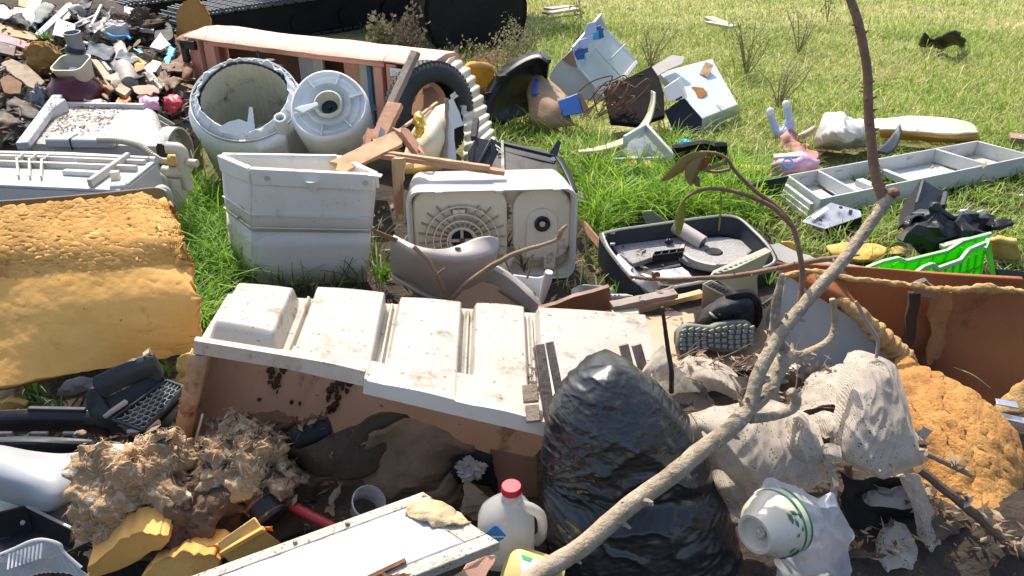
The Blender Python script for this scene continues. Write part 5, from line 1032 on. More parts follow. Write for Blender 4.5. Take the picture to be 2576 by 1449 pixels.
# ------------------------------------------------------------------ the fridge liner across the middle
def main_liner():
    FL, FR = P(492, 884, .45), P(1345, 1058, .30); d = (FR - FL) / .72; FR = FL + d     # past the bag
    BL, BR = P(578, 742, .40), P(1612, 812, .27)
    t = T('fridge_liner', 'long white fridge liner with moulded humps and a salmon brown inside', 'fridge liner', Vector((-.3, 1.8, 0)))
    U = (FR - FL).normalized(); Nn = (FR - FL).cross(BL - FL).normalized()
    q = lambda u, v, h=0: lerp(lerp(FL, FR, u), lerp(BL, BR, u), v) + Nn * h
    sm = lambda x, a, c: max(0, min(1, (x - a) / (c - a))) ** 2 * (3 - 2 * max(0, min(1, (x - a) / (c - a))))
    hump = [(.010, .176, .078, .012, .74), (.200, .374, .056, -.5, .82), (.396, .556, .052, -.5, .90), (.576, .708, .048, -.5, .92), (.728, 1.05, .044, -.5, .94)]
    FH = lambda u: float(np.interp(u, [0, .2, .4, .6, .72, 1], [.044, .056, .052, .048, .046, .036]))
    def hh(u, v):
        h = .014 * (1 - sm(v, .94, 1.0))
        for k, (a, c, top, vf, vb) in enumerate(hump):
            e = .024 if k == 0 else .009
            m = sm(u, a, a + e) * (1 - sm(u, c - e, c)); f = sm(v, vf, vf + .12) if vf > 0 else 1; top += .004 * math.sin(math.pi * min(1, max(0, (u - a) / (c - a)))); h = max(h, (top + (.022 * sm(v, .2, .8) if k == 1 else 0)) * m * f * (1 - sm(v, vb, 1.02) ** 1.5))
        # the channels run out before the front edge, where the face is flat
        lim = .01 if u < .176 else .02 if u < .200 else .09 if u < .40 else (.15 if u < .60 else .05); h = max(h, (1 - sm(v, lim, lim + .025)) * FH(u))
        for (a, c) in ((.176, .200), (.374, .396), (.556, .576), (.708, .728)):      # a raised bar along each channel
            if a < u < c: w_ = abs((u - (a + c) / 2) / (c - a)); h = max(h, .034 * (1 - sm(w_, .14, .28)) * (1 - sm(v, .90, .97)))
        return h
    LIN = mat('scuffed_liner', (.66, .62, .54), .36, (.56, .52, .44), 3.5, (.30, .21, .12), .32, 8, bump=.08, speck=(.26, .17, .10), sa=.28, ss=50, transl=.32)
    v0s = {}
    for nm, u0, u1, nu, v0, lip in (('moulded_top', 0, .36, 120, -.03, LIPM), ('stepped_top', .36, 1, 190, -.10, LIPW)):
        NV = 60; rows = []
        for j in range(NV + 1):
            v = lerp(v0, 1.03, j / NV); rows.append([q(lerp(u0, u1, i / nu), v, hh(lerp(u0, u1, i / nu), v)) for i in range(nu + 1)])
        edge = rows[0]; rows.append([q(lerp(u0, u1, i / nu), 1.04, -.10) for i in range(nu + 1)])
        b = B(); b.grid(rows); b.build(nm, LIN, t, ang=60)
        b = B(); b.grid([[p + Vector((0, .002, .0)) for p in edge], [p + Vector((0, -.006, -.003)) for p in edge], *[[q(lerp(u0, u1, i / nu), v0 + dv, FH(lerp(u0, u1, i / nu)) + dh) for i in range(nu + 1)] for dv, dh in ((-.012, -.008), (-.014, -.040), (.06, -.044))]]); b.build('front_lip', lip, t, solid=.003)
    b = B(); b.slab([q(.36, .02, .05), q(.36, -.10, .05), q(.36, -.112, .012), q(.36, 0, .012)], .003, U); b.build('step_end', LIPW, t)
    # left end, rusty rim, inside
    lo = P(440, 1142, .06); dn = lo - FL
    e1 = [FL, BL, BL + dn * .95, lo]; b = B(); b.slab([p + U * .004 for p in e1], .010, -U); b.build('end_panel', LIPW, t)
    b = B(); b.slab([p + U * .024 for p in (lerp(FL, BL, .06), BL, BL + dn * .95, lerp(lo, BL + dn, .06))], .003, -U); b.build('end_inside', LINERIN, t)
    b = B(); b.grid([[lerp(FL, lo, k / 12) + U * x + Vector((0, y, 0)) for k in range(13)] for x, y in ((-.012, .01), (-.010, -.014), (.018, -.016), (.036, -.004), (.04, .02))]); b.build('rusty_edge', RUST, t, solid=.004)
    b = B(); b.bar(lerp(FL, lo, .55) + U * .055 + Vector((0, .0, 0)), lerp(FL, lo, .97) + U * .05, .006, .006, (0, -1, 0)); b.build('seal_strip', PAPER, t)
    bl, br = P(462, 1150, .03), P(1330, 1165, .02); tl, tr = q(.02, .62, -.02), q(.98, .62, -.02)
    inb = lambda u, w: lerp(lerp(tl, tr, u), lerp(bl, br, u), w) + Vector((0, .05 * math.sin(math.pi * w) + .014 * sm(abs(u - .28), .03, .02), 0))
    b = B(); b.grid([[inb(u / 60, w / 12) for u in range(61)] for w in range(13)]); b.build('inside_back', LINERIN, t)
    b = B(); b.slab(rag([q(1.0, .02, .02), q(1.0, .9, .02), q(.94, 1.0, .0), q(1.0, 1.0, -.22), q(1.0, .0, -.25)], 5, .008, 4), .004, U); b.build('torn_end', LIN, t)
    for k, (u, v, h) in enumerate(((.385, .12, .03), (.572, .20, .028), (.575, .06, .03))):
        b = B(); b.surf([[q(u - .004, v, h - .018), q(u - .003, v + .12, h - .018)], [q(u + .004, v, h - .018), q(u + .003, v + .12, h - .018)]], 4, 3, .002, 40); b.build('rust_line', RUST, t, solid=.003)
    # dried dirt clinging inside
    DIRT = mat('clinging_dirt', (.05, .028, .016), .95, (.10, .055, .03), 30, bump=.8); r = random.Random(4)
    for (x, y, n_, s) in ((612, 950, 16, .011), (775, 1010, 26, .012), (620, 985, 12, .008), (790, 980, 14, .008), (700, 1060, 10, .006)):
        for k in range(n_):
            xx, yy = x + r.uniform(-18, 18), y + r.uniform(-45, 45); u = (xx - 578) / 1034; ws = .25 + (yy - 930) / 240
            c = inb((xx - 470) / 900, max(.15, ws)) + Vector((0, -.01, 0)); B().blob(c, (s * r.uniform(.3, 1), .008, s * r.uniform(.4, 1.3)), amp=.6, sc=2, n=6, seed=k).build('dirt_clot', DIRT, t)
    return t
LIPM = mat('rust_stained_lip', (.62, .52, .42), .5, (.52, .40, .30), 10, (.26, .12, .05), .38, 16, bump=.15)
LIPW = mat('warm_lip', (.68, .62, .54), .45, (.6, .53, .44), 6, (.3, .17, .08), .2, 14, bump=.08)
nest(main_liner(), dirt_clot='inside_back', rust_line='stepped_top', rusty_edge='end_panel', seal_strip='end_panel')
def wood_stack(label, posts, name='wood_offcut'):
    pass
SLATW = mat('weathered_slat', (.36, .27, .21), .8, (.27, .19, .145), 14, (.14, .10, .08), .3, 20, bump=.5, bs=50, stretch=(2, 2, .4))
def slat_pallet():
    t = T('pallet_wood', 'weathered wooden slats nailed together standing on the white liner', 'slats', P(1370, 1090, .3))
    f = lambda x0, y0, z0, x1, y1, z1, w, nm='slat': B().bar(P(x0, y0, z0), P(x1, y1, z1), w, .018, (0, -.8, .6)).build(nm, SLATW, t, bevel=.002)
    f(1357, 866, .50, 1388, 1066, .34, .026); f(1382, 860, .50, 1418, 1045, .35, .022); f(1332, 970, .40, 1336, 1012, .375, .040); f(1338, 1020, .375, 1342, 1062, .35, .036)
    B().bar(P(1345, 872, .49), P(1376, 1062, .335), .012, .03, (0, -.8, .6)).build('slat', SLATW, t, bevel=.002)
slat_pallet()
t = T('pallet_wood', 'pair of short weathered slats at the torn end of the white liner', 'slats', P(1590, 930, .3))
for x0, x1 in ((1568, 1590), (1600, 1625)): B().bar(P(x0, 866, .42), P(x1, 955, .33), .026, .02, (0, -.8, .6)).build('slat', SLATW, t, bevel=.002)
# ------------------------------------------------------------------ black refuse bag and the branch lying over it
def refuse_bag():
    m = mat('black_bag_film', (.016, .0165, .018), .3, (.024, .024, .026), 5, (.07, .069, .068), .2, 7, spec=.7)
    N, L = m.node_tree.nodes, m.node_tree.links; bs = N['Principled BSDF']; tc = N.new('ShaderNodeTexCoord'); mp = N.new('ShaderNodeMapping'); mp.inputs['Scale'].default_value = (4, 4, 9); mp.inputs['Rotation'].default_value = (0, rad(28), 0); L.new(tc.outputs['Object'], mp.inputs[0])
    n1 = N.new('ShaderNodeTexNoise'); n1.inputs['Scale'].default_value = 3.2; n1.inputs['Detail'].default_value = 7; n1.inputs['Distortion'].default_value = .9; L.new(mp.outputs[0], n1.inputs[0])
    n2 = N.new('ShaderNodeTexNoise'); n2.noise_type = 'RIDGED_MULTIFRACTAL'; n2.inputs['Scale'].default_value = 2.6; n2.inputs['Detail'].default_value = 4; n2.inputs['Distortion'].default_value = .5; L.new(mp.outputs[0], n2.inputs[0])
    b2 = N.new('ShaderNodeBump'); b2.inputs['Strength'].default_value = .2; b2.inputs['Distance'].default_value = .003; L.new(n2.outputs[0], b2.inputs['Height']); L.new(b2.outputs[0], bs.inputs['Normal'])
    lv = [(918, 1512, 1560), (921, 1490, 1580), (930, 1456, 1606), (965, 1414, 1662), (1020, 1384, 1714), (1090, 1370, 1748), (1150, 1361, 1780), (1200, 1372, 1798), (1225, 1366, 1812), (1265, 1360, 1830), (1330, 1366, 1852), (1400, 1378, 1868), (1490, 1390, 1876)]
    ys_, ls, rs_ = zip(*lv); rows = []; NL, NA = 220, 240
    for i in range(NL + 1):
        y = 918 + 572 * (i / NL) ** 1.25; l, r = float(np.interp(y, ys_, ls)), float(np.interp(y, ys_, rs_)); Yc = float(np.interp(y, [918, 1490], [1.55, 1.42])); A, C = PY(l, y, Yc), PY(r, y, Yc); c = (A + C) / 2; hw = (C - A).length / 2; bf = .14 * min(1, hw / .17) ** .8 * (1 - .25 * math.exp(-((y - 1212) / 26) ** 2)); row = []
        for j in range(NA):
            a = 2 * math.pi * j / NA; s_ = math.sin(a); ca = math.cos(a); px = lerp(l, r, (1 - ca) / 2); p = c + (C - A).normalized() * (-ca * hw) + Vector((0, -s_ * (bf if s_ > 0 else .10), .02 * s_))
            # folds fan out from the pinch on the left; fine creases cross the upper half
            th = math.atan2(y - 1208, px - 1335); ds_ = math.hypot(px - 1335, y - 1208); w1 = noise.noise(Vector((px * .006, y * .006, 1))); w2 = noise.noise(Vector((px * .02, y * .02, 5)))
            g = abs(math.sin(th * 13 + w1 * 5 + w2)); f = .022 * ((1 - g) ** 1.8 - .33) * math.exp(-(th / .85) ** 2) * min(1, ds_ / 90) * math.exp(-ds_ / 330)
            qa, qb = px * .88 + y * .47, y * .88 - px * .47      # creases slant down to the left
            up_ = 1 / (1 + math.exp((px - 1560) / 60 + (y - 1230) / 50)) * .7 + .3; rm = noise.ridged_multi_fractal(Vector((qa * .0045 + w2 * .3, qb * .020 + w1 * .6, 2)), .9, 2.1, 4, 1.0, 2.0)
            f += .0055 * up_ * (rm - 1.1) + .0030 * (noise.ridged_multi_fractal(Vector((px * .022 - y * .012, y * .05 + px * .02, 6)), 1, 2, 3, 1.0, 2.0) - 1)
            f += .008 * noise.noise(Vector((px * .008, y * .008, 8)))
            row.append(p + Vector((-ca * .6, -s_, .1)).normalized() * f * (1 if i > 6 else .3))
        rows.append(row)
    b = B(); b.grid(rows, cu=True); b.add(rows[0], [list(range(NA))])
    for p in b.v: p.z = max(p.z, -.02)
    t = T('refuse_bag', 'crumpled shiny black refuse bag under the thick branch', 'refuse bag', (.33, 1.45, 0)); b.build('film', m, t, ang=180)
refuse_bag()
def branch():
    t = T('fallen_branch', 'long pale forked branch lying diagonally over the black bag', 'branch', P(1345, 1440, .25))
    def limb(pts, r, m, nm='limb', bumps=0, seed=0):
        q = cr([PY(x, y, Y * 1.25) for x, y, Y in pts], 10); n = len(q); r = [k * 1.25 for k in r]; rr = list(np.interp(np.linspace(0, 1, n), np.linspace(0, 1, len(r)), r)); rr = [x * (1 + .10 * noise.noise(Vector((i * .5, seed, 0)))) for i, x in enumerate(rr)]
        b = B(); b.tube([p + nv(p, 9) * rr[i] * .35 for i, p in enumerate(q)], rr, 12); b.build(nm, m, t, ang=180)
        rn = random.Random(seed); b = B()
        for k in range(bumps):
            i = rn.randrange(2, n - 2); a = rn.uniform(0, 6.28); tg = (q[i + 1] - q[i]).normalized(); o = tg.orthogonal().normalized(); o = Matrix.Rotation(a, 3, tg) @ o
            b.tube([q[i] + o * rr[i] * .6, q[i] + o * (rr[i] * rn.uniform(1.2, 1.9)) + tg * rr[i] * .4], [rr[i] * .42, rr[i] * .14], 6)
        if bumps: b.build('bud_scars', m, t, kind='stuff')
    limb([(1225, 1545, .835), (1320, 1470, .88), (1450, 1380, .93), (1600, 1265, .99), (1740, 1155, 1.05), (1850, 1065, 1.10), (1890, 1010, 1.13), (1915, 930, 1.16), (1960, 845, 1.2), (2030, 760, 1.24), (2110, 670, 1.28), (2170, 590, 1.32), (2238, 492, 1.36)], [.0165, .0165, .0165, .0165, .016, .016, .014, .013, .0125, .012, .0115, .011, .011], BARK, 'main_limb', 40, 1)
    limb([(2222, 502, 1.36), (2205, 440, 1.38), (2190, 350, 1.4), (2185, 250, 1.42), (2178, 150, 1.44), (2160, 60, 1.46), (2128, -30, 1.48)], [.0105, .0095, .009, .0085, .008, .008, .0075], BARKR, 'upper_limb', 46, 2)
    limb([(2236, 494, 1.36), (2250, 486, 1.355), (2256, 496, 1.35)], [.012, .010, .006], BARKR, 'broken_stub', 0, 3)
    limb([(1865, 1045, 1.12), (1930, 975, 1.18), (1975, 905, 1.22), (2000, 890, 1.24)], [.0145, .0165, .017, .012], BARK, 'side_limb', 10, 4)
    limb([(1985, 905, 1.23), (2040, 885, 1.26), (2085, 858, 1.28), (2098, 815, 1.30), (2093, 752, 1.31)], [.009, .0085, .008, .007, .006], BARK, 'side_limb', 6, 5)
    limb([(1885, 1052, 1.14), (1940, 1045, 1.17), (1990, 1030, 1.2), (2003, 1008, 1.21), (1990, 985, 1.21)], [.010, .009, .0095, .010, .010], BARK, 'side_limb', 4, 6)
    limb([(1975, 880, 1.215), (1955, 850, 1.215), (1955, 770, 1.22), (1968, 690, 1.23)], [.012, .011, .009, .005], BARK, 'side_limb', 6, 7)
    limb([(2135, 648, 1.295), (2060, 655, 1.30), (1960, 675, 1.31), (1860, 692, 1.32), (1740, 702, 1.33), (1640, 702, 1.34), (1585, 696, 1.345)], [.006, .0055, .005, .005, .0045, .004, .003], BARKR, 'twig', 34, 8)
    limb([(2010, 778, 1.25), (2017, 700, 1.27), (2012, 640, 1.28), (1995, 570, 1.30), (1955, 520, 1.31), (1900, 480, 1.32), (1850, 430, 1.33), (1830, 400, 1.335), (1800, 385, 1.34), (1760, 382, 1.345)], [.0055, .005, .005, .0045, .004, .004, .0035, .003, .003, .002], BARKR, 'twig', 30, 9)
    limb([(1990, 565, 1.30), (1950, 525, 1.305), (1900, 500, 1.31), (1840, 480, 1.315), (1790, 474, 1.32), (1745, 485, 1.325), (1712, 510, 1.33)], [.0045, .0045, .004, .004, .0035, .003, .002], BARKR, 'twig', 24, 10)
    limb([(1838, 425, 1.33), (1800, 432, 1.335), (1760, 425, 1.34), (1735, 418, 1.345)], [.003, .003, .0025, .002], BARKR, 'twig', 8, 11)
    def leaf(pts, w, m, roll=.5):
        q = cr([PY(x, y, Y * 1.25) for x, y, Y in pts], 7); n = len(q); b = B(); rows = []; w *= 1.25
        for i, p in enumerate(q):
            tg = (q[min(i + 1, n - 1)] - q[max(i - 1, 0)]).normalized(); s = tg.cross(Vector((0, 1, .3))).normalized(); o = s.cross(tg); ww = w * math.sin(math.pi * min(.97, .08 + .9 * i / n)) 
            rows.append([p + s * (ww * k) + o * (ww * roll * abs(k) * (1 + .3 * noise.noise(p * 60))) for k in (-1, -.5, 0, .5, 1)])
        b.grid(rows); b.build('leaf', m, t, solid=.0008)
    leaf([(1778, 388, 1.33), (1735, 402, 1.335), (1700, 435, 1.34), (1665, 456, 1.345)], .012, DRYLEAF)
    leaf([(1768, 392, 1.33), (1755, 420, 1.325), (1742, 445, 1.325), (1738, 468, 1.33)], .014, DRYLEAF, .9)
    leaf([(1790, 396, 1.33), (1775, 412, 1.33), (1762, 425, 1.33)], .008, mat('orange_dry_leaf', (.36, .14, .04), .7, (.3, .11, .03), 20, transl=.3))
    leaf([(1825, 400, 1.325), (1815, 415, 1.325), (1780, 428, 1.33), (1755, 430, 1.335)], .005, DRYLEAF, 1)
    leaf([(1758, 445, 1.33), (1752, 458, 1.33), (1760, 470, 1.33)], .006, BARKR)
    leaf([(1722, 500, 1.325), (1708, 545, 1.32), (1702, 580, 1.32)], .006, YELLEAF, .8); leaf([(1722, 510, 1.325), (1712, 560, 1.315), (1706, 594, 1.315)], .007, YELLEAF, .4)
    leaf([(1812, 482, 1.32), (1814, 520, 1.315), (1808, 582, 1.315)], .0022, YELLEAF, .4)
    leaf([(1640, 703, 1.34), (1652, 690, 1.335), (1660, 696, 1.335)], .005, mat('orange_dry_leaf', (1, 1, 1)))
branch()
# ------------------------------------------------------------------ milk jug and margarine tub
def jug():
    c = P(1284, 1392, .02); K = .90; t = T('milk_jug', 'translucent white plastic milk jug with red cap and blue label', 'jug', c)
    JUG = mat('milky_plastic', (.80, .79, .77), .25, (.74, .72, .69), 4, (.5, .42, .32), .08, 8, transl=.55, alpha=.88)
    def ring(w, d, z, dx=0, pw=3.2, n=40):
        out = []
        for k in range(n):
            a = 2 * math.pi * k / n; ca, sa = math.cos(a), math.sin(a); r = (abs(ca) ** pw + abs(sa) ** pw) ** (-1 / pw); out.append(c + Vector((dx + w * r * ca, d * r * sa, z)) * K)
        return out
    dx = -.012; rings = [ring(.068, .06, 0, dx), ring(.078, .07, .006, dx), ring(.080, .072, .03, dx), ring(.080, .072, .115, dx), ring(.079, .070, .14, dx, 2.8), ring(.071, .062, .168, dx + .002, 2.4), ring(.053, .048, .192, dx + .008, 2.2), ring(.034, .032, .208, dx + .014, 2), ring(.0265, .0265, .216, dx + .015, 2), ring(.0265, .0265, .222, dx + .015, 2), ring(.030, .030, .224, dx + .015, 2), ring(.030, .030, .228, dx + .015, 2), ring(.025, .025, .230, dx + .015, 2), ring(.025, .025, .245, dx + .015, 2)]
    b = B(); b.grid(rings, cu=True); b.add(rings[0], [list(range(40))]); b.build('body', JUG, t, ang=70)
    b = B(); b.tube(cr([c + Vector(p) * K for p in ((.02, -.01, .200), (.055, -.012, .190), (.082, -.012, .165), (.090, -.012, .125), (.088, -.012, .085), (.072, -.01, .06))], 8), [.0125, .0135, .013, .0125, .013, .0145], 14); b.build('handle', JUG, t)
    b = B(); o = c + Vector((dx + .015, 0, .240)) * K; b.lathe([(.0, .019), (.0235, .019), (.025, .016), (.026, 0), (.024, 0)], 30, frame(o, (0, 0, 1))); b.build('cap', RED, t, bevel=.001)
    # label: blue rounded diamond, white script stroke across
    lo = c + Vector((-.036, -.0665, .140)); sl = lambda x, z, y=0: lo + Vector((x, -.002 - y + max(0, (-.01 - x)) * .35, z))
    dia = [(0, .030), (.006, .026), (.026, -.004), (.022, -.012), (.004, -.026), (-.004, -.026), (-.022, -.012), (-.026, -.004), (-.006, .026)]
    b = B(); b.hexa([sl(x, z) for x, z in dia], [sl(x, z, -.002) for x, z in dia]); b.build('label', mat('label_blue', (.02, .20, .62), .4), t)
    b = B(); pts = [sl(-.024 + .0024 * k, -.005 + .0035 * math.sin(k * 1.9) * (.7 + .3 * math.cos(k)), .002) for k in range(21)]; b.tube(cr(pts, 3), .0011, 5); b.build('label_script', PAPER, t)
    for zz in (.186, .181):
        b = B()
        for k in range(16): b.bar(c + Vector((-.045 + k * .0024, -.0605, zz - .018)), c + Vector((-.045 + k * .0024, -.0605, zz - .015)), .001, .001, (0, -1, 0))
        b.build('date_print', mat('faint_ink', (.45, .38, .36), .7), t, kind='stuff')
    return t
nest(jug(), label_script='label', date_print='body')
def margarine():
    t = T('margarine_tub', 'pale yellow margarine tub with green and white label beside the branch end', 'tub', P(1300, 1450, .0))
    YEL = mat('butter_yellow_plastic', (.76, .66, .28), .35, (.70, .58, .2), 4, transl=.2); a = P(1330, 1440, .14)
    X = Vector((.93, -.30, -.12)).normalized(); n = Vector((-.10, -.52, .85)).normalized(); Y = n.cross(X).normalized(); X = Y.cross(n)
    w = lambda x, y, h: a + X * x + Y * y + n * h
    rg = lambda wd, dp, h, r: [w(x, y, h) for x, y in rrect(wd, dp, r, 6)]
    b = B(); b.grid([rg(.100, .080, .0, .02), rg(.110, .09, -.004, .024), rg(.135, .115, -.075, .028), rg(.148, .128, -.076, .03), rg(.148, .128, -.086, .03)], cu=True); b.add(rg(.10, .08, 0, .02), [list(range(28))]); b.build('body', YEL, t)
    b = B(); b.slab([w(-.035, .034, .0015), w(.044, .034, .0015), w(.044, -.034, .0015), w(.0, -.034, .0015)], .002, -n); b.build('label', PAPER, t)
    b = B(); b.slab([w(-.030, .033, .0025), w(-.002, .033, .0025), w(-.004, .024, .0025), w(-.022, .024, .0025)], .002, -n); b.build('label_green', mat('label_green', (.12, .55, .18), .5), t)
    b = B(); b.slab([w(-.012, -.008, .0025), w(.0, -.006, .0025), w(.014, -.032, .0025), w(.002, -.032, .0025)], .002, -n); b.build('label_green', mat('label_green', (1, 1, 1)), t)
    INK = mat('label_ink', (.25, .28, .25), .6)
    for x, y, n_ in ((.006, .010, 7), (.009, .001, 5), (.012, -.008, 6)):      # worn lettering, too faint to read
        b = B()
        for k in range(n_): b.bar(w(x + k * .0042, y, .0032), w(x + k * .0042 + .001 * (k % 2), y + .006, .0032), .0016, .0006, n)
        b.build('label_text', INK, t, kind='stuff')
    return t
nest(margarine(), label_green='label', label_text='label')
# ------------------------------------------------------------------ old white door panel in front
def door_panel():
    A, Bq = P(1064, 1236, .25), P(1258, 1364, .235); C = P(470, 1452, .20); dr = (C - A); D = Bq + dr; n = (Bq - A).cross(dr).normalized()
    if n.z < 0: n = -n
    t = T('door_leaf', 'weathered white cupboard door with peeling film and a rusty catch', 'door', ((A + D) / 2).to_2d().to_3d())
    q = lambda u, v, h=0: A + (Bq - A) * u + dr * v + n * h
    CHIP = mat('flaking_white_paint', (.50, .46, .39), .6, (.42, .38, .31), 9, (.20, .14, .09), .3, 24, bump=.4, speck=(.12, .09, .06), sa=.42, ss=110)
    FILM = mat('cloudy_film', (.47, .46, .47), .3, (.41, .40, .42), 5, (.54, .52, .52), .3, 7, bump=.35, bs=9, stretch=(3, .6, 1))
    def fr(nm, u0, u1, v0, v1, h, th, m): b = B(); b.hexa([q(u0, v0, h), q(u1, v0, h), q(u1, v1, h), q(u0, v1, h)], [q(u0, v0, h - th), q(u1, v0, h - th), q(u1, v1, h - th), q(u0, v1, h - th)]); b.build(nm, m, t, bevel=.003)
    fr('stile', 0, .13, 0, 1.05, 0, .032, CHIP); fr('stile', .84, 1, 0, 1.05, 0, .032, CHIP); fr('rail', .132, .838, 0, .10, -.001, .031, CHIP)
    rows = [[q(lerp(.132, .838, u / 20), lerp(.10, 1.05, v / 40), -.004 + .0015 * fbm(Vector((u * .5, v * .12, 0)), 2.2, 3)) for u in range(21)] for v in range(41)]
    b = B(); b.grid(rows); b.build('inset_film', FILM, t, solid=.004)
    b = B(); b.surf([[q(.10, .03, .002), q(.35, -.01, .004), q(.62, .0, .002)], [q(.13, .10, .003), q(.38, .09, .012), q(.60, .07, .003)], [q(.22, .16, .002), q(.36, .15, .006), q(.5, .12, .002)]], 8, 8, .008, 40); b.build('glued_wool', mat('pale_wool', (.62, .48, .30), .95, (.5, .37, .2), 20, bump=.8), t, solid=.006)
    for k in range(8):
        r = random.Random(k); c = q(.93 + r.uniform(-.06, .05), .42 + k * .05, .006); b = B(); b.blob(c, (r.uniform(.010, .02), r.uniform(.006, .012), .008), amp=.9, sc=2, n=7, seed=k); b.build('rusty_catch', RUSTD, t)
    for d0 in (.38, .46): B().bar(q(.98, d0, .0), q(1.08, d0 + .04, .003), .008, .006, n).build('catch_pin', RUST, t)
    B().bar(q(.80, .34, .006), q(.86, .62, .006), .010, .006, n).build('catch_bar', RUSTD, t)
    for u, v in ((.08, .02), (.07, .36), (.06, .58)): B().blob(q(u, v, .002), (.006, .006, .004), amp=.5, n=6).build('screw', RUST, t)
    return t
nest(door_panel(), screw='stile', catch_pin='rusty_catch', catch_bar='rusty_catch')
sheet('salmon_board', [(1140, 1449, .12), (1215, 1395, .13), (1250, 1400, .12), (1215, 1470, .10), (1120, 1475, .10)], .01, SALMONT, 'salmon board sliver under the door corner by the margarine tub', 'board', 2)
# ------------------------------------------------------------------ foam blocks, wool and rubbish in the middle foreground
def chunk(pts, th, label, m=FOAM, top=FOAMP, seed=1, n=None, amp=.006):
    t = T('foam_block', label, 'foam', pp(pts[0]) - Vector((0, 0, .05))); b = B(); b.slab(rag(pts, 4, amp, seed), th, n); b.build('core', m, t, bevel=.003)
    return t
chunk([(300, 1356, .15), (345, 1340, .17), (392, 1346, .16), (424, 1347, .15), (425, 1362, .12), (330, 1420, .06), (215, 1470, .02), (220, 1425, .08)], .08, 'long broken yellow foam block in front of the wool', seed=3)
chunk([(352, 1455, .07), (400, 1408, .10), (450, 1388, .12), (500, 1386, .12), (540, 1400, .10), (555, 1425, .06), (440, 1470, .05)], .06, 'crumbly yellow foam block beside the cupboard door', m=FOAMR, seed=5)
chunk([(470, 1385, .10), (555, 1370, .10), (590, 1405, .06), (500, 1400, .06)], .05, 'small dull foam block tucked behind the crumbly one', seed=6)
def block2():
    t = T('foam_block', 'pale yellow foam block with a bright cut ridge near the black can', 'foam', P(630, 1400, 0)); a = [P(548, 1375, .13), P(628, 1300, .19), P(706, 1365, .13), P(575, 1412, .06)]
    b = B(); b.slab([P(545, 1365, .13), P(640, 1298, .19), P(662, 1330, .17), P(560, 1392, .10)], .06, (0, .4, -1)); b.build('top_face', FOAMP, t, bevel=.004)
    b = B(); b.slab([P(560, 1393, .10), P(662, 1331, .17), P(708, 1366, .12), P(575, 1414, .05)], .06, (0, .4, -1)); b.build('side_face', FOAMP, t, bevel=.004)
    b = B(); b.bar(P(556, 1392, .105), P(664, 1330, .175), .012, .012); b.build('cut_ridge', FOAM, t, bevel=.002)
block2()
def wool(c, r, label, m, seed, n=60, amp=.45, flat=0, name='insulation_wool', R=None, tufts=0, tm=None):
    b = B(); b.blob(c, r, R, amp=amp, sc=1.9, n=n, ridge=.06, rs=5.5, seed=seed)
    for p in b.v: p += nv(p, 22) * .010 + nv(p, 55) * .005 + nv(p, 120) * .002; p.z = max(p.z, .005)
    if not tufts: return b.top(name, m, label, 'insulation', ang=180)
    t = T(name, label, 'insulation', (c.x, c.y, 0)); b.build('body', m, t, ang=180); rn = random.Random(seed); k = B()
    for i in range(tufts):
        p = rn.choice(b.v) + Vector((0, 0, 0)); d = (p - c).normalized()
        if d.y > .3 or d.z < -.5: continue
        tg = d.cross(Vector([rn.gauss(0, 1) for _ in range(3)])).normalized(); L_ = rn.uniform(.012, .045); w_ = d.cross(tg) * rn.uniform(.0005, .0018); cv = d.cross(tg) * rn.uniform(-.02, .02)
        q_ = [p - tg * L_ * .5, p + d * .006 + cv * .6, p + tg * L_ * .5 + cv + d * rn.uniform(-.002, .012) - Vector((0, 0, .004))]; k.add([q_[0], q_[1] - w_, q_[2], q_[1] + w_], [[0, 1, 2, 3]])
    k.build('fibre_tufts', tm or m, t, kind='stuff', flat=True); return t
WOOLP = mat('pale_wool_tuft', (.60, .43, .26), .95, (.46, .31, .17), 25, (.16, .10, .06), .25, 9, transl=.25)
wool(P(365, 1235, .14), (.155, .12, .16), 'big torn ball of beige glass wool in front of the rusty fridge end', WOOL, 2, 100, tufts=1700, tm=WOOLP)
wool(P(300, 1320, .07), (.10, .08, .10), 'lower clump of shredded beige glass wool beside the black tray', WOOL, 5, 75, tufts=1500, tm=WOOLP)
wool(P(490, 1290, .08), (.13, .12, .11), 'dark soiled wool in the shade between the beige clumps', WOOLD, 8, 50, tufts=300)
wool(P(628, 1175, .17), (.135, .10, .11), 'lump of brown white wool spilling out of the fridge liner', WOOL, 11, 85, tufts=1300, tm=WOOLP)
wool(P(640, 1095, .20), (.12, .07, .045), 'charred wool edge lying inside the fridge liner', WOOLD, 13, 40)
def blanket(rows, label, m=WOOLD, wr=.03, ws=7, solid=.015, name='insulation_blanket', seed=0):
    b = B(); b.surf(rows, 9, 9, wr, ws, seed=seed)
    for p in b.v: p += nv(p, 40) * .004
    return b.top(name, m, label, 'insulation', solid=solid, ang=180)
BLK = mat('brown_felt', (.24, .145, .085), .95, (.17, .10, .055), 6, (.035, .024, .017), .42, 4, bump=.9, bs=45)
blanket([[(740, 1130, .20), (830, 1100, .24), (920, 1062, .27), (1000, 1036, .28)], [(735, 1160, .14), (830, 1150, .19), (930, 1110, .22), (1030, 1060, .24)], [(730, 1200, .08), (840, 1200, .12), (930, 1180, .13), (1000, 1140, .15)]], 'blackened felt strip under the fridge liner', mat('black_felt', (.05, .032, .022), .95, (.08, .05, .03), 8, (.015, .011, .009), .4, 5, bump=.9))
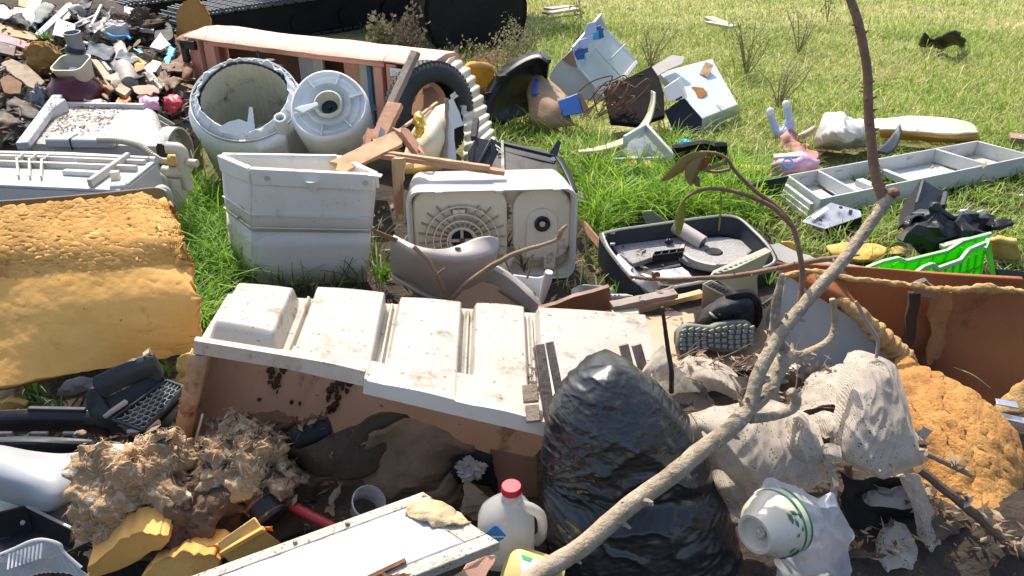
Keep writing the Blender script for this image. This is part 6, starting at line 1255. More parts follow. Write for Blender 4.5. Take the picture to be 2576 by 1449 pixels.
blanket([[(930, 1110, .24), (1010, 1050, .28), (1080, 1060, .27), (1170, 1125, .20)], [(900, 1165, .15), (990, 1120, .20), (1080, 1115, .20), (1180, 1140, .16)], [(930, 1215, .09), (1000, 1190, .12), (1090, 1180, .12), (1160, 1150, .12)], [(990, 1250, .05), (1030, 1235, .07), (1090, 1215, .07), (1140, 1180, .08)]], 'torn brown felt blanket hanging below the fridge liner', BLK, seed=4)
blanket([[(1050, 1230, .10), (1100, 1200, .12), (1150, 1165, .12)], [(1060, 1260, .06), (1110, 1240, .07), (1150, 1210, .07)], [(1080, 1290, .02), (1120, 1275, .03), (1160, 1260, .02)]], 'smaller brown felt scrap behind the cupboard door corner', BLK, seed=9)
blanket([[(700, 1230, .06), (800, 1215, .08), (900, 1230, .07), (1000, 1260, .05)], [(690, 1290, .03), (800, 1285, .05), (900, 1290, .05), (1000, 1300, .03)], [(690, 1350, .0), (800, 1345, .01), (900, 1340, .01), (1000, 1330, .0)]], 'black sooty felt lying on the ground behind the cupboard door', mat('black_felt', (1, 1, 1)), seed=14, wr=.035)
B().tube([P(738, 1105, .235), P(832, 1072, .255)], .030, 18).top('black_cylinder', BLACKM, 'short black cylinder lying inside the fridge liner', 'cylinder', bevel=.006)
def can():
    t = T('tin_can', 'black round tin with an orange mark lying by the yellow block', 'tin', P(675, 1300, .02)); a, c = P(655, 1258, .13), P(690, 1308, .10); b = B(); b.tube([a, c], .042, 24); b.build('body', BLACK, t, bevel=.004)
    d = (c - a).normalized(); b = B(); b.lathe([(.040, 0), (.0435, .004), (.0435, .010), (.040, .012)], 26, frame(a, d)); b.build('rim', RUSTD, t); b = B(); b.lathe([(.0425, .0), (.0425, .006)], 26, frame(lerp(a, c, .75), d)); b.build('band', RUSTD, t)
    b = B(); e = lerp(a, c, .95) + Vector((0, -.046, .012)); b.slab(rag([e + Vector((-.012, 0, -.008)), e + Vector((.012, .0, -.008)), e + Vector((.012, 0, .008)), e + Vector((-.012, 0, .006))], 2, .003, 1), .002); b.build('orange_mark', ORANGE, t)
    return t
nest(can(), rim='body', band='body', orange_mark='body')
B().tube([P(715, 1262, .11), P(842, 1328, .10)], .013, 12).top('red_rod', mat('dull_red_plastic', (.32, .02, .025), .5, (.25, .015, .02), 6), 'dull red plastic rod lying behind the cupboard door', 'rod')
def cup():
    t = T('plastic_cup', 'clear plastic cup tipped over behind the cupboard door', 'cup', P(930, 1295, .03)); CLR = mat('clear_plastic', (.75, .75, .75), .15, (.7, .7, .7), 5, alpha=.28)
    M = frame(P(928, 1262, .11), (.35, -.35, .75)); b = B(); b.lathe([(.030, -.09), (.043, 0)], 28, M); b.build('wall', CLR, t, solid=.001); b = B(); b.lathe([(.043, -.002), (.046, .0), (.043, .003)], 32, M); b.build('rim', mat('frosted_plastic', (.6, .6, .58), .3, alpha=.7), t)
cup()
sheet('paper_scrap', [(815, 1290, .07), (835, 1240, .10), (862, 1212, .12), (858, 1240, .10), (840, 1262, .08), (842, 1300, .06)], .002, CARD, 'torn brown paper strip standing in the dark rubbish', 'paper', 3)
sheet('paper_scrap', [(1158, 1290, .06), (1172, 1205, .13), (1250, 1262, .08), (1195, 1310, .04)], .003, CARD, 'tan card triangle beside the milk jug', 'card', 5)
b = B(); b.surf([[(1150, 1150, .16), (1190, 1130, .18), (1235, 1140, .17), (1240, 1170, .14)], [(1140, 1190, .12), (1170, 1165, .15), (1215, 1165, .15), (1245, 1200, .10)], [(1140, 1230, .07), (1165, 1210, .08), (1225, 1215, .08), (1250, 1250, .05)]], 6, 6, .012, 10); b.top('black_rag', BLACKM, 'folded black rag in the shade above the milk jug', 'rag', solid=.01)
b = B(); b.blob(P(1183, 1182, .15), (.035, .02, .028), amp=.7, sc=2.4, n=20, ridge=.2, seed=4); b.top('crumpled_tissue', mat('dirty_tissue', (.45, .4, .36), .9, (.3, .25, .21), 14), 'crumpled dirty tissue held in the black rag', 'tissue')
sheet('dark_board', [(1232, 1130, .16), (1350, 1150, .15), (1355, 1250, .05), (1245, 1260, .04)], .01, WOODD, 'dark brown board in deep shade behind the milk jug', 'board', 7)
# ------------------------------------------------------------------ left foreground
def shape_tray():
    t = T('black_tray', 'shallow glossy black plastic tray behind the clear food container', 'tray', P(110, 1390, 0)); q = lambda x, y, z: P(x, y, z)
    b = B(); b.slab([q(-40, 1330, .02), q(68, 1310, .03), q(205, 1375, .02), q(150, 1400, .01), q(-40, 1420, .01)], .006, (0, 0, -1)); b.build('floor', BLACK, t)
    for nm, a, c, h in (('rear_wall', (-40, 1298, .10), (68, 1273, .10), .08), ('side_wall', (68, 1273, .10), (238, 1358, .09), .075), ('front_wall', (238, 1360, .085), (120, 1408, .07), .05)):
        b = B(); A, C = P(*a), P(*c); b.slab([A, C, C + Vector((0, -.01, -h)), A + Vector((0, -.01, -h))], .006); b.build(nm, BLACK, t, bevel=.002)
    B().bar(q(68, 1273, .105), q(240, 1359, .095), .006, .006).build('rim', GREYCH, t); B().tube([q(57, 1320, .035), q(57, 1314, .06)], .006, 8).build('peg', GREYCH, t)
shape_tray()
def clamshell():
    CLR = mat('clear_food_plastic', (.80, .80, .80), .12, (.7, .7, .7), 9, alpha=.30); t = T('food_container', 'clear ribbed plastic food container in the near corner', 'container', P(90, 1460, .0))
    b = B(); b.surf([[(-30, 1420, .10), (20, 1390, .14), (70, 1366, .17), (110, 1360, .17), (148, 1372, .15), (160, 1390, .13)], [(-30, 1450, .08), (30, 1425, .11), (80, 1402, .14), (118, 1398, .14), (150, 1402, .12), (200, 1430, .09)], [(-30, 1490, .05), (40, 1465, .07), (90, 1445, .09), (130, 1440, .09), (180, 1445, .08), (260, 1475, .05)]], 14, 8)
    for i, p in enumerate(b.v): p += Vector((0, 0, 1)) * (.002 * math.sin(i * 1.6))
    b.build('lid', CLR, t, solid=.0015)
    b = B(); b.tube(cr([P(-20, 1402, .12), P(30, 1382, .15), P(75, 1362, .172), P(110, 1357, .174), P(150, 1369, .155), P(162, 1390, .13), P(205, 1428, .092)], 6), .0035, 8); b.build('rim', mat('clear_rim', (.85, .85, .85), .12, alpha=.65), t)
    for k in range(9): a = P(25 + k * 10, 1392 - k * 3.2, .14 + k * .002); B().bar(a, a + Vector((.006, -.03, -.02)), .004, .003, (0, -1, 1)).build('rib', mat('clear_rim', (1, 1, 1)), t)
clamshell()
b = B(); b.surf([[(-60, 1122, .15), (0, 1122, .16), (90, 1138, .17), (180, 1142, .16), (280, 1118, .14), (360, 1128, .12)], [(-60, 1150, .19), (30, 1155, .20), (120, 1168, .19), (210, 1165, .16), (290, 1160, .13), (350, 1160, .12)], [(-60, 1185, .17), (40, 1205, .19), (140, 1215, .18), (215, 1205, .14), (280, 1198, .12), (330, 1200, .11)], [(-60, 1225, .11), (40, 1245, .14), (130, 1262, .15), (195, 1250, .12), (255, 1240, .10), (300, 1240, .09)], [(-60, 1260, .05), (40, 1270, .08), (115, 1290, .09), (180, 1262, .09), (240, 1272, .07), (270, 1275, .06)]], 9, 9); b.top('plastic_sheet', SHEETG, 'smooth grey white plastic sheet bent in a wave beside the wool', 'sheet', solid=.006)
def disc():
    t = T('end_disc', 'flat grey oval plastic plate with a peg at the mouth of the wavy sheet', 'plate', P(180, 1300, .03)); b = B(); c = P(180, 1282, .075); b.lathe([(0, 0), (.078, 0), (.08, -.006), (0, -.006)], 36, frame(c, (.1, -.35, .9)), mod=lambda r, h, a, i: (r * (1 - .35 * abs(math.sin(a))), h)); b.build('plate', GREYCH, t); B().tube([P(222, 1279, .075), P(222, 1272, .095)], .014, 14).build('peg', CHAR, t, bevel=.002)
    return t
nest(disc(), peg='plate')
b = B(); b.slab(rag([(-30, 1222, .12), (30, 1220, .13), (62, 1270, .09), (20, 1288, .06), (-30, 1286, .06)], 3, .003, 2), .03); b.top('cream_foam', mat('white_foam', (.72, .68, .55), .9, (.64, .6, .46), 20, bump=.6, bs=90), 'cream foam block at the edge above the black tray', 'foam', bevel=.003)
def trim():
    t = T('bumper_trim', 'long black car trim piece lying beside the honeycomb grille', 'car trim', P(130, 1130, 0))
    b = B(); b.surf([[(-60, 1038, .13), (72, 1030, .14), (215, 1032, .14), (262, 1050, .12)], [(-60, 1062, .11), (72, 1056, .12), (215, 1058, .12), (270, 1075, .10)], [(-60, 1085, .06), (72, 1082, .07), (215, 1085, .07), (275, 1098, .06)]], 8, 5); b.build('channel', BLACK, t, solid=.01)
    B().bar(P(72, 1028, .145), P(216, 1031, .145), .016, .012).build('upper_lip', CHAR, t, bevel=.003)
    b = B(); b.surf([[(-60, 1105, .10), (60, 1100, .11), (180, 1104, .11), (280, 1112, .09)], [(-60, 1118, .09), (60, 1116, .11), (180, 1120, .10), (276, 1122, .08)], [(-60, 1140, .03), (60, 1142, .05), (180, 1146, .04), (260, 1135, .03)]], 8, 5); b.build('lower_lip', CHAR, t, solid=.008)
    for x in (10, 100, 180): B().box(P(x, 1090, .085), (.05, .01, .008)).build('clip', GREYCH, t)
    B().blob(P(203, 1090, .10), (.016, .012, .008), amp=.6, n=8).build('mud_clot', CARD, t)
trim()
def grille():
    t = T('car_grille', 'charcoal car grille with honeycomb mesh leaning beside the yellow foam', 'car grille', P(330, 1110, 0))
    b = B(); b.surf([[(238, 948, .27), (300, 918, .30), (352, 900, .31), (384, 897, .31)], [(240, 975, .24), (305, 945, .27), (360, 922, .29), (392, 912, .29)], [(262, 1000, .20), (318, 968, .23), (372, 945, .24), (405, 935, .24)]], 7, 5); b.build('hood', CHAR, t, solid=.012)
    b = B(); b.slab([(340, 905, .30), (384, 894, .31), (412, 938, .24), (402, 965, .21), (360, 945, .24)], .02); b.build('upper_block', CHAR, t, bevel=.006)
    b = B(); b.surf([[(218, 990, .22), (232, 975, .24), (250, 985, .22)], [(222, 1030, .17), (240, 1020, .18), (262, 1012, .19)], [(245, 1062, .12), (262, 1055, .14), (285, 1052, .14)], [(285, 1095, .05), (300, 1085, .08), (320, 1088, .08)]], 6, 6); b.build('side_shell', CHAR, t, solid=.012)
    b = B(); b.slab([(262, 1002, .19), (400, 940, .23), (420, 958, .21), (282, 1050, .14)], .01); b.build('inner_slope', BLACK, t)
    B().bar(P(262, 1048, .15), P(318, 1010, .19), .014, .014).build('cross_bar', GREYCH, t, bevel=.003)
    a, bb, c, d = P(284, 1056, .15), P(420, 958, .215), P(464, 974, .21), P(362, 1084, .14)
    q = lambda u, v, h=0: lerp(lerp(a, bb, u), lerp(d, c, u), v) + Vector((0, -.3, .9)).normalized() * h
    B().slab([q(0, 0, -.03), q(1, 0, -.03), q(1, 1, -.03), q(0, 1, -.03)], .006).build('dark_backing', BLACK, t)
    Lu, Lv = (bb - a).length, (d - a).length; s = .0125; hx = B(); nr = Vector((0, -.3, .9))
    n = 0
    for i in range(int(Lu / (s * 1.5)) + 1):
        for j in range(int(Lv / (s * 1.732)) + 1):
            cx, cy = (i * 1.5) * s, (j + .5 * (i % 2)) * s * 1.732
            if not (s * .6 < cx < Lu - s * .6 and s * .6 < cy < Lv - s * .6): continue
            for k in range(6):
                a0, a1 = rad(60 * k), rad(60 * k + 60); p0 = q((cx + s * math.cos(a0)) / Lu, (cy + s * math.sin(a0)) / Lv); p1 = q((cx + s * math.cos(a1)) / Lu, (cy + s * math.sin(a1)) / Lv)
                if k < 3: hx.bar(p0, p1, .0022, .010, nr)
    hx.build('honeycomb_mesh', mat('grey_mesh_plastic', (.24, .25, .26), .45, (.18, .19, .2), 8), t, flat=True, kind='stuff')
    for p0, p1 in ((a, bb), (bb, c), (c, d), (d, a)): B().bar(p0, p1, .008, .014, nr).build('mesh_frame', CHAR, t, bevel=.002)
    b = B(); b.slab([(464, 972, .21), (466, 1000, .17), (440, 1050, .11), (420, 1090, .05), (395, 1112, .03), (365, 1090, .12), (420, 1030, .18)], .012); b.build('end_cheek', CHAR, t, bevel=.004)
    b = B(); b.slab([(318, 1090, .12), (368, 1086, .14), (396, 1062, .15), (405, 1068, .13), (380, 1112, .06), (330, 1112, .05)], .014); b.build('foot_plate', GREYCH, t, bevel=.004); B().tube([P(331, 1101, .098), P(331, 1105, .09)], .010, 12).build('foot_hole', BLACK, t)
    return t
nest(grille(), honeycomb_mesh='mesh_frame', foot_hole='foot_plate')
b = B(); b.surf([[(135, 995, .06), (150, 970, .10), (175, 948, .13), (235, 952, .12)], [(150, 998, .04), (168, 985, .07), (190, 970, .09), (238, 962, .10)], [(170, 1000, .02), (190, 995, .04), (215, 985, .05), (240, 972, .08)]], 7, 7, .014, 12); b.top('plastic_film', mat('milky_film', (.55, .54, .50), .4, (.45, .44, .4), 8, alpha=.8), 'crumpled milky plastic film between weeds and grille', 'film', solid=.001)
b = B(); b.surf([[(-30, 1008, .08), (30, 1004, .10), (70, 1014, .08)], [(-30, 1025, .05), (30, 1024, .06), (72, 1028, .04)], [(-30, 1038, .03), (30, 1038, .03), (66, 1036, .02)]], 6, 6, .006, 14); b.top('foam_scrap', FOAMR, 'small yellow foam scrap at the edge behind the black trim', 'foam', solid=.02)
sheet('green_scrap', [(403, 1095, .06), (424, 1078, .09), (430, 1100, .05), (412, 1112, .03)], .01, mat('mossy_green', (.10, .20, .06), .8, (.2, .3, .12), 30), 'small speckled green scrap under the grille cheek', 'scrap', 3)
sheet('grey_shard', [(-20, 978, .10), (10, 965, .12), (40, 1000, .06), (-20, 1004, .05)], .004, GREYCH, 'grey triangular plastic shard against the foam slab', 'shard', 2)
b = B(); b.surf([[(452, 900, .16), (475, 888, .2), (500, 892, .18)], [(448, 930, .12), (470, 925, .14), (490, 925, .13)], [(455, 965, .05), (470, 968, .06), (486, 962, .05)]], 6, 6, .02, 14); b.top('foam_scrap', FOAMP, 'torn foam scrap wedged between foam slab and rusty fridge end', 'foam', solid=.02)

# ------------------------------------------------------------------ brown armchair shell, foam and pale board on the right
def armchair():
    t = T('armchair', 'overturned armchair shell with brown fabric inside and torn yellow foam', 'armchair', P(2350, 1100, 0))
    b = B(); b.surf([[(1975, 696, .43), (2100, 702, .435), (2250, 712, .43), (2420, 726, .43), (2620, 738, .43)], [(2020, 745, .38), (2130, 760, .36), (2260, 770, .36), (2420, 780, .36), (2620, 790, .36)], [(2120, 830, .27), (2200, 850, .25), (2280, 862, .24), (2430, 880, .24), (2620, 890, .24)], [(2240, 910, .16), (2290, 930, .14), (2340, 950, .13), (2460, 985, .12), (2620, 1010, .12)], [(2290, 960, .08), (2330, 990, .06), (2380, 1015, .05), (2480, 1060, .04), (2620, 1080, .04)]], 8, 6); 
    for p in b.v: p += Vector((0, .10, 0))
    b.build('inner_back', FABB, t, solid=.02)
    b = B(); b.surf([[(1972, 688, .44), (2020, 684, .45), (2120, 690, .45)], [(2060, 740, .40), (2090, 735, .42), (2130, 740, .40)], [(2150, 800, .32), (2180, 800, .33), (2200, 812, .31)], [(2230, 870, .23), (2260, 880, .24), (2275, 895, .22)], [(2280, 910, .16), (2300, 925, .16), (2310, 940, .14)]], 6, 6); 
    b.build('inner_side', FABB, t, solid=.02)
    def roll(pts, r, nm, m=FOAMR, seed=0):
        q = cr([P(*p) for p in pts], 12); b = B(); b.tube([p + nv(p, 10) * .012 for p in q], [x * (1 + .35 * noise.noise(Vector((i * .45, seed, 1)))) for i, x in enumerate(np.interp(np.linspace(0, 1, len(q)), np.linspace(0, 1, len(r)), r))], 14)
        for p in b.v: p += nv(p, 30) * .005 + nv(p, 80) * .005 + nv(p, 160) * .002
        b.build(nm, m, t, ang=180)
    PF = mat('pale_crumb_foam', (.60, .39, .17), .95, (.48, .28, .10), 14, (.30, .15, .05), .3, 20, bump=1.0, bs=90)
    roll([(1965, 700, .44), (2010, 690, .45), (2060, 690, .45), (2150, 704, .45), (2240, 708, .45), (2330, 722, .45), (2420, 730, .45), (2480, 722, .455), (2520, 730, .45), (2620, 740, .45)], [.010, .009, .010, .007, .008, .008, .010, .014, .010, .010], 'top_piping', PF, 1)
    roll([(2085, 735, .41), (2130, 770, .38), (2180, 812, .33), (2230, 860, .27), (2268, 900, .22), (2285, 925, .19)], [.014, .020, .026, .03, .034, .026], 'side_foam', PF, 2)
    b = B(); b.surf([[(2268, 905, .22), (2330, 945, .22), (2400, 985, .21), (2470, 1030, .19), (2530, 1080, .15)], [(2250, 960, .20), (2330, 1000, .22), (2410, 1050, .21), (2490, 1100, .18), (2545, 1140, .12)], [(2290, 1060, .16), (2350, 1090, .19), (2430, 1130, .18), (2500, 1180, .14), (2548, 1220, .08)], [(2310, 1160, .10), (2370, 1190, .14), (2440, 1220, .13), (2505, 1260, .10), (2550, 1300, .04)], [(2340, 1270, .07), (2400, 1300, .09), (2460, 1330, .09), (2515, 1370, .07), (2560, 1420, .03)], [(2360, 1380, .0), (2420, 1400, .02), (2480, 1420, .02), (2530, 1440, .01), (2570, 1470, .0)]], 14, 14, 0)
    for p in b.v:
        p += Vector((-.1, -.55, .8)) * (.024 * fbm(p, 4.2, 2) + .007 * ((1 - abs(noise.noise(p * 16))) ** 6 - .2) + .005 * fbm(p, 34, 3) + .003 * noise.noise(p * 110))
    b.build('seat_foam', mat('torn_seat_foam', (.56, .29, .085), .95, (.44, .20, .05), 7, (.19, .08, .025), .42, 6, bump=1.0, bs=80), t, solid=.05, ang=180)
    b = B(); b.slab(rag([(2345, 745, .40), (2405, 745, .40), (2400, 790, .33), (2388, 855, .24), (2365, 915, .17), (2340, 925, .16), (2352, 850, .25)], 4, .008, 5), .006); 
    for p in b.v: p += Vector((0, .02, 0))
    b.build('glue_strip', mat('glue_stained_foam', (.40, .18, .06), .95, (.32, .13, .04), 8, (.2, .08, .03), .3, 9, bump=.5), t)
    b = B(); b.surf([[(2300, 745, .40), (2292, 800, .33), (2284, 860, .25), (2276, 915, .18)], [(2328, 748, .40), (2318, 805, .33), (2308, 862, .25), (2300, 920, .18)]], 6, 3, .006, 20)
    for p in b.v: p += Vector((0, .03, 0))
    b.build('inner_post', mat('shade_dark_wood', (.05, .025, .012), .9, (.03, .016, .009), 10), t, solid=.03)  # post coloured near black to carry the shade of the corner
    b = B(); b.slab(rag([(2300, 716, .45), (2330, 706, .46), (2366, 742, .40), (2350, 752, .38), (2305, 745, .39)], 3, .005, 6), .012); b.build('snapped_batten', WOODG, t)
    b = B(); b.surf([[(2540, 1010, .12), (2580, 960, .2), (2620, 900, .28)], [(2500, 1060, .07), (2560, 1040, .12), (2620, 1000, .18)]], 8, 8, .02, 12); b.build('corner_foam', PF, t, solid=.03)
    return t
nest(armchair(), glue_strip='inner_back')
sheet('grey_board', [(1925, 800, .14), (1962, 690, .42), (1985, 688, .43), (2150, 800, .30), (2232, 905, .16), (2190, 960, .07), (2020, 965, .04), (1935, 905, .05)], .012, PANELG, 'pale grey board leaning against the armchair side', 'board', 4, amp=.002)
b = plank([PY(1932, 890, 1.72), PY(1968, 700, 1.95)], .02, .012, WOODG, 'thin weathered batten on the edge of the pale grey board', name='batten')
t = T('metal_clip', 'bent shiny metal strip at the edge of the seat foam', 'metal strip', P(2540, 1060, .1))
for a, c in (((2505, 1010, .2), (2560, 1020, .2)), ((2512, 1045, .17), (2580, 1060, .17))): B().bar(P(*a), P(*c), .03, .004).build('strip', SILVER, t, bevel=.001)
b = B(); b.blob(P(2000, 945, .12), (.045, .025, .04), amp=.3, n=14, seed=3); b.top('cream_lump', CREAM, 'cream soft lump below the pale grey board', 'lump')
# ------------------------------------------------------------------ lace curtain bundle
def lace_mat():
    m = bpy.data.materials.new('cream_lace'); m.use_nodes = True; N, L = m.node_tree.nodes, m.node_tree.links; bs = N['Principled BSDF']; out = N['Material Output']
    tc = N.new('ShaderNodeTexCoord')
    wv = N.new('ShaderNodeTexWave'); wv.inputs['Scale'].default_value = 95; wv.inputs['Distortion'].default_value = 2; wv.inputs['Detail'].default_value = 1; wv.bands_direction = 'X'; L.new(tc.outputs['Object'], wv.inputs[0])
    vo = N.new('ShaderNodeTexVoronoi'); vo.inputs['Scale'].default_value = 190; L.new(tc.outputs['Object'], vo.inputs[0])
    big = N.new('ShaderNodeTexNoise'); big.inputs['Scale'].default_value = 14; big.inputs['Detail'].default_value = 2; big.inputs['Distortion'].default_value = 2.5; L.new(tc.outputs['Object'], big.inputs[0])
    def mr(f, a, c):
        r = N.new('ShaderNodeMapRange'); r.inputs[1].default_value = a; r.inputs[2].default_value = c; L.new(f, r.inputs[0]); return r.outputs[0]
    def ma(op, a, c):
        x = N.new('ShaderNodeMath'); x.operation = op
        for i, s in enumerate((a, c)):
            if isinstance(s, float): x.inputs[i].default_value = s
            else: L.new(s, x.inputs[i])
        return x.outputs[0]
    # dots of open work along winding lines
    line = mr(ma('ABSOLUTE', ma('SUBTRACT', big.outputs[0], .5), 0.0), .022, .012); hole = ma('MULTIPLY', mr(vo.outputs[0], .42, .36), line)
    stripe = ma('MULTIPLY', mr(wv.outputs[0], .25, .15), mr(big.outputs[0], .52, .6)); hole = ma('MAXIMUM', hole, ma('MULTIPLY', stripe, .3))
    mx = N.new('ShaderNodeMix'); mx.data_type = 'RGBA'; n2 = N.new('ShaderNodeTexNoise'); n2.inputs['Scale'].default_value = 6; L.new(tc.outputs['Object'], n2.inputs[0]); L.new(mr(n2.outputs[0], .4, .7), mx.inputs[0]); mx.inputs[6].default_value = (.56, .49, .41, 1); mx.inputs[7].default_value = (.46, .39, .31, 1); L.new(mx.outputs[2], bs.inputs['Base Color']); bs.inputs['Roughness'].default_value = .9
    bp = N.new('ShaderNodeBump'); bp.inputs['Strength'].default_value = .4; bp.inputs['Distance'].default_value = .003; L.new(wv.outputs[0], bp.inputs['Height']); L.new(bp.outputs[0], bs.inputs['Normal'])
    tr = N.new('ShaderNodeBsdfTranslucent'); L.new(mx.outputs[2], tr.inputs[0]); s1 = N.new('ShaderNodeMixShader'); s1.inputs[0].default_value = .25; L.new(bs.outputs[0], s1.inputs[1]); L.new(tr.outputs[0], s1.inputs[2])
    tp = N.new('ShaderNodeBsdfTransparent'); s2 = N.new('ShaderNodeMixShader'); L.new(hole, s2.inputs[0]); L.new(s1.outputs[0], s2.inputs[1]); L.new(tp.outputs[0], s2.inputs[2]); L.new(s2.outputs[0], out.inputs[0]); return m
LACE = lace_mat()
def lace(rows, nm, t, wr=.012, ws=12, seed=0, k=10):
    wr *= .6
    b = B(); b.surf(rows, k + 6, k + 6, wr, ws, seed=seed)
    for p in b.v:
        q = Vector((p.x * 22 + seed, p.y * 7, p.z * 6)); p += Vector((0, -.7, .4)) * (.010 * noise.noise(q * .55) + .013 * ((1 - abs(noise.noise(Vector((p.x * 20 + p.z * 9, p.y * 7, p.z * 5 + seed))))) ** 4 - .25) + .006 * ((1 - abs(noise.noise(Vector((p.x * 38 - p.z * 22, p.y * 15, seed))))) ** 4 - .25))
    return b.build(nm, LACE, t, ang=180)
t = T('lace_curtain', 'knotted cream lace curtain spread behind the black bag and branch', 'curtain', P(1950, 1150, .1))
lace([[(1700, 1050, .30), (1760, 1030, .33), (1840, 1015, .36), (1920, 1005, .37), (1985, 1020, .36), (2040, 1050, .36)], [(1730, 1085, .29), (1790, 1080, .34), (1860, 1075, .36), (1940, 1060, .37), (2005, 1055, .38), (2060, 1075, .37)], [(1760, 1135, .25), (1820, 1140, .30), (1880, 1140, .32), (1950, 1125, .34), (2010, 1115, .36), (2075, 1120, .36)], [(1790, 1185, .20), (1840, 1200, .25), (1900, 1205, .27), (1960, 1190, .29), (2020, 1175, .32), (2070, 1160, .34)], [(1810, 1240, .14), (1860, 1255, .18), (1910, 1255, .20), (1970, 1245, .22), (2030, 1230, .24), (2080, 1205, .26)]], 'drape', t, .016, 11)
lace([[(1985, 1040, .40), (2010, 1035, .41), (2040, 1055, .40)], [(1980, 1080, .37), (2015, 1085, .41), (2052, 1090, .39)], [(1975, 1130, .33), (2015, 1140, .37), (2060, 1125, .37)], [(2000, 1180, .28), (2030, 1175, .31), (2066, 1150, .34)]], 'fold', t, .014, 16, 3)
lace([[(2060, 1125, .37), (2085, 1115, .39), (2110, 1120, .38)], [(2062, 1140, .36), (2090, 1145, .38), (2118, 1150, .37)], [(2070, 1160, .33), (2095, 1170, .34), (2122, 1165, .35)]], 'knot', t, .012, 22, 5)
lace([[(1798, 1185, .24), (1820, 1178, .26), (1850, 1195, .26)], [(1795, 1215, .22), (1825, 1225, .25), (1870, 1230, .23)], [(1810, 1260, .16), (1850, 1270, .18), (1890, 1260, .18)], [(1830, 1310, .08), (1860, 1310, .1), (1890, 1295, .12)]], 'fold', t, .016, 14, 8)
lace([[(2040, 1040, .37), (2075, 1030, .38), (2110, 1050, .38)], [(2050, 1075, .36), (2080, 1070, .38), (2105, 1080, .38)], [(2075, 1105, .36), (2095, 1100, .37), (2110, 1105, .37)]], 'fold', t, .012, 18, 9)
lace([[(2068, 1150, .35), (2080, 1180, .33), (2088, 1210, .28), (2090, 1260, .20)], [(2085, 1150, .36), (2100, 1180, .33), (2108, 1210, .28), (2104, 1258, .2)]], 'hanging_end', t, .01, 20, 2)
t = T('lace_curtain', 'cream lace cloth draped over a stick in front of the armchair foam', 'curtain', P(2220, 1200, .1))
lace([[(2128, 890, .46), (2160, 884, .48), (2200, 888, .48), (2240, 905, .46), (2262, 930, .43)], [(2110, 950, .44), (2150, 935, .48), (2200, 935, .49), (2245, 950, .47), (2275, 975, .42)], [(2098, 1020, .40), (2145, 1010, .45), (2200, 1005, .46), (2255, 1010, .44), (2290, 1040, .39)], [(2088, 1090, .36), (2140, 1095, .40), (2200, 1085, .41), (2265, 1080, .40), (2312, 1100, .35)], [(2096, 1140, .33), (2150, 1160, .35), (2205, 1165, .35), (2270, 1150, .35), (2332, 1150, .31)], [(2110, 1150, .31), (2160, 1180, .31), (2220, 1198, .30), (2265, 1190, .30), (2325, 1160, .29)]], 'drape', t, .010, 13, 1, 12)
t = T('lace_curtain', 'cream lace remnant hanging down and bunched on dark soil near the edge', 'curtain', P(2300, 1440, .0))
lace([[(2262, 1195, .28), (2285, 1190, .29), (2310, 1195, .28)], [(2285, 1250, .22), (2310, 1250, .24), (2335, 1255, .22)], [(2300, 1320, .14), (2330, 1320, .16), (2358, 1320, .14)], [(2310, 1390, .07), (2345, 1390, .1), (2380, 1395, .07)], [(2330, 1470, .02), (2365, 1470, .05), (2400, 1470, .02)]], 'hanging_end', t, .012, 14, 4)
lace([[(2190, 1400, .06), (2215, 1330, .13), (2260, 1312, .14), (2300, 1345, .10)], [(2180, 1440, .04), (2220, 1370, .12), (2270, 1360, .13), (2320, 1400, .07)], [(2200, 1480, .02), (2240, 1440, .08), (2280, 1430, .09), (2330, 1470, .03)]], 'bunched_end', t, .014, 14, 6)
t = T('lace_curtain', 'stained lace corner poking up above the black bag', 'curtain', P(1650, 980, .25))
lace([[(1615, 925, .38), (1640, 890, .42), (1668, 868, .44)], [(1605, 950, .36), (1645, 925, .40), (1690, 905, .42)], [(1640, 975, .33), (1680, 960, .36), (1725, 945, .38)], [(1680, 1000, .30), (1720, 985, .33), (1760, 985, .33)]], 'corner', t, .010, 16, 2)
lace([[(1740, 940, .34), (1775, 925, .36), (1810, 935, .35), (1840, 955, .33)], [(1740, 965, .32), (1780, 950, .35), (1820, 965, .34), (1855, 985, .32)], [(1760, 985, .29), (1800, 985, .31), (1840, 1000, .30), (1880, 1020, .28)]], 'ridge', t, .012, 16, 7)
t = T('rag', 'pale lace rag heaped in front of the upturned boot', 'rag', P(1800, 950, .2))
lace([[(1700, 915, .30), (1740, 895, .33), (1790, 905, .33), (1840, 930, .31)], [(1690, 950, .29), (1745, 930, .33), (1800, 940, .33), (1860, 965, .31)], [(1710, 985, .27), (1760, 975, .30), (1820, 985, .30), (1880, 1000, .28)]], 'heaped_cloth', t, .014, 15, 11)
t = T('rag', 'grey beige rag crumpled between the side limbs and the draped lace', 'rag', P(2060, 990, .2))
lace([[(2030, 960, .33), (2070, 930, .37), (2110, 915, .40), (2130, 925, .40)], [(2010, 1000, .32), (2060, 975, .36), (2100, 965, .39), (2125, 970, .40)], [(2020, 1040, .32), (2060, 1020, .35), (2095, 1020, .37), (2115, 1030, .38)]], 'crumpled_cloth', t, .016, 17, 13)
RAGS = [mat('dirty_grey_rag', (.34, .30, .26), .95, (.25, .21, .18), 9, (.12, .09, .07), .3, 12, bump=.5), mat('beige_rag', (.50, .43, .34), .95, (.40, .33, .25), 9, (.2, .15, .1), .25, 12, bump=.5), mat('brown_rag', (.16, .11, .08), .95, (.11, .075, .05), 9, (.05, .035, .025), .3, 12, bump=.5)]
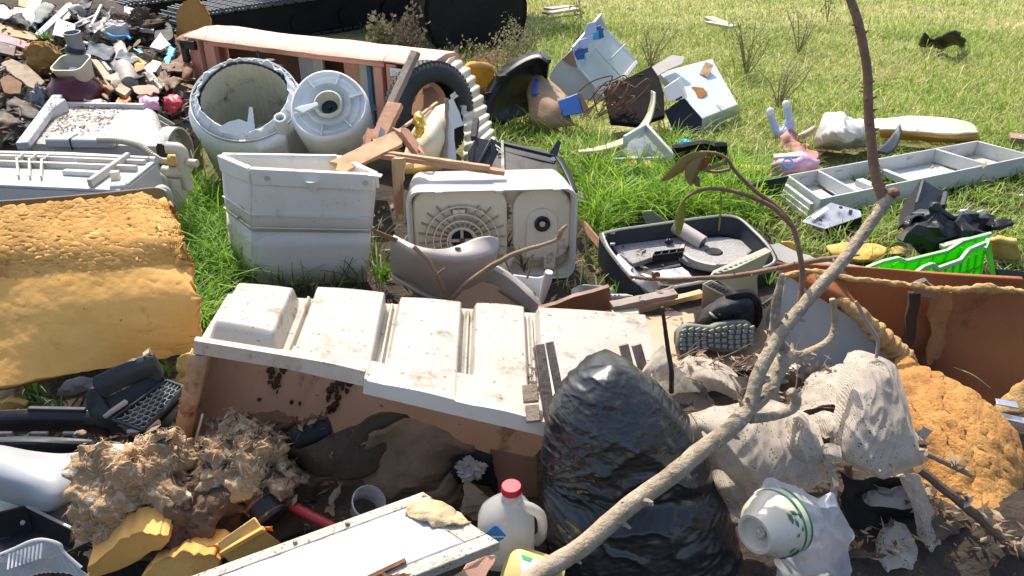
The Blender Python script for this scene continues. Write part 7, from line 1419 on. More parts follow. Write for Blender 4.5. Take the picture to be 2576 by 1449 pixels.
for k, (x, y, z, w_, m_, lb) in enumerate(((1900, 975, .31, 60, 1, 'small beige rag caught behind the fork of the branch'), (1985, 960, .31, 50, 2, 'dark brown scrap hanging beside the side limb'), (2040, 945, .33, 45, 0, 'little grey rag below the pale grey board'), (1735, 1000, .30, 55, 0, 'grey scrap of cloth at the shoulder of the black bag'), (2120, 1100, .33, 40, 2, 'brown scrap tucked under the draped lace'), (2250, 1245, .2, 70, 0, 'grimy grey rag below the hem of the draped lace'), (2160, 1420, .06, 80, 2, 'dark rag on the soil beside the carrier bag'), (2440, 1420, .06, 70, 1, 'pale torn rag on the soil at the lower edge'), (2290, 1110, .30, 50, 1, 'beige tatter between draped lace and seat foam'), (2380, 1330, .13, 60, 2, 'brown tatter under the slanting dark branch'))):
    b = B(); r = random.Random(k); h = w_ * .45; b.surf([[(x + dx * w_ + r.uniform(-8, 8), y + dy * h + r.uniform(-6, 6), z + .02 - .04 * abs(dx) - .03 * dy) for dx in (-1, -.4, .3, 1)] for dy in (-1, -.3, .4, 1)], 8, 8, .022, 17, seed=k * 3.7); b.top('rag', RAGS[m_], lb, 'rag', ang=180)
t = T('rag', 'near black cloth standing in for the shade right of the carrier bag', 'rag', P(2190, 1280, .05))
b = B(); b.surf([[(2090, 1180, .25), (2160, 1190, .25), (2230, 1205, .23), (2300, 1230, .2)], [(2110, 1250, .16), (2180, 1255, .17), (2240, 1265, .15), (2320, 1290, .13)], [(2120, 1330, .09), (2190, 1335, .10), (2260, 1345, .08), (2330, 1360, .07)], [(2120, 1470, .01), (2190, 1470, .03), (2260, 1470, .02), (2340, 1470, .01)]], 12, 12, .035, 10); b.build('cloth', mat('shade_dark_cloth', (.025, .018, .013), .95, (.015, .011, .008), 9, (.07, .05, .035), .25, 12, bump=.6), t)  # spread over the soil in near black, the shade here painted as cloth
# ------------------------------------------------------------------ white carrier bag and bowl
def carrier():
    t = T('carrier_bag', 'white plastic carrier bag with pink packets inside beside the bowl', 'bag', P(2030, 1460, .0))
    b = B(); b.surf([[(1905, 1240, .32), (1925, 1205, .35), (1950, 1198, .36), (2000, 1225, .33), (2050, 1255, .29), (2095, 1240, .29)], [(1915, 1285, .27), (1955, 1262, .33), (2000, 1275, .34), (2050, 1290, .32), (2100, 1290, .28), (2120, 1290, .25)], [(1940, 1350, .19), (1980, 1340, .26), (2020, 1340, .28), (2060, 1345, .27), (2105, 1345, .23), (2140, 1345, .18)], [(1950, 1410, .12), (1990, 1410, .18), (2030, 1410, .2), (2070, 1410, .19), (2105, 1410, .16), (2138, 1410, .11)], [(1950, 1480, .04), (1990, 1480, .08), (2030, 1480, .09), (2070, 1480, .09), (2105, 1480, .06), (2130, 1480, .02)]], 12, 12, .016, 13)
    for p in b.v: p += Vector((0, -.5, .3)) * (.026 * ((1 - abs(noise.noise(Vector((p.x * 16 + p.z * 8, p.y * 8, p.z * 7))))) ** 4 - .3) + .008 * ((1 - abs(noise.noise(p * 45))) ** 3 - .3))
    b.build('film', mat('thin_white_film', (.76, .78, .79), .35, (.70, .72, .74), 5, (.70, .55, .45), .10, 5, bump=.35, bs=24, transl=.45, alpha=.84), t, ang=180)
    b = B(); b.surf([[(2068, 1250, .31), (2085, 1238, .33), (2098, 1250, .31)], [(2060, 1275, .30), (2085, 1275, .32), (2105, 1280, .29)]], 6, 6, .01, 20); b.build('knot', BAGW, t)
    for x, y, z, m in ((2030, 1400, .20, PINK), (2075, 1425, .175, ORANGE), (2105, 1395, .165, SALMONT)): B().blob(P(x, y, z - .03) + Vector((0, .03, 0)), (.035, .02, .03), amp=.3, n=10, seed=x).build('packet', m, t)
carrier()
def bowl():
    ax = Vector((.74, .52, -.12)).normalized(); c = P(1897, 1345, .30); M = frame(c, ax, (0, 0, 1)) @ Matrix.Scale(1.12, 4); t = T('bowl', 'cream ceramic bowl printed with green leaves lying on its side', 'bowl', c - Vector((0, 0, .09)))
    CER = mat('cream_glaze', (.64, .59, .49), .3, (.56, .50, .39), 6, (.38, .30, .20), .22, 12, speck=(.3, .22, .14), sa=.2)
    b = B(); b.lathe([(0, .010), (.030, .010), (.033, 0), (.039, 0), (.042, .006), (.046, .016), (.060, .035), (.067, .06), (.069, .092), (.066, .094), (.062, .06), (.05, .035), (0, .03)], 48, M); b.build('body', CER, t)
    GRN = mat('leaf_green_print', (.03, .14, .05), .35, (.06, .22, .06), 30)
    b = B(); b.lathe([(.0676, .068), (.0684, .074)], 48, M); b.build('green_band', GRN, t); b = B(); b.lathe([(.069, .086), (.0698, .091)], 48, M); b.build('green_band', GRN, t)
    r = random.Random(2)
    for k in range(26):
        a = rad(132 + r.gauss(0, 20) if k < 19 else 40 + r.gauss(0, 14)); h = r.uniform(.038, .075); R_ = float(np.interp(h, [.035, .06, .092], [.060, .067, .069])) + .0008; s = r.uniform(.005, .011)
        p = lambda da, dh: M @ Vector((R_ * math.cos(a + da / R_), R_ * math.sin(a + da / R_), h + dh)); th = r.uniform(0, 3.14); e = [(s * math.cos(th), s * math.sin(th)), (s * .45 * math.cos(th + 1.57), s * .45 * math.sin(th + 1.57)), (-s * math.cos(th), -s * math.sin(th)), (-s * .45 * math.cos(th + 1.57), -s * .45 * math.sin(th + 1.57))]
        b = B(); b.add([p(*q_) for q_ in e], [[0, 1, 2, 3]]); b.build('leaf_print', GRN, t, solid=.0012)
    b = B(); b.blob(M @ Vector((.006, .008, .009)), (.012, .012, .014), amp=.5, n=10, seed=2); b.build('dried_mud', OLDCREAM, t)
    return t
nest(bowl(), green_band='body', leaf_print='body', dried_mud='body')
B().tube(cr([P(1945, 1260, .27), P(1920, 1235, .29), P(1900, 1245, .28)], 5), .006, 8).top('plastic_twist', BAGW, 'twisted white bag handle lying behind the bowl', 'handle')
# ------------------------------------------------------------------ rubbish heap, upper left
YF = lambda y: float(np.interp(y, [-30, 0, 50, 100, 150, 200, 250, 300, 350], [7.3, 7.0, 6.5, 6.0, 5.5, 5.1, 4.75, 4.5, 4.3]))
def hp(x, y, d=0.0): return PY(x, y, YF(y) - d * 1.6)
def heap():
    ytop = lambda x: float(np.interp(x, [-120, 270, 310, 360, 430, 470, 500], [-25, -20, 20, 55, 85, 110, 150])); xs = np.linspace(-160, 485, 60); rows = []
    rows.append([Vector((hp(x, ytop(x)).x, 8.2, -.1)) for x in xs])
    for k in range(30):
        rows.append([hp(x, lerp(ytop(x), 372, k / 29)) + nv((x * .02, k * .25, 0), 1.3) * .05 + Vector((0, 0, -.05)) for x in xs])
    b = B(); b.grid(rows); o = b.build('rubbish_heap', SOIL, loc=(-3.2, 5.8, 0), ang=180); o['kind'] = 'stuff'; o['label'] = 'heap of mixed household rubbish and soil'
    # small shards nobody could count
    r = random.Random(21); cols = [('grey', (.30, .29, .27)), ('cream', (.55, .48, .36)), ('white', (.72, .72, .70)), ('brown', (.20, .11, .06)), ('tan', (.38, .27, .16)), ('dark', (.03, .03, .032)), ('straw', (.42, .31, .17)), ('rust', (.30, .14, .06)), ('slate', (.16, .18, .20))]
    for cn, c in cols:
        b = B()
        for k in range(170 if cn in ('brown', 'tan', 'dark', 'straw') else 55):
            x = r.uniform(-20, 480); y = r.uniform(max(ytop(x), 0) + 12, 335)
            p = hp(x, y, r.uniform(-.04, .05)) + Vector((0, 0, r.uniform(-.05, .02))); s = r.uniform(.006, .026); el = r.uniform(1, 4)
            R = Matrix.Rotation(r.uniform(0, 6.28), 3, Vector((r.gauss(0, 1), r.gauss(0, 1), r.gauss(0, 1))).normalized())
            pts = [p + R @ Vector((s * el * a_, s * c_, s * .5 * noise.noise(Vector((a_ * 3, c_ * 3, k))))) for a_, c_ in ((-1, -.6), (-.2, -1), (.8, -.7), (1, .3), (.3, 1), (-.8, .7))]; b.hexa(pts, [q + R @ Vector((0, 0, .004)) for q in pts])
        o = b.build('rubbish_bits', mat('bits_' + cn, tuple(q * .65 for q in c), .75, tuple(q * .4 for q in c), 9, (.08, .055, .035), .2, 15), loc=(-3.2, 5.8, 0), flat=True); o['kind'] = 'stuff'; o['label'] = 'small broken bits strewn over the rubbish heap'
heap()
def hs(name, pts, m, label, cat, th=.012, seed=1, amp=.008, k=3, d=.06, bevel=.002):
    b = B(); b.slab(rag([hp(x, y, d + e) for x, y, e in [(p + (0,))[:3] for p in pts]], k, amp, seed), th); return b.top(name, m, label, cat, bevel=bevel)
hs('curved_board', [(-20, 50), (40, 65), (75, 82), (98, 97), (85, 100), (50, 94), (-20, 80)], mat('brown_laminate', (.36, .19, .05), .5, (.3, .15, .04), 4, (.15, .08, .03), .15, 8), 'curved brown laminate panel at the edge of the heap', 'panel', .02, 1, .003)
hs('pink_board', [(-20, 80, .02), (40, 95, .02), (80, 108, .02), (76, 124, .02), (40, 114, .02), (-20, 98, .02)], mat('dusty_pink_board', (.42, .17, .21), .6, (.36, .14, .17), 5), 'dusty pink board under the curved brown panel', 'panel', .02, 2, .003)
hs('maroon_board', [(-20, 99, .03), (40, 115, .03), (35, 140, .03), (-20, 128, .03)], mat('dark_maroon_board', (.06, .015, .018), .6), 'dark maroon board end below the dusty pink one', 'board', .02, 3, .003)
b = B(); b.surf([[hp(-20, 8, .1), hp(10, 14, .1), hp(34, 32, .1)], [hp(-20, 28, .12), hp(8, 32, .12), hp(30, 44, .1)], [hp(-20, 48, .1), hp(6, 50, .1), hp(22, 52, .1)]], 8, 6, .03, 6); b.top('white_tarpaulin', BAGW, 'white ribbed plastic sheet at the corner of the heap', 'sheet', solid=.004)
hs('white_board', [(75, -10), (108, -10), (96, 25), (88, 70), (60, 50), (66, 20)], WHITE, 'upright white panel at the top of the heap', 'panel', .02, 4, .003)
hs('cream_board', [(36, 18), (68, 22), (62, 50), (38, 45), (28, 30)], mat('pale_yellow_board', (.66, .64, .46), .5), 'pale yellow panel beside the upright white one', 'panel', .02, 5, .003)
hs('brown_board', [(46, -8), (75, -8), (66, 20), (46, 14)], mat('brown_laminate', (1, 1, 1)), 'brown board peeking out behind the pale yellow panel', 'board', .015, 6, .003)
b = B(); b.surf([[hp(12, 46, .1), hp(38, 32, .14), hp(58, 40, .12)], [hp(10, 54, .1), hp(40, 48, .16), hp(68, 58, .12)], [hp(22, 60, .08), hp(50, 64, .12), hp(66, 76, .08)]], 8, 8, .04, 8); b.top('black_cloth', BLACKM, 'crumpled black cloth on the white sheets of the heap', 'cloth', solid=.01)
b = B(); b.surf([[hp(92, 20, .08), hp(112, 6, .1), hp(138, 12, .08)], [hp(86, 45, .1), hp(108, 30, .14), hp(130, 28, .1)], [hp(76, 70, .08), hp(96, 55, .1), hp(112, 45, .08)]], 6, 6, .03, 7); b.top('grey_cloth', mat('grey_green_cloth', (.30, .32, .29), .9, (.22, .24, .21), 6), 'grey green rag bundle on the heap', 'cloth', solid=.01)
t = T('cabinet_board', 'long grey board with a brown cut edge sloping down the heap', 'board', hp(120, 80))
b = B(); b.slab([hp(88, 84, .08), hp(168, 8, .10), hp(178, 6, .10), hp(184, 14, .10), hp(100, 90, .10)], .02); b.build('face', mat('bluish_grey_board', (.40, .44, .50), .5, (.36, .40, .45), 4), t)
b = B(); b.slab([hp(150, 42, .09), hp(184, 14, .09), hp(190, 20, .08), hp(176, 45, .06), hp(160, 50, .06)], .02); b.build('brown_edge', mat('brown_laminate', (1, 1, 1)), t)
b = B(); b.lathe([(.0, .07), (.015, .065), (.06, .0), (.063, -.01)], 26, frame(hp(196, 28, .12), (.5, -.45, .6))); b.top('lampshade', WHITEW, 'white conical lamp shade lying on the heap', 'lamp shade', solid=.004)
hs('white_post', [(220, -10), (228, -10), (228, 32), (218, 34)], GREYW, 'white upright post at the back of the heap', 'post', .03, 7, .002)
hs('paper_sheet', [(144, 44, .06), (187, 60, .06), (190, 68, .05), (178, 96, .05), (132, 88, .05)], PAPER, 'creased white paper sheet behind the grey pipe', 'paper', .003, 8, .006)
def vessel():
    t = T('toilet_cistern', 'maroon glazed pot with a cream square neck and a grey pipe in it', 'pot', hp(185, 258, .1) - Vector((0, 0, .25))); Yv = 4.6
    c = PY(188, 228, Yv); M = frame(c, (-.02, -.1, 1)); b = B(); b.lathe([(.02, -.20), (.10, -.19), (.145, -.12), (.165, -.04), (.15, .03), (.11, .07), (.095, .09), (.095, .11)], 40, M); b.build('pot', MAROON, t)
    n0 = PY(187, 178, Yv); R = axes((0, -.25, 1), (1, 0, 0)); ring = lambda w_, d_, h, k: [n0 + R @ Vector((x * w_, y * d_, h)) for x, y in rrect(2, 2, .5, 5)]
    b = B(); b.grid([ring(.082, .07, -.055, 0), ring(.088, .078, .0, 0), ring(.092, .105, .055, 0), ring(.084, .095, .055, 0), ring(.076, .07, -.02, 0), ring(.02, .02, -.03, 0)], cu=True); b.build('neck', mat('old_cream_plastic', (.50, .47, .38), .5, (.42, .39, .3), 6, (.2, .15, .1), .2, 9), t)
    b = B(); b.tube([PY(190, 130, Yv + .1), PY(190, 118, Yv + .1)], .055, 24); b.build('pipe_collar', CHAR, t)
    b = B(); c2 = PY(190, 112, Yv + .1); b.lathe([(.046, -.05), (.046, .055), (.049, .06), (.049, .072), (.042, .072), (.041, -.03)], 30, frame(c2, (0, -.12, 1))); b.build('pipe', mat('grey_drain_pipe', (.22, .23, .24), .45, (.19, .2, .21), 5), t); B().lathe([(0, 0), (.041, 0)], 24, frame(c2, (0, -.12, 1))).build('pipe_bore', BLACKM, t)
    b = B(); b.blob(PY(186, 182, Yv - .03), (.03, .025, .03), amp=.2, n=10); b.build('ball_valve', BAGW, t)
    return t
nest(vessel(), pipe_bore='pipe', ball_valve='neck')
b = B(); b.tube(cr([hp(212, 108, .1), hp(238, 118, .1), hp(250, 140, .1), hp(262, 160, .1), hp(278, 180, .1)], 6), .014, 10); b.top('grey_hose', GREYW, 'thin pale hose running down the heap beside the pot', 'hose')
hs('grey_board', [(228, 146, .1), (246, 150, .1), (280, 190, .1), (330, 224, .1), (314, 240, .1), (272, 216, .1), (250, 180, .1)], mat('mossy_board', (.36, .31, .21), .8, (.28, .23, .15), 6, (.14, .12, .07), .3, 8), 'long mossy grey board leaning beside the maroon pot', 'board', .025, 9, .004)
b = B(); b.surf([[hp(265, 145, .06), hp(285, 120, .1), hp(300, 106, .12), (hp(312, 110, .1))], [hp(272, 165, .06), hp(295, 145, .1), hp(315, 130, .1), hp(326, 140, .08)], [hp(285, 182, .06), hp(305, 170, .08), hp(325, 165, .08), hp(342, 185, .06)]], 6, 6, .01, 8); b.top('bent_sheet', mat('taupe_plastic', (.28, .25, .21), .6, (.23, .2, .17), 5, (.14, .11, .08), .2, 8), 'taupe bent plastic panel in the middle of the heap', 'panel', solid=.012)
def half_pipe():
    q = [hp(310, 170, .14), hp(318, 185, .14), hp(326, 212, .12)]; b = B(); b.tube(cr(q, 6), [.055, .06, .05], 20); b.top('ribbed_pipe', mat('grey_ribbed_hose', (.36, .34, .31), .7, (.25, .23, .21), 30), 'short ribbed grey pipe on the heap beside the orange crate', 'pipe')
half_pipe()
def crate_piece():
    t = T('crate_fragment', 'broken orange plastic crate corner in the heap', 'crate', hp(350, 185)); a, c, d = hp(326, 140, .12), hp(368, 158, .12), hp(348, 165, .14)
    B().slab([hp(326, 138, .12), hp(346, 142, .12), hp(370, 158, .13), hp(356, 165, .14), hp(338, 163, .14)], .012).build('top_face', ORANGEY, t, bevel=.002)
    for k in range(5): B().bar(hp(341 + k * 5, 165 - k * .5, .145), hp(342 + k * 4.6, 190 - k, .12), .010, .012, (0, -1, 0)).build('slat', ORANGE, t)
    for k in range(3): B().bar(hp(334 + k * 3, 145 + k * 4, .137), hp(350 + k * 3, 148 + k * 4, .14), .006, .004, (0, -.3, 1)).build('slot', RUSTD, t)
    return t
nest(crate_piece(), slot='top_face')
b = B(); b.surf([[hp(428, 116, .16), hp(442, 122, .16)], [hp(416, 140, .16), hp(430, 148, .16)], [hp(404, 172, .16), hp(414, 178, .16)]], 5, 6, .02, 14); b.top('blue_strip', SKYB, 'bright blue plastic strip hanging on the heap', 'plastic', solid=.006)
b = B(); b.surf([[hp(336, 122, .12), hp(350, 124, .12), hp(362, 132, .12)], [hp(340, 128, .12), hp(352, 132, .12), hp(362, 136, .12)]], 5, 4, .012, 18); b.top('blue_ribbon', SKYB, 'crumpled blue ribbon scrap on the heap', 'ribbon', solid=.003)
b = B(); b.tube(cr([hp(270, 84, .14), hp(290, 92, .16), hp(318, 90, .16), hp(328, 98, .14)], 6), .008, 6); b.top('blue_string', SKYB, 'blue cord tied round the white bundle on the heap', 'cord')
b = B(); b.blob(hp(296, 80, .1), (.11, .08, .08), amp=.25, n=20, seed=5); b.top('white_bundle', mat('grubby_white_sack', (.55, .52, .48), .8, (.48, .44, .4), 6), 'grubby white bundle tied with blue cord on the heap', 'bundle')
b = B(); b.surf([[hp(288, 255, .1), hp(300, 240, .12), hp(318, 236, .12)], [hp(294, 266, .1), hp(308, 256, .12), hp(328, 248, .12)], [hp(300, 270, .08), hp(314, 266, .1), hp(330, 262, .08)]], 6, 6, .02, 16); b.top('orange_film', ORANGE, 'crumpled orange plastic film behind the leaf strewn washer', 'plastic', solid=.003)
b = B(); b.surf([[hp(350, 250, .1), hp(370, 238, .14), hp(395, 240, .12)], [hp(352, 268, .1), hp(375, 258, .16), hp(398, 258, .14)], [hp(366, 282, .06), hp(385, 276, .1), hp(400, 276, .08)]], 8, 8, .03, 12); b.top('printed_bag', PINK, 'white and pink crumpled printed bag on the heap', 'bag', solid=.003)
b = B(); b.surf([[hp(405, 248, .12), hp(425, 236, .14), hp(450, 240, .12)], [hp(408, 262, .1), hp(430, 255, .16), hp(455, 258, .12)], [hp(418, 280, .06), hp(438, 284, .08), hp(448, 278, .06)]], 8, 8, .03, 12, seed=3); b.top('red_bag', mat('red_foil_bag', (.55, .04, .07), .3, (.4, .02, .04), 8, (.7, .6, .6), .25, 12), 'shiny red crumpled bag on the heap beside the broken tub', 'bag', solid=.003)
b = B(); b.blob(hp(112, 152, .1), (.12, .09, .12), amp=.3, sc=1.6, n=30, ridge=.08, seed=7); b.top('foam_lump', mat('brown_foam', (.34, .18, .04), .9, (.26, .13, .03), 6, (.14, .07, .02), .3, 7, bump=.5), 'rounded brown foam lump beside the maroon pot', 'foam')
hs('carton_flap', [(2, 160, .08), (30, 148, .1), (70, 165, .1), (112, 205, .1), (85, 222, .08), (40, 195, .08), (16, 175, .06)], mat('mouldy_card', (.34, .27, .2), .9, (.26, .19, .13), 14, (.12, .07, .04), .35, 16), 'mouldy speckled cardboard flap on the dark side of the heap', 'cardboard', .01, 11, .008)
hs('cardboard', [(0, 200, .06), (20, 188, .08), (55, 208, .08), (50, 235, .06), (10, 232, .05)], mat('brown_card', (.20, .10, .05), .9, (.15, .075, .035), 8), 'dark brown cardboard below the mouldy flap', 'cardboard', .01, 12, .008)
b = B(); b.blob(hp(106, 255, .12), (.06, .05, .09), amp=.35, n=18, ridge=.15, seed=9); b.top('dusty_bag', mat('dusty_clear_bag', (.26, .26, .27), .4, (.2, .2, .21), 8, bump=.4), 'dusty grey plastic bag beside the white flange rail', 'bag')
b = B(); b.surf([[hp(196, 40, .12), hp(240, 55, .14), hp(280, 20, .16)], [hp(205, 62, .12), hp(245, 70, .16), hp(272, 50, .16)], [hp(222, 80, .1), hp(245, 84, .12), hp(262, 72, .1)]], 8, 8, .03, 10); b.top('black_bin_bag', mat('dusty_black_film', (.05, .052, .055), .4, (.12, .12, .125), 10, bump=.4), 'torn dusty black bag strip on top of the heap', 'bag', solid=.004)
for k, (x0, y0, x1, y1) in enumerate(((190, 62, 245, 38), (196, 70, 240, 52), (255, 14, 228, 70))):
    plank([hp(x0, y0, .14), hp(x1, y1, .14)], .02, .02, (GREYW, CHAR, GREYW)[k], ('grey metal rail on the heap behind the white paper', 'dark rail below the grey one on the heap', 'bent grey rail beside the torn black bag')[k], name='metal_rail', cat='rail')
hs('beige_board', [(376, 118, .08), (404, 80, .08), (414, 96, .08), (430, 112, .06), (405, 125, .05)], mat('beige_laminate', (.46, .42, .33), .55, (.4, .36, .28), 5), 'beige panel with a brown edge at the right of the heap', 'panel', .02, 13, .003)
hs('cream_shard', [(362, 170, .1), (384, 150, .1), (410, 158, .1), (392, 180, .08), (372, 182, .08)], OLDCREAM, 'cream plastic shard beside the orange crate corner', 'shard', .01, 14, .004)
hs('card_scrap', [(330, 218, .1), (372, 212, .1), (405, 228, .1), (380, 240, .08), (345, 236, .08)], mat('pinkish_card', (.44, .30, .22), .85, (.36, .24, .17), 9), 'pinkish crumpled card above the printed bag', 'cardboard', .006, 15, .012)
hs('black_disc', [(386, 46, .1), (410, 42, .1), (430, 62, .1), (436, 92, .08), (412, 108, .06), (388, 96, .06)], BLACKM, 'black rounded plastic piece in front of the track', 'plastic', .05, 16, .006)
hs('wood_offcut', [(312, 15, .1), (370, 30, .1), (372, 36, .1), (352, 44, .1), (310, 40, .1)], mat('grey_plank_end', (.40, .40, .40), .7), 'grey plank end resting beside the track shoes', 'plank', .03, 17, .003)
hs('metal_tray', [(342, 46, .1), (395, 52, .1), (386, 76, .1), (344, 70, .1)], GREYCH, 'grey metal drawer frame below the track shoes', 'tray', .03, 18, .002)
# larger mixed junk on the heap
JUNK = [(250, 128, 34, 20, 20, (.05, .07, .10), 'dark blue grey plastic casing beside the pale hose', 'casing'), (300, 200, 26, 16, -30, (.45, .38, .28), 'tan crumpled carton in front of the ribbed pipe', 'carton'), (420, 205, 26, 18, 50, (.20, .11, .06), 'rust brown board end near the cabinet post', 'board'), (390, 205, 30, 10, 60, (.42, .40, .34), 'grey cream rail beside the blue strip', 'rail'), (60, 275, 40, 26, 15, (.05, .035, .025), 'black earthy sack on the dark side of the heap', 'sack'), (25, 300, 34, 24, -20, (.09, .05, .03), 'dark rotten board low on the heap', 'board'), (255, 225, 30, 18, 35, (.32, .18, .07), 'brown leather like scrap beside the mossy board', 'scrap'), (150, 205, 18, 30, 8, (.30, .26, .20), 'grey strip standing beside the maroon pot', 'strip'), (345, 190, 22, 12, -15, (.10, .10, .11), 'black plastic lump below the orange crate corner', 'plastic'), (240, 262, 28, 12, 10, (.60, .55, .50), 'pale crumpled paper behind the leaf strewn washer', 'paper'), (440, 165, 18, 30, 70, (.16, .08, .04), 'dark husky clump beside the cabinet post', 'clump'), (205, 15, 30, 14, -40, (.05, .05, .055), 'black plastic fender piece high on the heap', 'plastic'), (320, 145, 24, 14, 25, (.10, .13, .17), 'slate blue cloth in the middle of the heap', 'cloth')]
for k, (x, y, w_, h_, a_, c, lb, ct) in enumerate(JUNK):
    r = random.Random(k + 50); ca, sa = math.cos(rad(a_)), math.sin(rad(a_)); b = B()
    b.surf([[hp(x + (u * w_ * ca - v * h_ * sa) + r.uniform(-3, 3), y + (u * w_ * sa + v * h_ * ca) * .8 + r.uniform(-2, 2), .13 + r.uniform(-.02, .05)) for u in (-1, -.3, .4, 1)] for v in (-1, -.2, .5, 1)], 5, 5, .02, 9, seed=k); b.top(ct + '_piece', mat('junk_%d' % k, c, .7, tuple(q * .65 for q in c), 8, (.09, .06, .04), .25, 12, bump=.3), lb, ct, solid=.012)
t = T('brown_sheet', 'torn upright sheet of orange brown foam backed board before the tracks', 'sheet', PY(485, 100, 6.1) - Vector((0, 0, .2)))
b = B(); b.slab(rag([PY(445, 95, 6.1), PY(442, 45, 6.15), PY(452, 18, 6.18), PY(468, 2, 6.2), PY(490, -8, 6.2), PY(505, 8, 6.2), PY(518, 22, 6.18), PY(528, 45, 6.15), PY(530, 75, 6.1), PY(505, 90, 6.05)], 3, .012, 3), .03); b.build('sheet', mat('orange_brown_board', (.40, .20, .045), .85, (.32, .15, .03), 5, (.2, .09, .02), .2, 9, bump=.4), t)
# dead palm husks beside the cabinet
r = random.Random(31)
for k, (x0, y0, x1, y1) in enumerate(((455, 110, 470, 85), (462, 140, 478, 95), (452, 175, 475, 120), (465, 200, 474, 150), (440, 195, 470, 205), (478, 90, 490, 78))):
    q = cr([hp(x0, y0, .1), hp((x0 + x1) / 2 + r.uniform(-8, 8), (y0 + y1) / 2, .16), hp(x1, y1, .12)], 5); b = B(); rows = []
    for i, p in enumerate(q):
        w_ = .03 * math.sin(math.pi * (.15 + .75 * i / len(q))); rows.append([p + Vector((-w_, 0, 0)), p + Vector((0, -.012, .006)), p + Vector((w_, 0, 0))])
    b.grid(rows); tag(b.build('dead_husk', mat('husk_brown', (.26, .13, .06), .85, (.2, .09, .04), 12, (.42, .3, .18), .2, 14), solid=.006), 'curled brown dead husk piled beside the salmon cabinet post', 'husk', 'dead husks beside the cabinet')
# dark tree litter lump
b = B(); b.blob(hp(345, 75, .05), (.20, .14, .12), amp=.6, sc=2, n=40, ridge=.2, seed=4); b.top('root_ball', mat('root_tangle', (.07, .045, .03), .95, (.12, .08, .05), 20, bump=1), 'dark tangled root ball on the heap below the track', 'root ball')

# ------------------------------------------------------------------ far field scraps
def far():
    b = B(); b.surf([[(2316, 108, .10), (2330, 82, .22), (2350, 96, .14), (2375, 88, .22), (2400, 76, .28), (2412, 90, .22), (2424, 112, .08)], [(2314, 116, .0), (2335, 116, .04), (2352, 118, .0), (2375, 116, .04), (2400, 112, .08), (2412, 116, .04), (2426, 118, .0)]], 4, 4, .03, 5); b.top('torn_tyre_piece', RUBBER, 'jagged black rubber piece far out on the dry grass', 'rubber', solid=.03)
    for (x0, y0, x1, y1, l) in ((1782, 56, 1846, 68, 'pale flat board lying far out in the dry field'), (1372, 34, 1450, 22, 'pale boards at the far edge of the grass')):
        t = T('field_board', l, 'board', P(x0, y0, .02)); a, c = P(x0, y0, .06), P(x1, y1, .06)
        for k in range(2): B().bar(a + Vector((.03 * k, .16 * k, .02 * k)), c + Vector((-.05 * k, .16 * k, .0)), .12, .025).build('plank', mat('sun_bleached_wood', (.55, .46, .36), .8, (.46, .38, .29), 8), t)
    plank([P(2540, 345, .05), P(2600, 352, .05)], .12, .03, mat('sun_bleached_brown', (.30, .2, .13), .85), 'brown board half buried in grass at the edge', name='field_board', cat='board')
    sheet('flat_card', [(2280, 505, .03), (2330, 500, .04), (2345, 520, .03), (2290, 524, .02)], .006, GREYW, 'pale flat card in the grass behind the engine parts', 'card', 3)
    for k, (x, y, l) in enumerate(((1680, 62, 'small dry clump of weeds far out on the grass'), (2100, 40, 'thin dark weed standing far out on the field'))): pass
far()
# ------------------------------------------------------------------ sticks and weeds one can tell apart
stick('dead_stick', [PY(1690, 985, 1.62), PY(1685, 900, 1.60), PY(1672, 820, 1.58), PY(1667, 772, 1.57)], [.007, .006, .005, .004], 'thin black stick standing upright in front of the boots', mat('black_twig', (.04, .028, .02), .8), side=[])
stick('dead_stick', [(2312, 1180, .34), (2400, 1250, .27), (2480, 1320, .19), (2560, 1385, .12), (2620, 1430, .08)], [.011, .012, .011, .010], 'dark branch slanting down over the torn seat foam', TWIG)
stick('dead_stick', [(2330, 1142, .36), (2390, 1168, .33), (2446, 1198, .30)], [.007, .008, .006], 'short pale stick end above the dark branch', DRYB)
stick('dead_stick', [PY(2152, 758, 1.70), PY(2180, 810, 1.68), PY(2208, 855, 1.66), PY(2205, 900, 1.64)], [.004, .005, .005, .004], 'thin grey twig against the pale grey board', mat('grey_twig', (.28, .24, .21), .8))
stick('dead_root', [(2380, 1362, .10), (2405, 1372, .11), (2418, 1395, .08), (2416, 1420, .05)], [.003, .004, .0045, .003], 'small curved pale root on the dark soil', DRYB, cat='root')
stick('dead_stick', [(2130, 1170, .2), (2140, 1260, .13), (2135, 1360, .06), (2125, 1460, .02)], [.010, .009, .010, .009], 'dark upright stick in the shade right of the carrier bag', TWIG)
stick('dead_stick', [(1760, 892, .20), (1790, 930, .27), (1815, 958, .29)], [.011, .010, .008], 'stubby pale stick below the upturned boot', DRYB)
stick('dead_stick', [(1720, 905, .16), (1760, 918, .2), (1830, 925, .2), (1880, 915, .2)], [.004, .004, .004, .003], 'long reddish twig lying in front of the upturned boot', BARKR)
stick('dead_stick', [(2400, 925, .20), (2450, 945, .20), (2490, 975, .18)], [.0025, .0025, .0015], 'fine dry twig on the edge of the seat foam', DRYB)

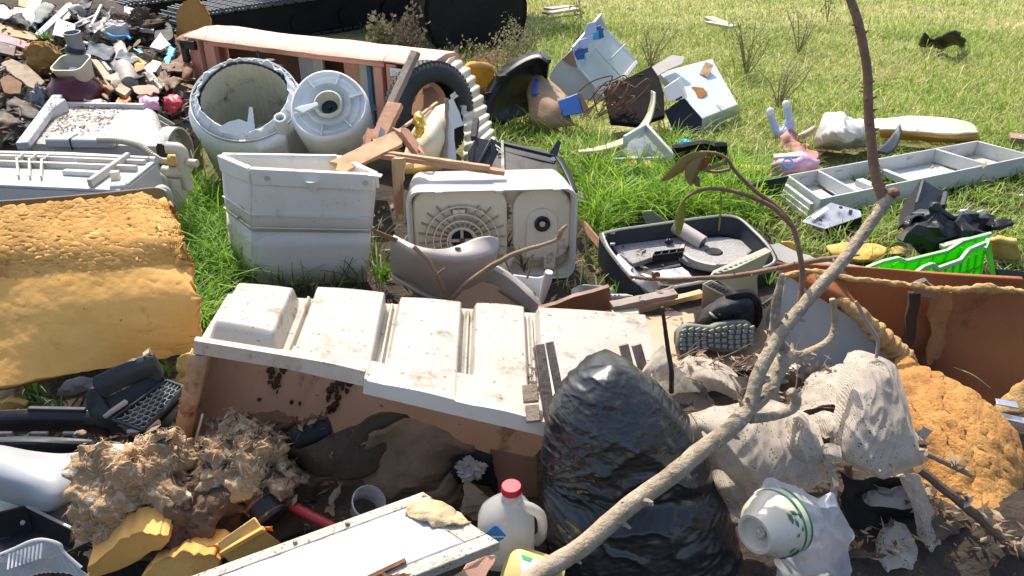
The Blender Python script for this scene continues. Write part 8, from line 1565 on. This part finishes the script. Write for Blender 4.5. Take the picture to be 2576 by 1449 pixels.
class Blades:
    """many grass blades as one mesh with a colour for each."""
    def __init__(s): s.P = []; s.H = []; s.A = []; s.Bd = []; s.W = []; s.C = []
    def put(s, p, h, a, bd, w, c): s.P.append(p); s.H.append(h); s.A.append(a); s.Bd.append(bd); s.W.append(w); s.C.append(c)
    def mesh(s, name):
        n = len(s.P); P_, H, A, D, W_, C = (np.array(x, dtype=np.float64) for x in (s.P, s.H, s.A, s.Bd, s.W, s.C)); lv = np.array([0, .3, .62, .86, 1.0]); ww = np.array([.85, 1, .8, .45, 0]); V_ = np.zeros((n, 9, 3))
        sd = np.stack([-np.sin(A + 1.57 * 0), np.cos(A), np.zeros(n)], 1); tw = np.random.uniform(-.9, .9, n); sd = sd * np.cos(tw)[:, None] + np.stack([np.cos(A), np.sin(A), np.zeros(n)], 1) * np.sin(tw)[:, None]
        dr = np.stack([np.cos(A), np.sin(A), np.zeros(n)], 1); k = 0
        for i, t_ in enumerate(lv):
            c = P_ + dr * (H * D * t_ ** 1.8)[:, None]; c[:, 2] += H * (t_ - .42 * np.minimum(D, 1.6) * t_ ** 2.2)
            if i < 4: V_[:, k] = c - sd * (W_ * ww[i] / 2)[:, None]; V_[:, k + 1] = c + sd * (W_ * ww[i] / 2)[:, None]; k += 2
            else: V_[:, 8] = c
        q = []
        for i in range(3): q.append([2 * i, 2 * i + 1, 2 * i + 3, 2 * i + 2])
        me = bpy.data.meshes.new(name); base = np.arange(n) * 9; quads = (base[:, None, None] + np.array(q)[None]).reshape(-1, 4); tris = (base[:, None] + np.array([6, 7, 8])[None])
        nq, ntr = len(quads), len(tris); me.vertices.add(n * 9); me.vertices.foreach_set('co', V_.reshape(-1)); me.loops.add(nq * 4 + ntr * 3); me.loops.foreach_set('vertex_index', np.concatenate([quads.reshape(-1), tris.reshape(-1)]).astype(np.int32))
        me.polygons.add(nq + ntr); me.polygons.foreach_set('loop_start', np.concatenate([np.arange(nq) * 4, nq * 4 + np.arange(ntr) * 3]).astype(np.int32)); me.update(calc_edges=True)
        ca = me.color_attributes.new('tint', 'FLOAT_COLOR', 'POINT'); col = np.ones((n, 9, 4)); col[:, :, :3] = C[:, None, :]; ca.data.foreach_set('color', col.reshape(-1)); me.polygons.foreach_set('use_smooth', [True] * len(me.polygons)); return me
def blade_mat():
    m = bpy.data.materials.new('grass_blade'); m.use_nodes = True; N, L = m.node_tree.nodes, m.node_tree.links; bs = N['Principled BSDF']; at = N.new('ShaderNodeAttribute'); at.attribute_name = 'tint'; L.new(at.outputs[0], bs.inputs['Base Color']); bs.inputs['Roughness'].default_value = .5; bs.inputs['Specular IOR Level'].default_value = .35
    tr = N.new('ShaderNodeBsdfTranslucent'); L.new(at.outputs[0], tr.inputs[0]); ms = N.new('ShaderNodeMixShader'); ms.inputs[0].default_value = .45; L.new(bs.outputs[0], ms.inputs[1]); L.new(tr.outputs[0], ms.inputs[2]); L.new(ms.outputs[0], N['Material Output'].inputs[0]); return m
BLADE = blade_mat()
def blades_obj(B_, name, label=None, cat=None, stuff=True, parent=None, loc=None, group=None):
    me = B_.mesh(name); me.materials.append(BLADE); o = bpy.data.objects.new(name, me); COL.objects.link(o)
    if stuff: o['kind'] = 'stuff'; o['label'] = label
    elif cat: tag(o, label, cat, group)
    if parent: o.parent = parent
    if loc is not None: o.location = loc
    return o
def weed(x, y, z, n, h, label, name='weed', colr=(.13, .24, .04), seed=0, w=.007, dark=.3, spread=1.0):
    """a tufted weed: arching leaves from one base."""
    r = random.Random(seed + int(x)); b = Blades()
    for k in range(n):
        c = tuple(q * r.uniform(.75, 1.3) for q in colr) if r.random() > dark else tuple(q * .45 for q in (.16, .13, .06)); b.put((r.gauss(0, .012), r.gauss(0, .012), r.uniform(0, .03)), h * r.uniform(.5, 1.1), r.uniform(0, 6.28), r.uniform(.2, 1.1) * spread, w * r.uniform(.6, 1.3), c)
    return blades_obj(b, name, label, 'weed', stuff=False, loc=P(x, y, z))
weed(85, 1005, .03, 16, .17, 'green leafy weed in front of the foam slab by the film', colr=(.16, .30, .04), w=.009)
weed(95, 1030, .02, 14, .10, 'lower green weed tuft beside the black trim', colr=(.15, .27, .05))
weed(150, 945, .03, 9, .17, 'tall bent weed shading the middle of the foam slab', colr=(.10, .15, .04), dark=.5, w=.008)
weed(245, 935, .03, 14, .16, 'arching weed beside the charcoal grille', colr=(.15, .26, .04), w=.008)
weed(435, 955, .05, 7, .12, 'bright grass tuft behind the grille cheek', colr=(.18, .36, .03), w=.010, dark=0)
weed(160, 1030, .04, 10, .09, 'small pale weed on the black trim', colr=(.2, .28, .1))
weed(120, 118, .38, 40, .16, 'green weeds sprouting on the rubbish heap under the pink board', colr=(.14, .26, .05), w=.012)
weed(60, 140, .33, 30, .14, 'green weed tuft at the dark side of the heap', colr=(.14, .26, .05), w=.012)
weed(90, 235, .28, 14, .12, 'thin green weed beside the dusty bag', colr=(.16, .26, .06), w=.009)
weed(965, 712, .02, 30, .12, 'bright green grass tuft between bin and broken chair', colr=(.18, .38, .03), w=.009, dark=.1)
weed(1010, 720, .02, 12, .10, 'small grass tuft at the left foot of the broken chair', colr=(.16, .30, .04), w=.007, dark=.1)
weed(1320, 690, .03, 16, .12, 'dark grass growing inside the open twin tub', colr=(.07, .11, .03), w=.006, dark=.3)
weed(1275, 640, .03, 14, .16, 'grass blades growing between the twin tub plates', colr=(.10, .15, .03), w=.006, dark=.3)
weed(1930, 720, .05, 10, .10, 'little green weed beside the beige casing', colr=(.2, .34, .05), w=.007, dark=.1)
weed(1545, 745, .02, 8, .08, 'little weed sprig by the pen tube', colr=(.16, .3, .04), w=.005, dark=0)
def dry_weed(x, y, h, label, colr, n=5, leaves=260, spread=.12, seed=0, size=.022, Y=None):
    r = random.Random(seed); base = P(x, y, 0) if Y is None else Vector((PY(x, y, Y).x, Y, 0)); t = T('dry_weed', label, 'weed', base); tm = mat('weed_stem', (.28, .24, .12), .8); lv = B()
    for k in range(n):
        a = r.uniform(0, 6.28); tip = base + Vector((math.cos(a) * spread * r.uniform(.3, 1.2), math.sin(a) * spread * r.uniform(.3, 1), h * r.uniform(.75, 1.05))); q = cr([base, lerp(base, tip, .5) + Vector((r.gauss(0, .02), r.gauss(0, .02), .03)), tip], 6); B().tube(q, [.005, .004, .002], 6).build('stem', tm, t)
        for j in range(leaves // n):
            i = r.uniform(.25, 1); p = q[min(len(q) - 1, int(i * (len(q) - 1)))] + Vector((r.gauss(0, .035), r.gauss(0, .035), r.gauss(0, .03))); s = size * r.uniform(.4, 1.2); d = Vector((r.gauss(0, 1), r.gauss(0, 1), r.gauss(.3, 1))).normalized(); o = d.orthogonal().normalized() * s * .35
            lv.add([p, p + d * s * .5 + o, p + d * s, p + d * s * .5 - o], [[0, 1, 2, 3]])
    lv.build('leaves', mat('weed_leaf_' + str(seed), colr, .7, tuple(c * .6 for c in colr), 20, transl=.3), t, flat=True, kind='stuff'); return t
dry_weed(955, 185, .62, 'bushy olive weed standing against the dark excavator', (.22, .20, .10), 6, 900, .14, 1, .05, Y=5.7)
dry_weed(1005, 190, .58, 'thin grey brown weed beside the bushy olive one', (.16, .13, .09), 4, 500, .08, 2, .04, Y=5.6)
dry_weed(1045, 190, .75, 'tall brown weed leaning over the end of the cabinet', (.15, .11, .08), 4, 420, .10, 3, .04, Y=5.6)
dry_weed(1110, 195, .35, 'low grey brown weed in the shade behind the cabinet', (.15, .13, .08), 5, 360, .2, 4, .035, Y=6.0)
dry_weed(1205, 250, .42, 'straw brown seeding weed behind the wheel arch liner', (.36, .26, .14), 8, 900, .2, 5, .028, Y=5.6)
dry_weed(1255, 195, .40, 'pale seeding weed beyond the wheel arch liner', (.34, .28, .15), 7, 700, .25, 6, .028, Y=6.4)
dry_weed(1310, 150, .40, 'loose seeding weed beside the tip of the fridge shell', (.30, .28, .13), 6, 500, .25, 7, .025, Y=7.0)
dry_weed(1880, 170, .45, 'loose green weed cloud behind the rusty cooker', (.30, .34, .12), 9, 900, .26, 8, .02, Y=6.5)
dry_weed(1960, 250, .34, 'wispy seeding grass behind the pale blue toy', (.34, .34, .14), 8, 600, .2, 12, .018, Y=5.6)
dry_weed(2010, 120, .36, 'wispy pale grass far behind the branch tip', (.40, .37, .17), 8, 500, .22, 13, .022, Y=7.4)
dry_weed(1640, 120, .34, 'wispy grass beyond the fridge shell', (.32, .34, .13), 8, 500, .22, 14, .02, Y=6.8)
dry_weed(2080, 60, .55, 'thin tall weed far out behind the branch', (.18, .17, .08), 3, 200, .1, 9, .03, Y=9.0)
dry_weed(1455, 60, .5, 'single dry stalk standing in the far grass', (.22, .16, .1), 2, 120, .05, 10, .03, Y=7.6)

# ------------------------------------------------------------------ grass, litter
def occluders():
    vs, fs = [], []
    for o in bpy.data.objects:
        if o.type != 'MESH' or o.name.startswith(('ground', 'weed', 'leaves', 'stem')): continue
        if any(o.name.startswith(k) for k in ('body',)) and o.parent and o.parent.name == 'excavator': continue
        off = WL(o); n0 = len(vs); vs += [v.co + off for v in o.data.vertices]; fs += [[n0 + i for i in p.vertices] for p in o.data.polygons]
    return BVHTree.FromPolygons(vs, fs)
BV = occluders()
def free(x, y, z, lim=.30): return BV.ray_cast(Vector((x, y, z - .01)), Vector((0, 0, 1)), lim)[0] is None
def pix(p):
    d = Vector(p) - Vector((0, 0, HCAM)); zc = d.y * CP - d.z * SP; return 1288 + FPX * d.x / zc, 724.5 - FPX * (d.y * SP + d.z * CP) / zc
def inside(x, y, poly):
    c = False; n = len(poly); j = n - 1
    for i in range(n):
        (xi, yi), (xj, yj) = poly[i], poly[j]
        if (yi > y) != (yj > y) and x < (xj - xi) * (y - yi) / (yj - yi) + xi: c = not c
        j = i
    return c
GR = [(.28, .42, .04), (.20, .35, .035), (.38, .47, .08), (.14, .26, .03)]; ST = [(.60, .56, .25), (.54, .50, .20), (.66, .61, .33), (.44, .41, .16)]
def sow(name, label, poly, dens, h0, h1, straw, w, seed, bend=(.25, 1.1), maxn=60000, tall=0, pal=None):
    r = random.Random(seed); ws = [P(x, y, 0) for x, y in poly]; x0, x1 = min(p.x for p in ws), max(p.x for p in ws); y0, y1 = min(p.y for p in ws), max(p.y for p in ws); b = Blades(); n = min(int(dens * (x1 - x0) * (y1 - y0)), maxn * 4)
    for k in range(n):
        x, y = r.uniform(x0, x1), r.uniform(y0, y1); z = gz(x, y) - .02; px, py = pix((x, y, z))
        if not inside(px, py, poly): continue
        cl = noise.noise(Vector((x * 2.2, y * 2.2, 7))) * .5 + noise.noise(Vector((x * 6, y * 6, 2))) * .5
        if cl < -.35 and r.random() < .7: continue
        if not free(x, y, z): continue
        s = straw + .45 * noise.noise(Vector((x * .8, y * .8, 4))) + .15 * noise.noise(Vector((x * 4, y * 4, 8))); st = r.random() < s; c = r.choice(ST if st else (pal or GR)); f = r.uniform(.75, 1.25); hh = r.uniform(h0, h1) * (1 + .5 * cl)
        if tall and r.random() < tall: hh *= 2.2
        b.put((x, y, z), hh, r.uniform(0, 6.28), r.uniform(*bend), w * r.uniform(.6, 1.3), tuple(q * f for q in c))
        if len(b.P) >= maxn: break
    return blades_obj(b, name, label)
sow('grass', 'lush green grass strip between foam slab and white bin', [(455, 480), (560, 470), (640, 560), (690, 700), (590, 720), (540, 800), (500, 880), (440, 880), (455, 600)], 5600, .09, .22, -.1, .007, 1, (.4, 1.4), 10000, tall=.04, pal=[(.22, .42, .03), (.16, .33, .025), (.28, .46, .05), (.10, .22, .02)])
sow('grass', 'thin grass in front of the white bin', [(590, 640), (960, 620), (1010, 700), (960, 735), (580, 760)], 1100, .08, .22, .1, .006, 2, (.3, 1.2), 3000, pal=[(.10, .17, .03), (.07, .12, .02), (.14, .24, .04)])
sow('grass', 'lush green grass beyond the twin tub', [(1330, 330), (1700, 360), (1850, 440), (1960, 540), (1900, 580), (1600, 560), (1480, 620), (1440, 480)], 4800, .08, .20, -.1, .006, 3, (.4, 1.4), 30000, tall=.02, pal=[(.26, .44, .03), (.19, .36, .025), (.33, .48, .05), (.12, .25, .02)])
sow('grass', 'tall lush clump between the twin tub and the curled leaves', [(1475, 440), (1640, 400), (1900, 440), (1960, 530), (1740, 560), (1560, 560), (1480, 600)], 2400, .16, .32, -.1, .007, 31, (.3, 1.2), 9000, pal=[(.28, .48, .03), (.20, .40, .025), (.36, .52, .05), (.13, .28, .02)])
sow('grass', 'grass round the white liner and engine parts', [(1680, 380), (1960, 380), (2600, 330), (2600, 720), (2300, 690), (2000, 660), (1850, 560)], 2800, .05, .13, .26, .006, 4, (.3, 1.3), 34000)
sow('grass', 'rough field grass behind the wrecks', [(1120, 100), (1500, 60), (2600, 90), (2600, 360), (1960, 400), (1600, 380), (1280, 340), (1150, 260)], 2600, .05, .13, .40, .006, 5, (.3, 1.4), 62000, tall=.04)
sow('grass', 'dry far field grass', [(250, -40), (2700, -40), (2700, 110), (1500, 80), (1120, 110), (520, 20), (330, 50)], 1000, .05, .11, .62, .008, 6, (.3, 1.4), 52000, tall=.02)
sow('grass', 'sparse grass in the shaded middle', [(1180, 300), (1420, 300), (1500, 420), (1400, 440), (1230, 400)], 1300, .08, .18, .1, .007, 7, (.3, 1.2), 4000)
sow('grass', 'sparse grass on bare earth among the rubbish', [(1460, 580), (1560, 620), (1620, 730), (1450, 770), (1400, 720)], 700, .05, .13, .2, .006, 8, (.3, 1.2), 2500)
def litter(name, label, poly, n, s0, s1, cols, seed, zadd=.0, follow=True, zr=(0, .01)):
    """dead leaves, bark and stalks lying about."""
    r = random.Random(seed); ws = [P(x, y, zadd) for x, y in poly]; x0, x1 = min(p.x for p in ws), max(p.x for p in ws); y0, y1 = min(p.y for p in ws), max(p.y for p in ws)
    for ci, c in enumerate(cols):
        b = B(); k = 0; tries = 0
        while k < n // len(cols) and tries < n * 20:
            tries += 1; x, y = r.uniform(x0, x1), r.uniform(y0, y1); z = gz(x, y) - .015 + zadd
            px, py = pix((x, y, z))
            if not inside(px, py, poly): continue
            hit = BV.ray_cast(Vector((x, y, .9)), Vector((0, 0, -1)), 1.2) if follow else (None,)
            if follow and hit[0] is not None:
                if hit[0].z > zr[1] + zadd + .3 or hit[1].z < .3: continue
                z = max(z, hit[0].z)
            k += 1; p = Vector((x, y, z + r.uniform(.001, .012))); s = r.uniform(s0, s1); a = r.uniform(0, 6.28); el = r.uniform(.18, .8); u = Vector((math.cos(a), math.sin(a), r.uniform(-.3, .5))); w_ = Vector((-math.sin(a), math.cos(a), r.uniform(-.4, .4))) * el
            b.add([p - u * s, p - u * s * .2 + w_ * s * .5 + Vector((0, 0, s * .15)), p + u * s + Vector((0, 0, s * .2)), p - u * s * .1 - w_ * s * .5], [[0, 1, 2, 3]])
        if b.v:
            o = b.build(name, mat('litter_%d_%d' % (seed, ci), c, .85, tuple(q * .6 for q in c), 40, transl=.15), loc=(0, 0, 0), flat=True); o['kind'] = 'stuff'; o['label'] = label
LC = [(.22, .13, .07), (.34, .25, .15), (.10, .06, .035), (.42, .34, .22)]
litter('leaf_litter', 'dead leaves and stalks among the lace and branches', [(1690, 890), (2020, 900), (2120, 900), (2110, 1060), (1700, 1020)], 300, .006, .022, LC, 1, .22)
litter('leaf_litter', 'dead leaves on the dark soil at the right', [(2090, 1180), (2340, 1200), (2600, 1350), (2600, 1470), (2120, 1470)], 260, .006, .026, LC, 2, .03)
litter('leaf_litter', 'dark litter under the fridge liner', [(450, 1130), (1350, 1100), (1380, 1330), (900, 1380), (450, 1340)], 700, .006, .025, [(.05, .035, .025), (.14, .09, .05), (.28, .2, .13)], 3, .03)
litter('leaf_litter', 'dead leaf bits on the leaf strewn washer top', [(90, 360), (160, 268), (330, 272), (260, 340), (150, 365)], 420, .006, .018, [(.12, .07, .04), (.26, .15, .08)], 4, .34)
litter('leaf_litter', 'earth and litter between the wrecks', [(440, 480), (1000, 520), (1700, 700), (1750, 900), (1300, 800), (560, 900), (440, 900)], 900, .006, .03, LC, 5, .0)
litter('leaf_litter', 'rubbish bits in the grass of the field', [(1200, 120), (2600, 60), (2600, 620), (1900, 420), (1300, 330)], 260, .012, .04, [(.6, .6, .58), (.45, .36, .24), (.2, .12, .07)], 6, .03)
litter('leaf_litter', 'dirt and litter beside the foam slab', [(-20, 980), (480, 890), (520, 960), (440, 1130), (-20, 1130)], 400, .006, .03, LC, 7, .0)
r = random.Random(77); b = B()
for k in range(80):
    x, y = r.uniform(1700, 2060), r.uniform(890, 1040); p = P(x, y, r.uniform(.22, .33)); a = r.uniform(0, 6.28); d = Vector((math.cos(a), math.sin(a) * .6, r.uniform(-.2, .9))).normalized(); L_ = r.uniform(.03, .14); b.tube([p, p + d * L_ * .5 + nv(p, 20) * .01, p + d * L_], [.0022, .002, .001], 4)
o = b.build('twigs', mat('dead_twig', (1, 1, 1)), loc=(.6, 1.6, .2)); o['kind'] = 'stuff'; o['label'] = 'tangle of fine dead twigs among lace and branches'
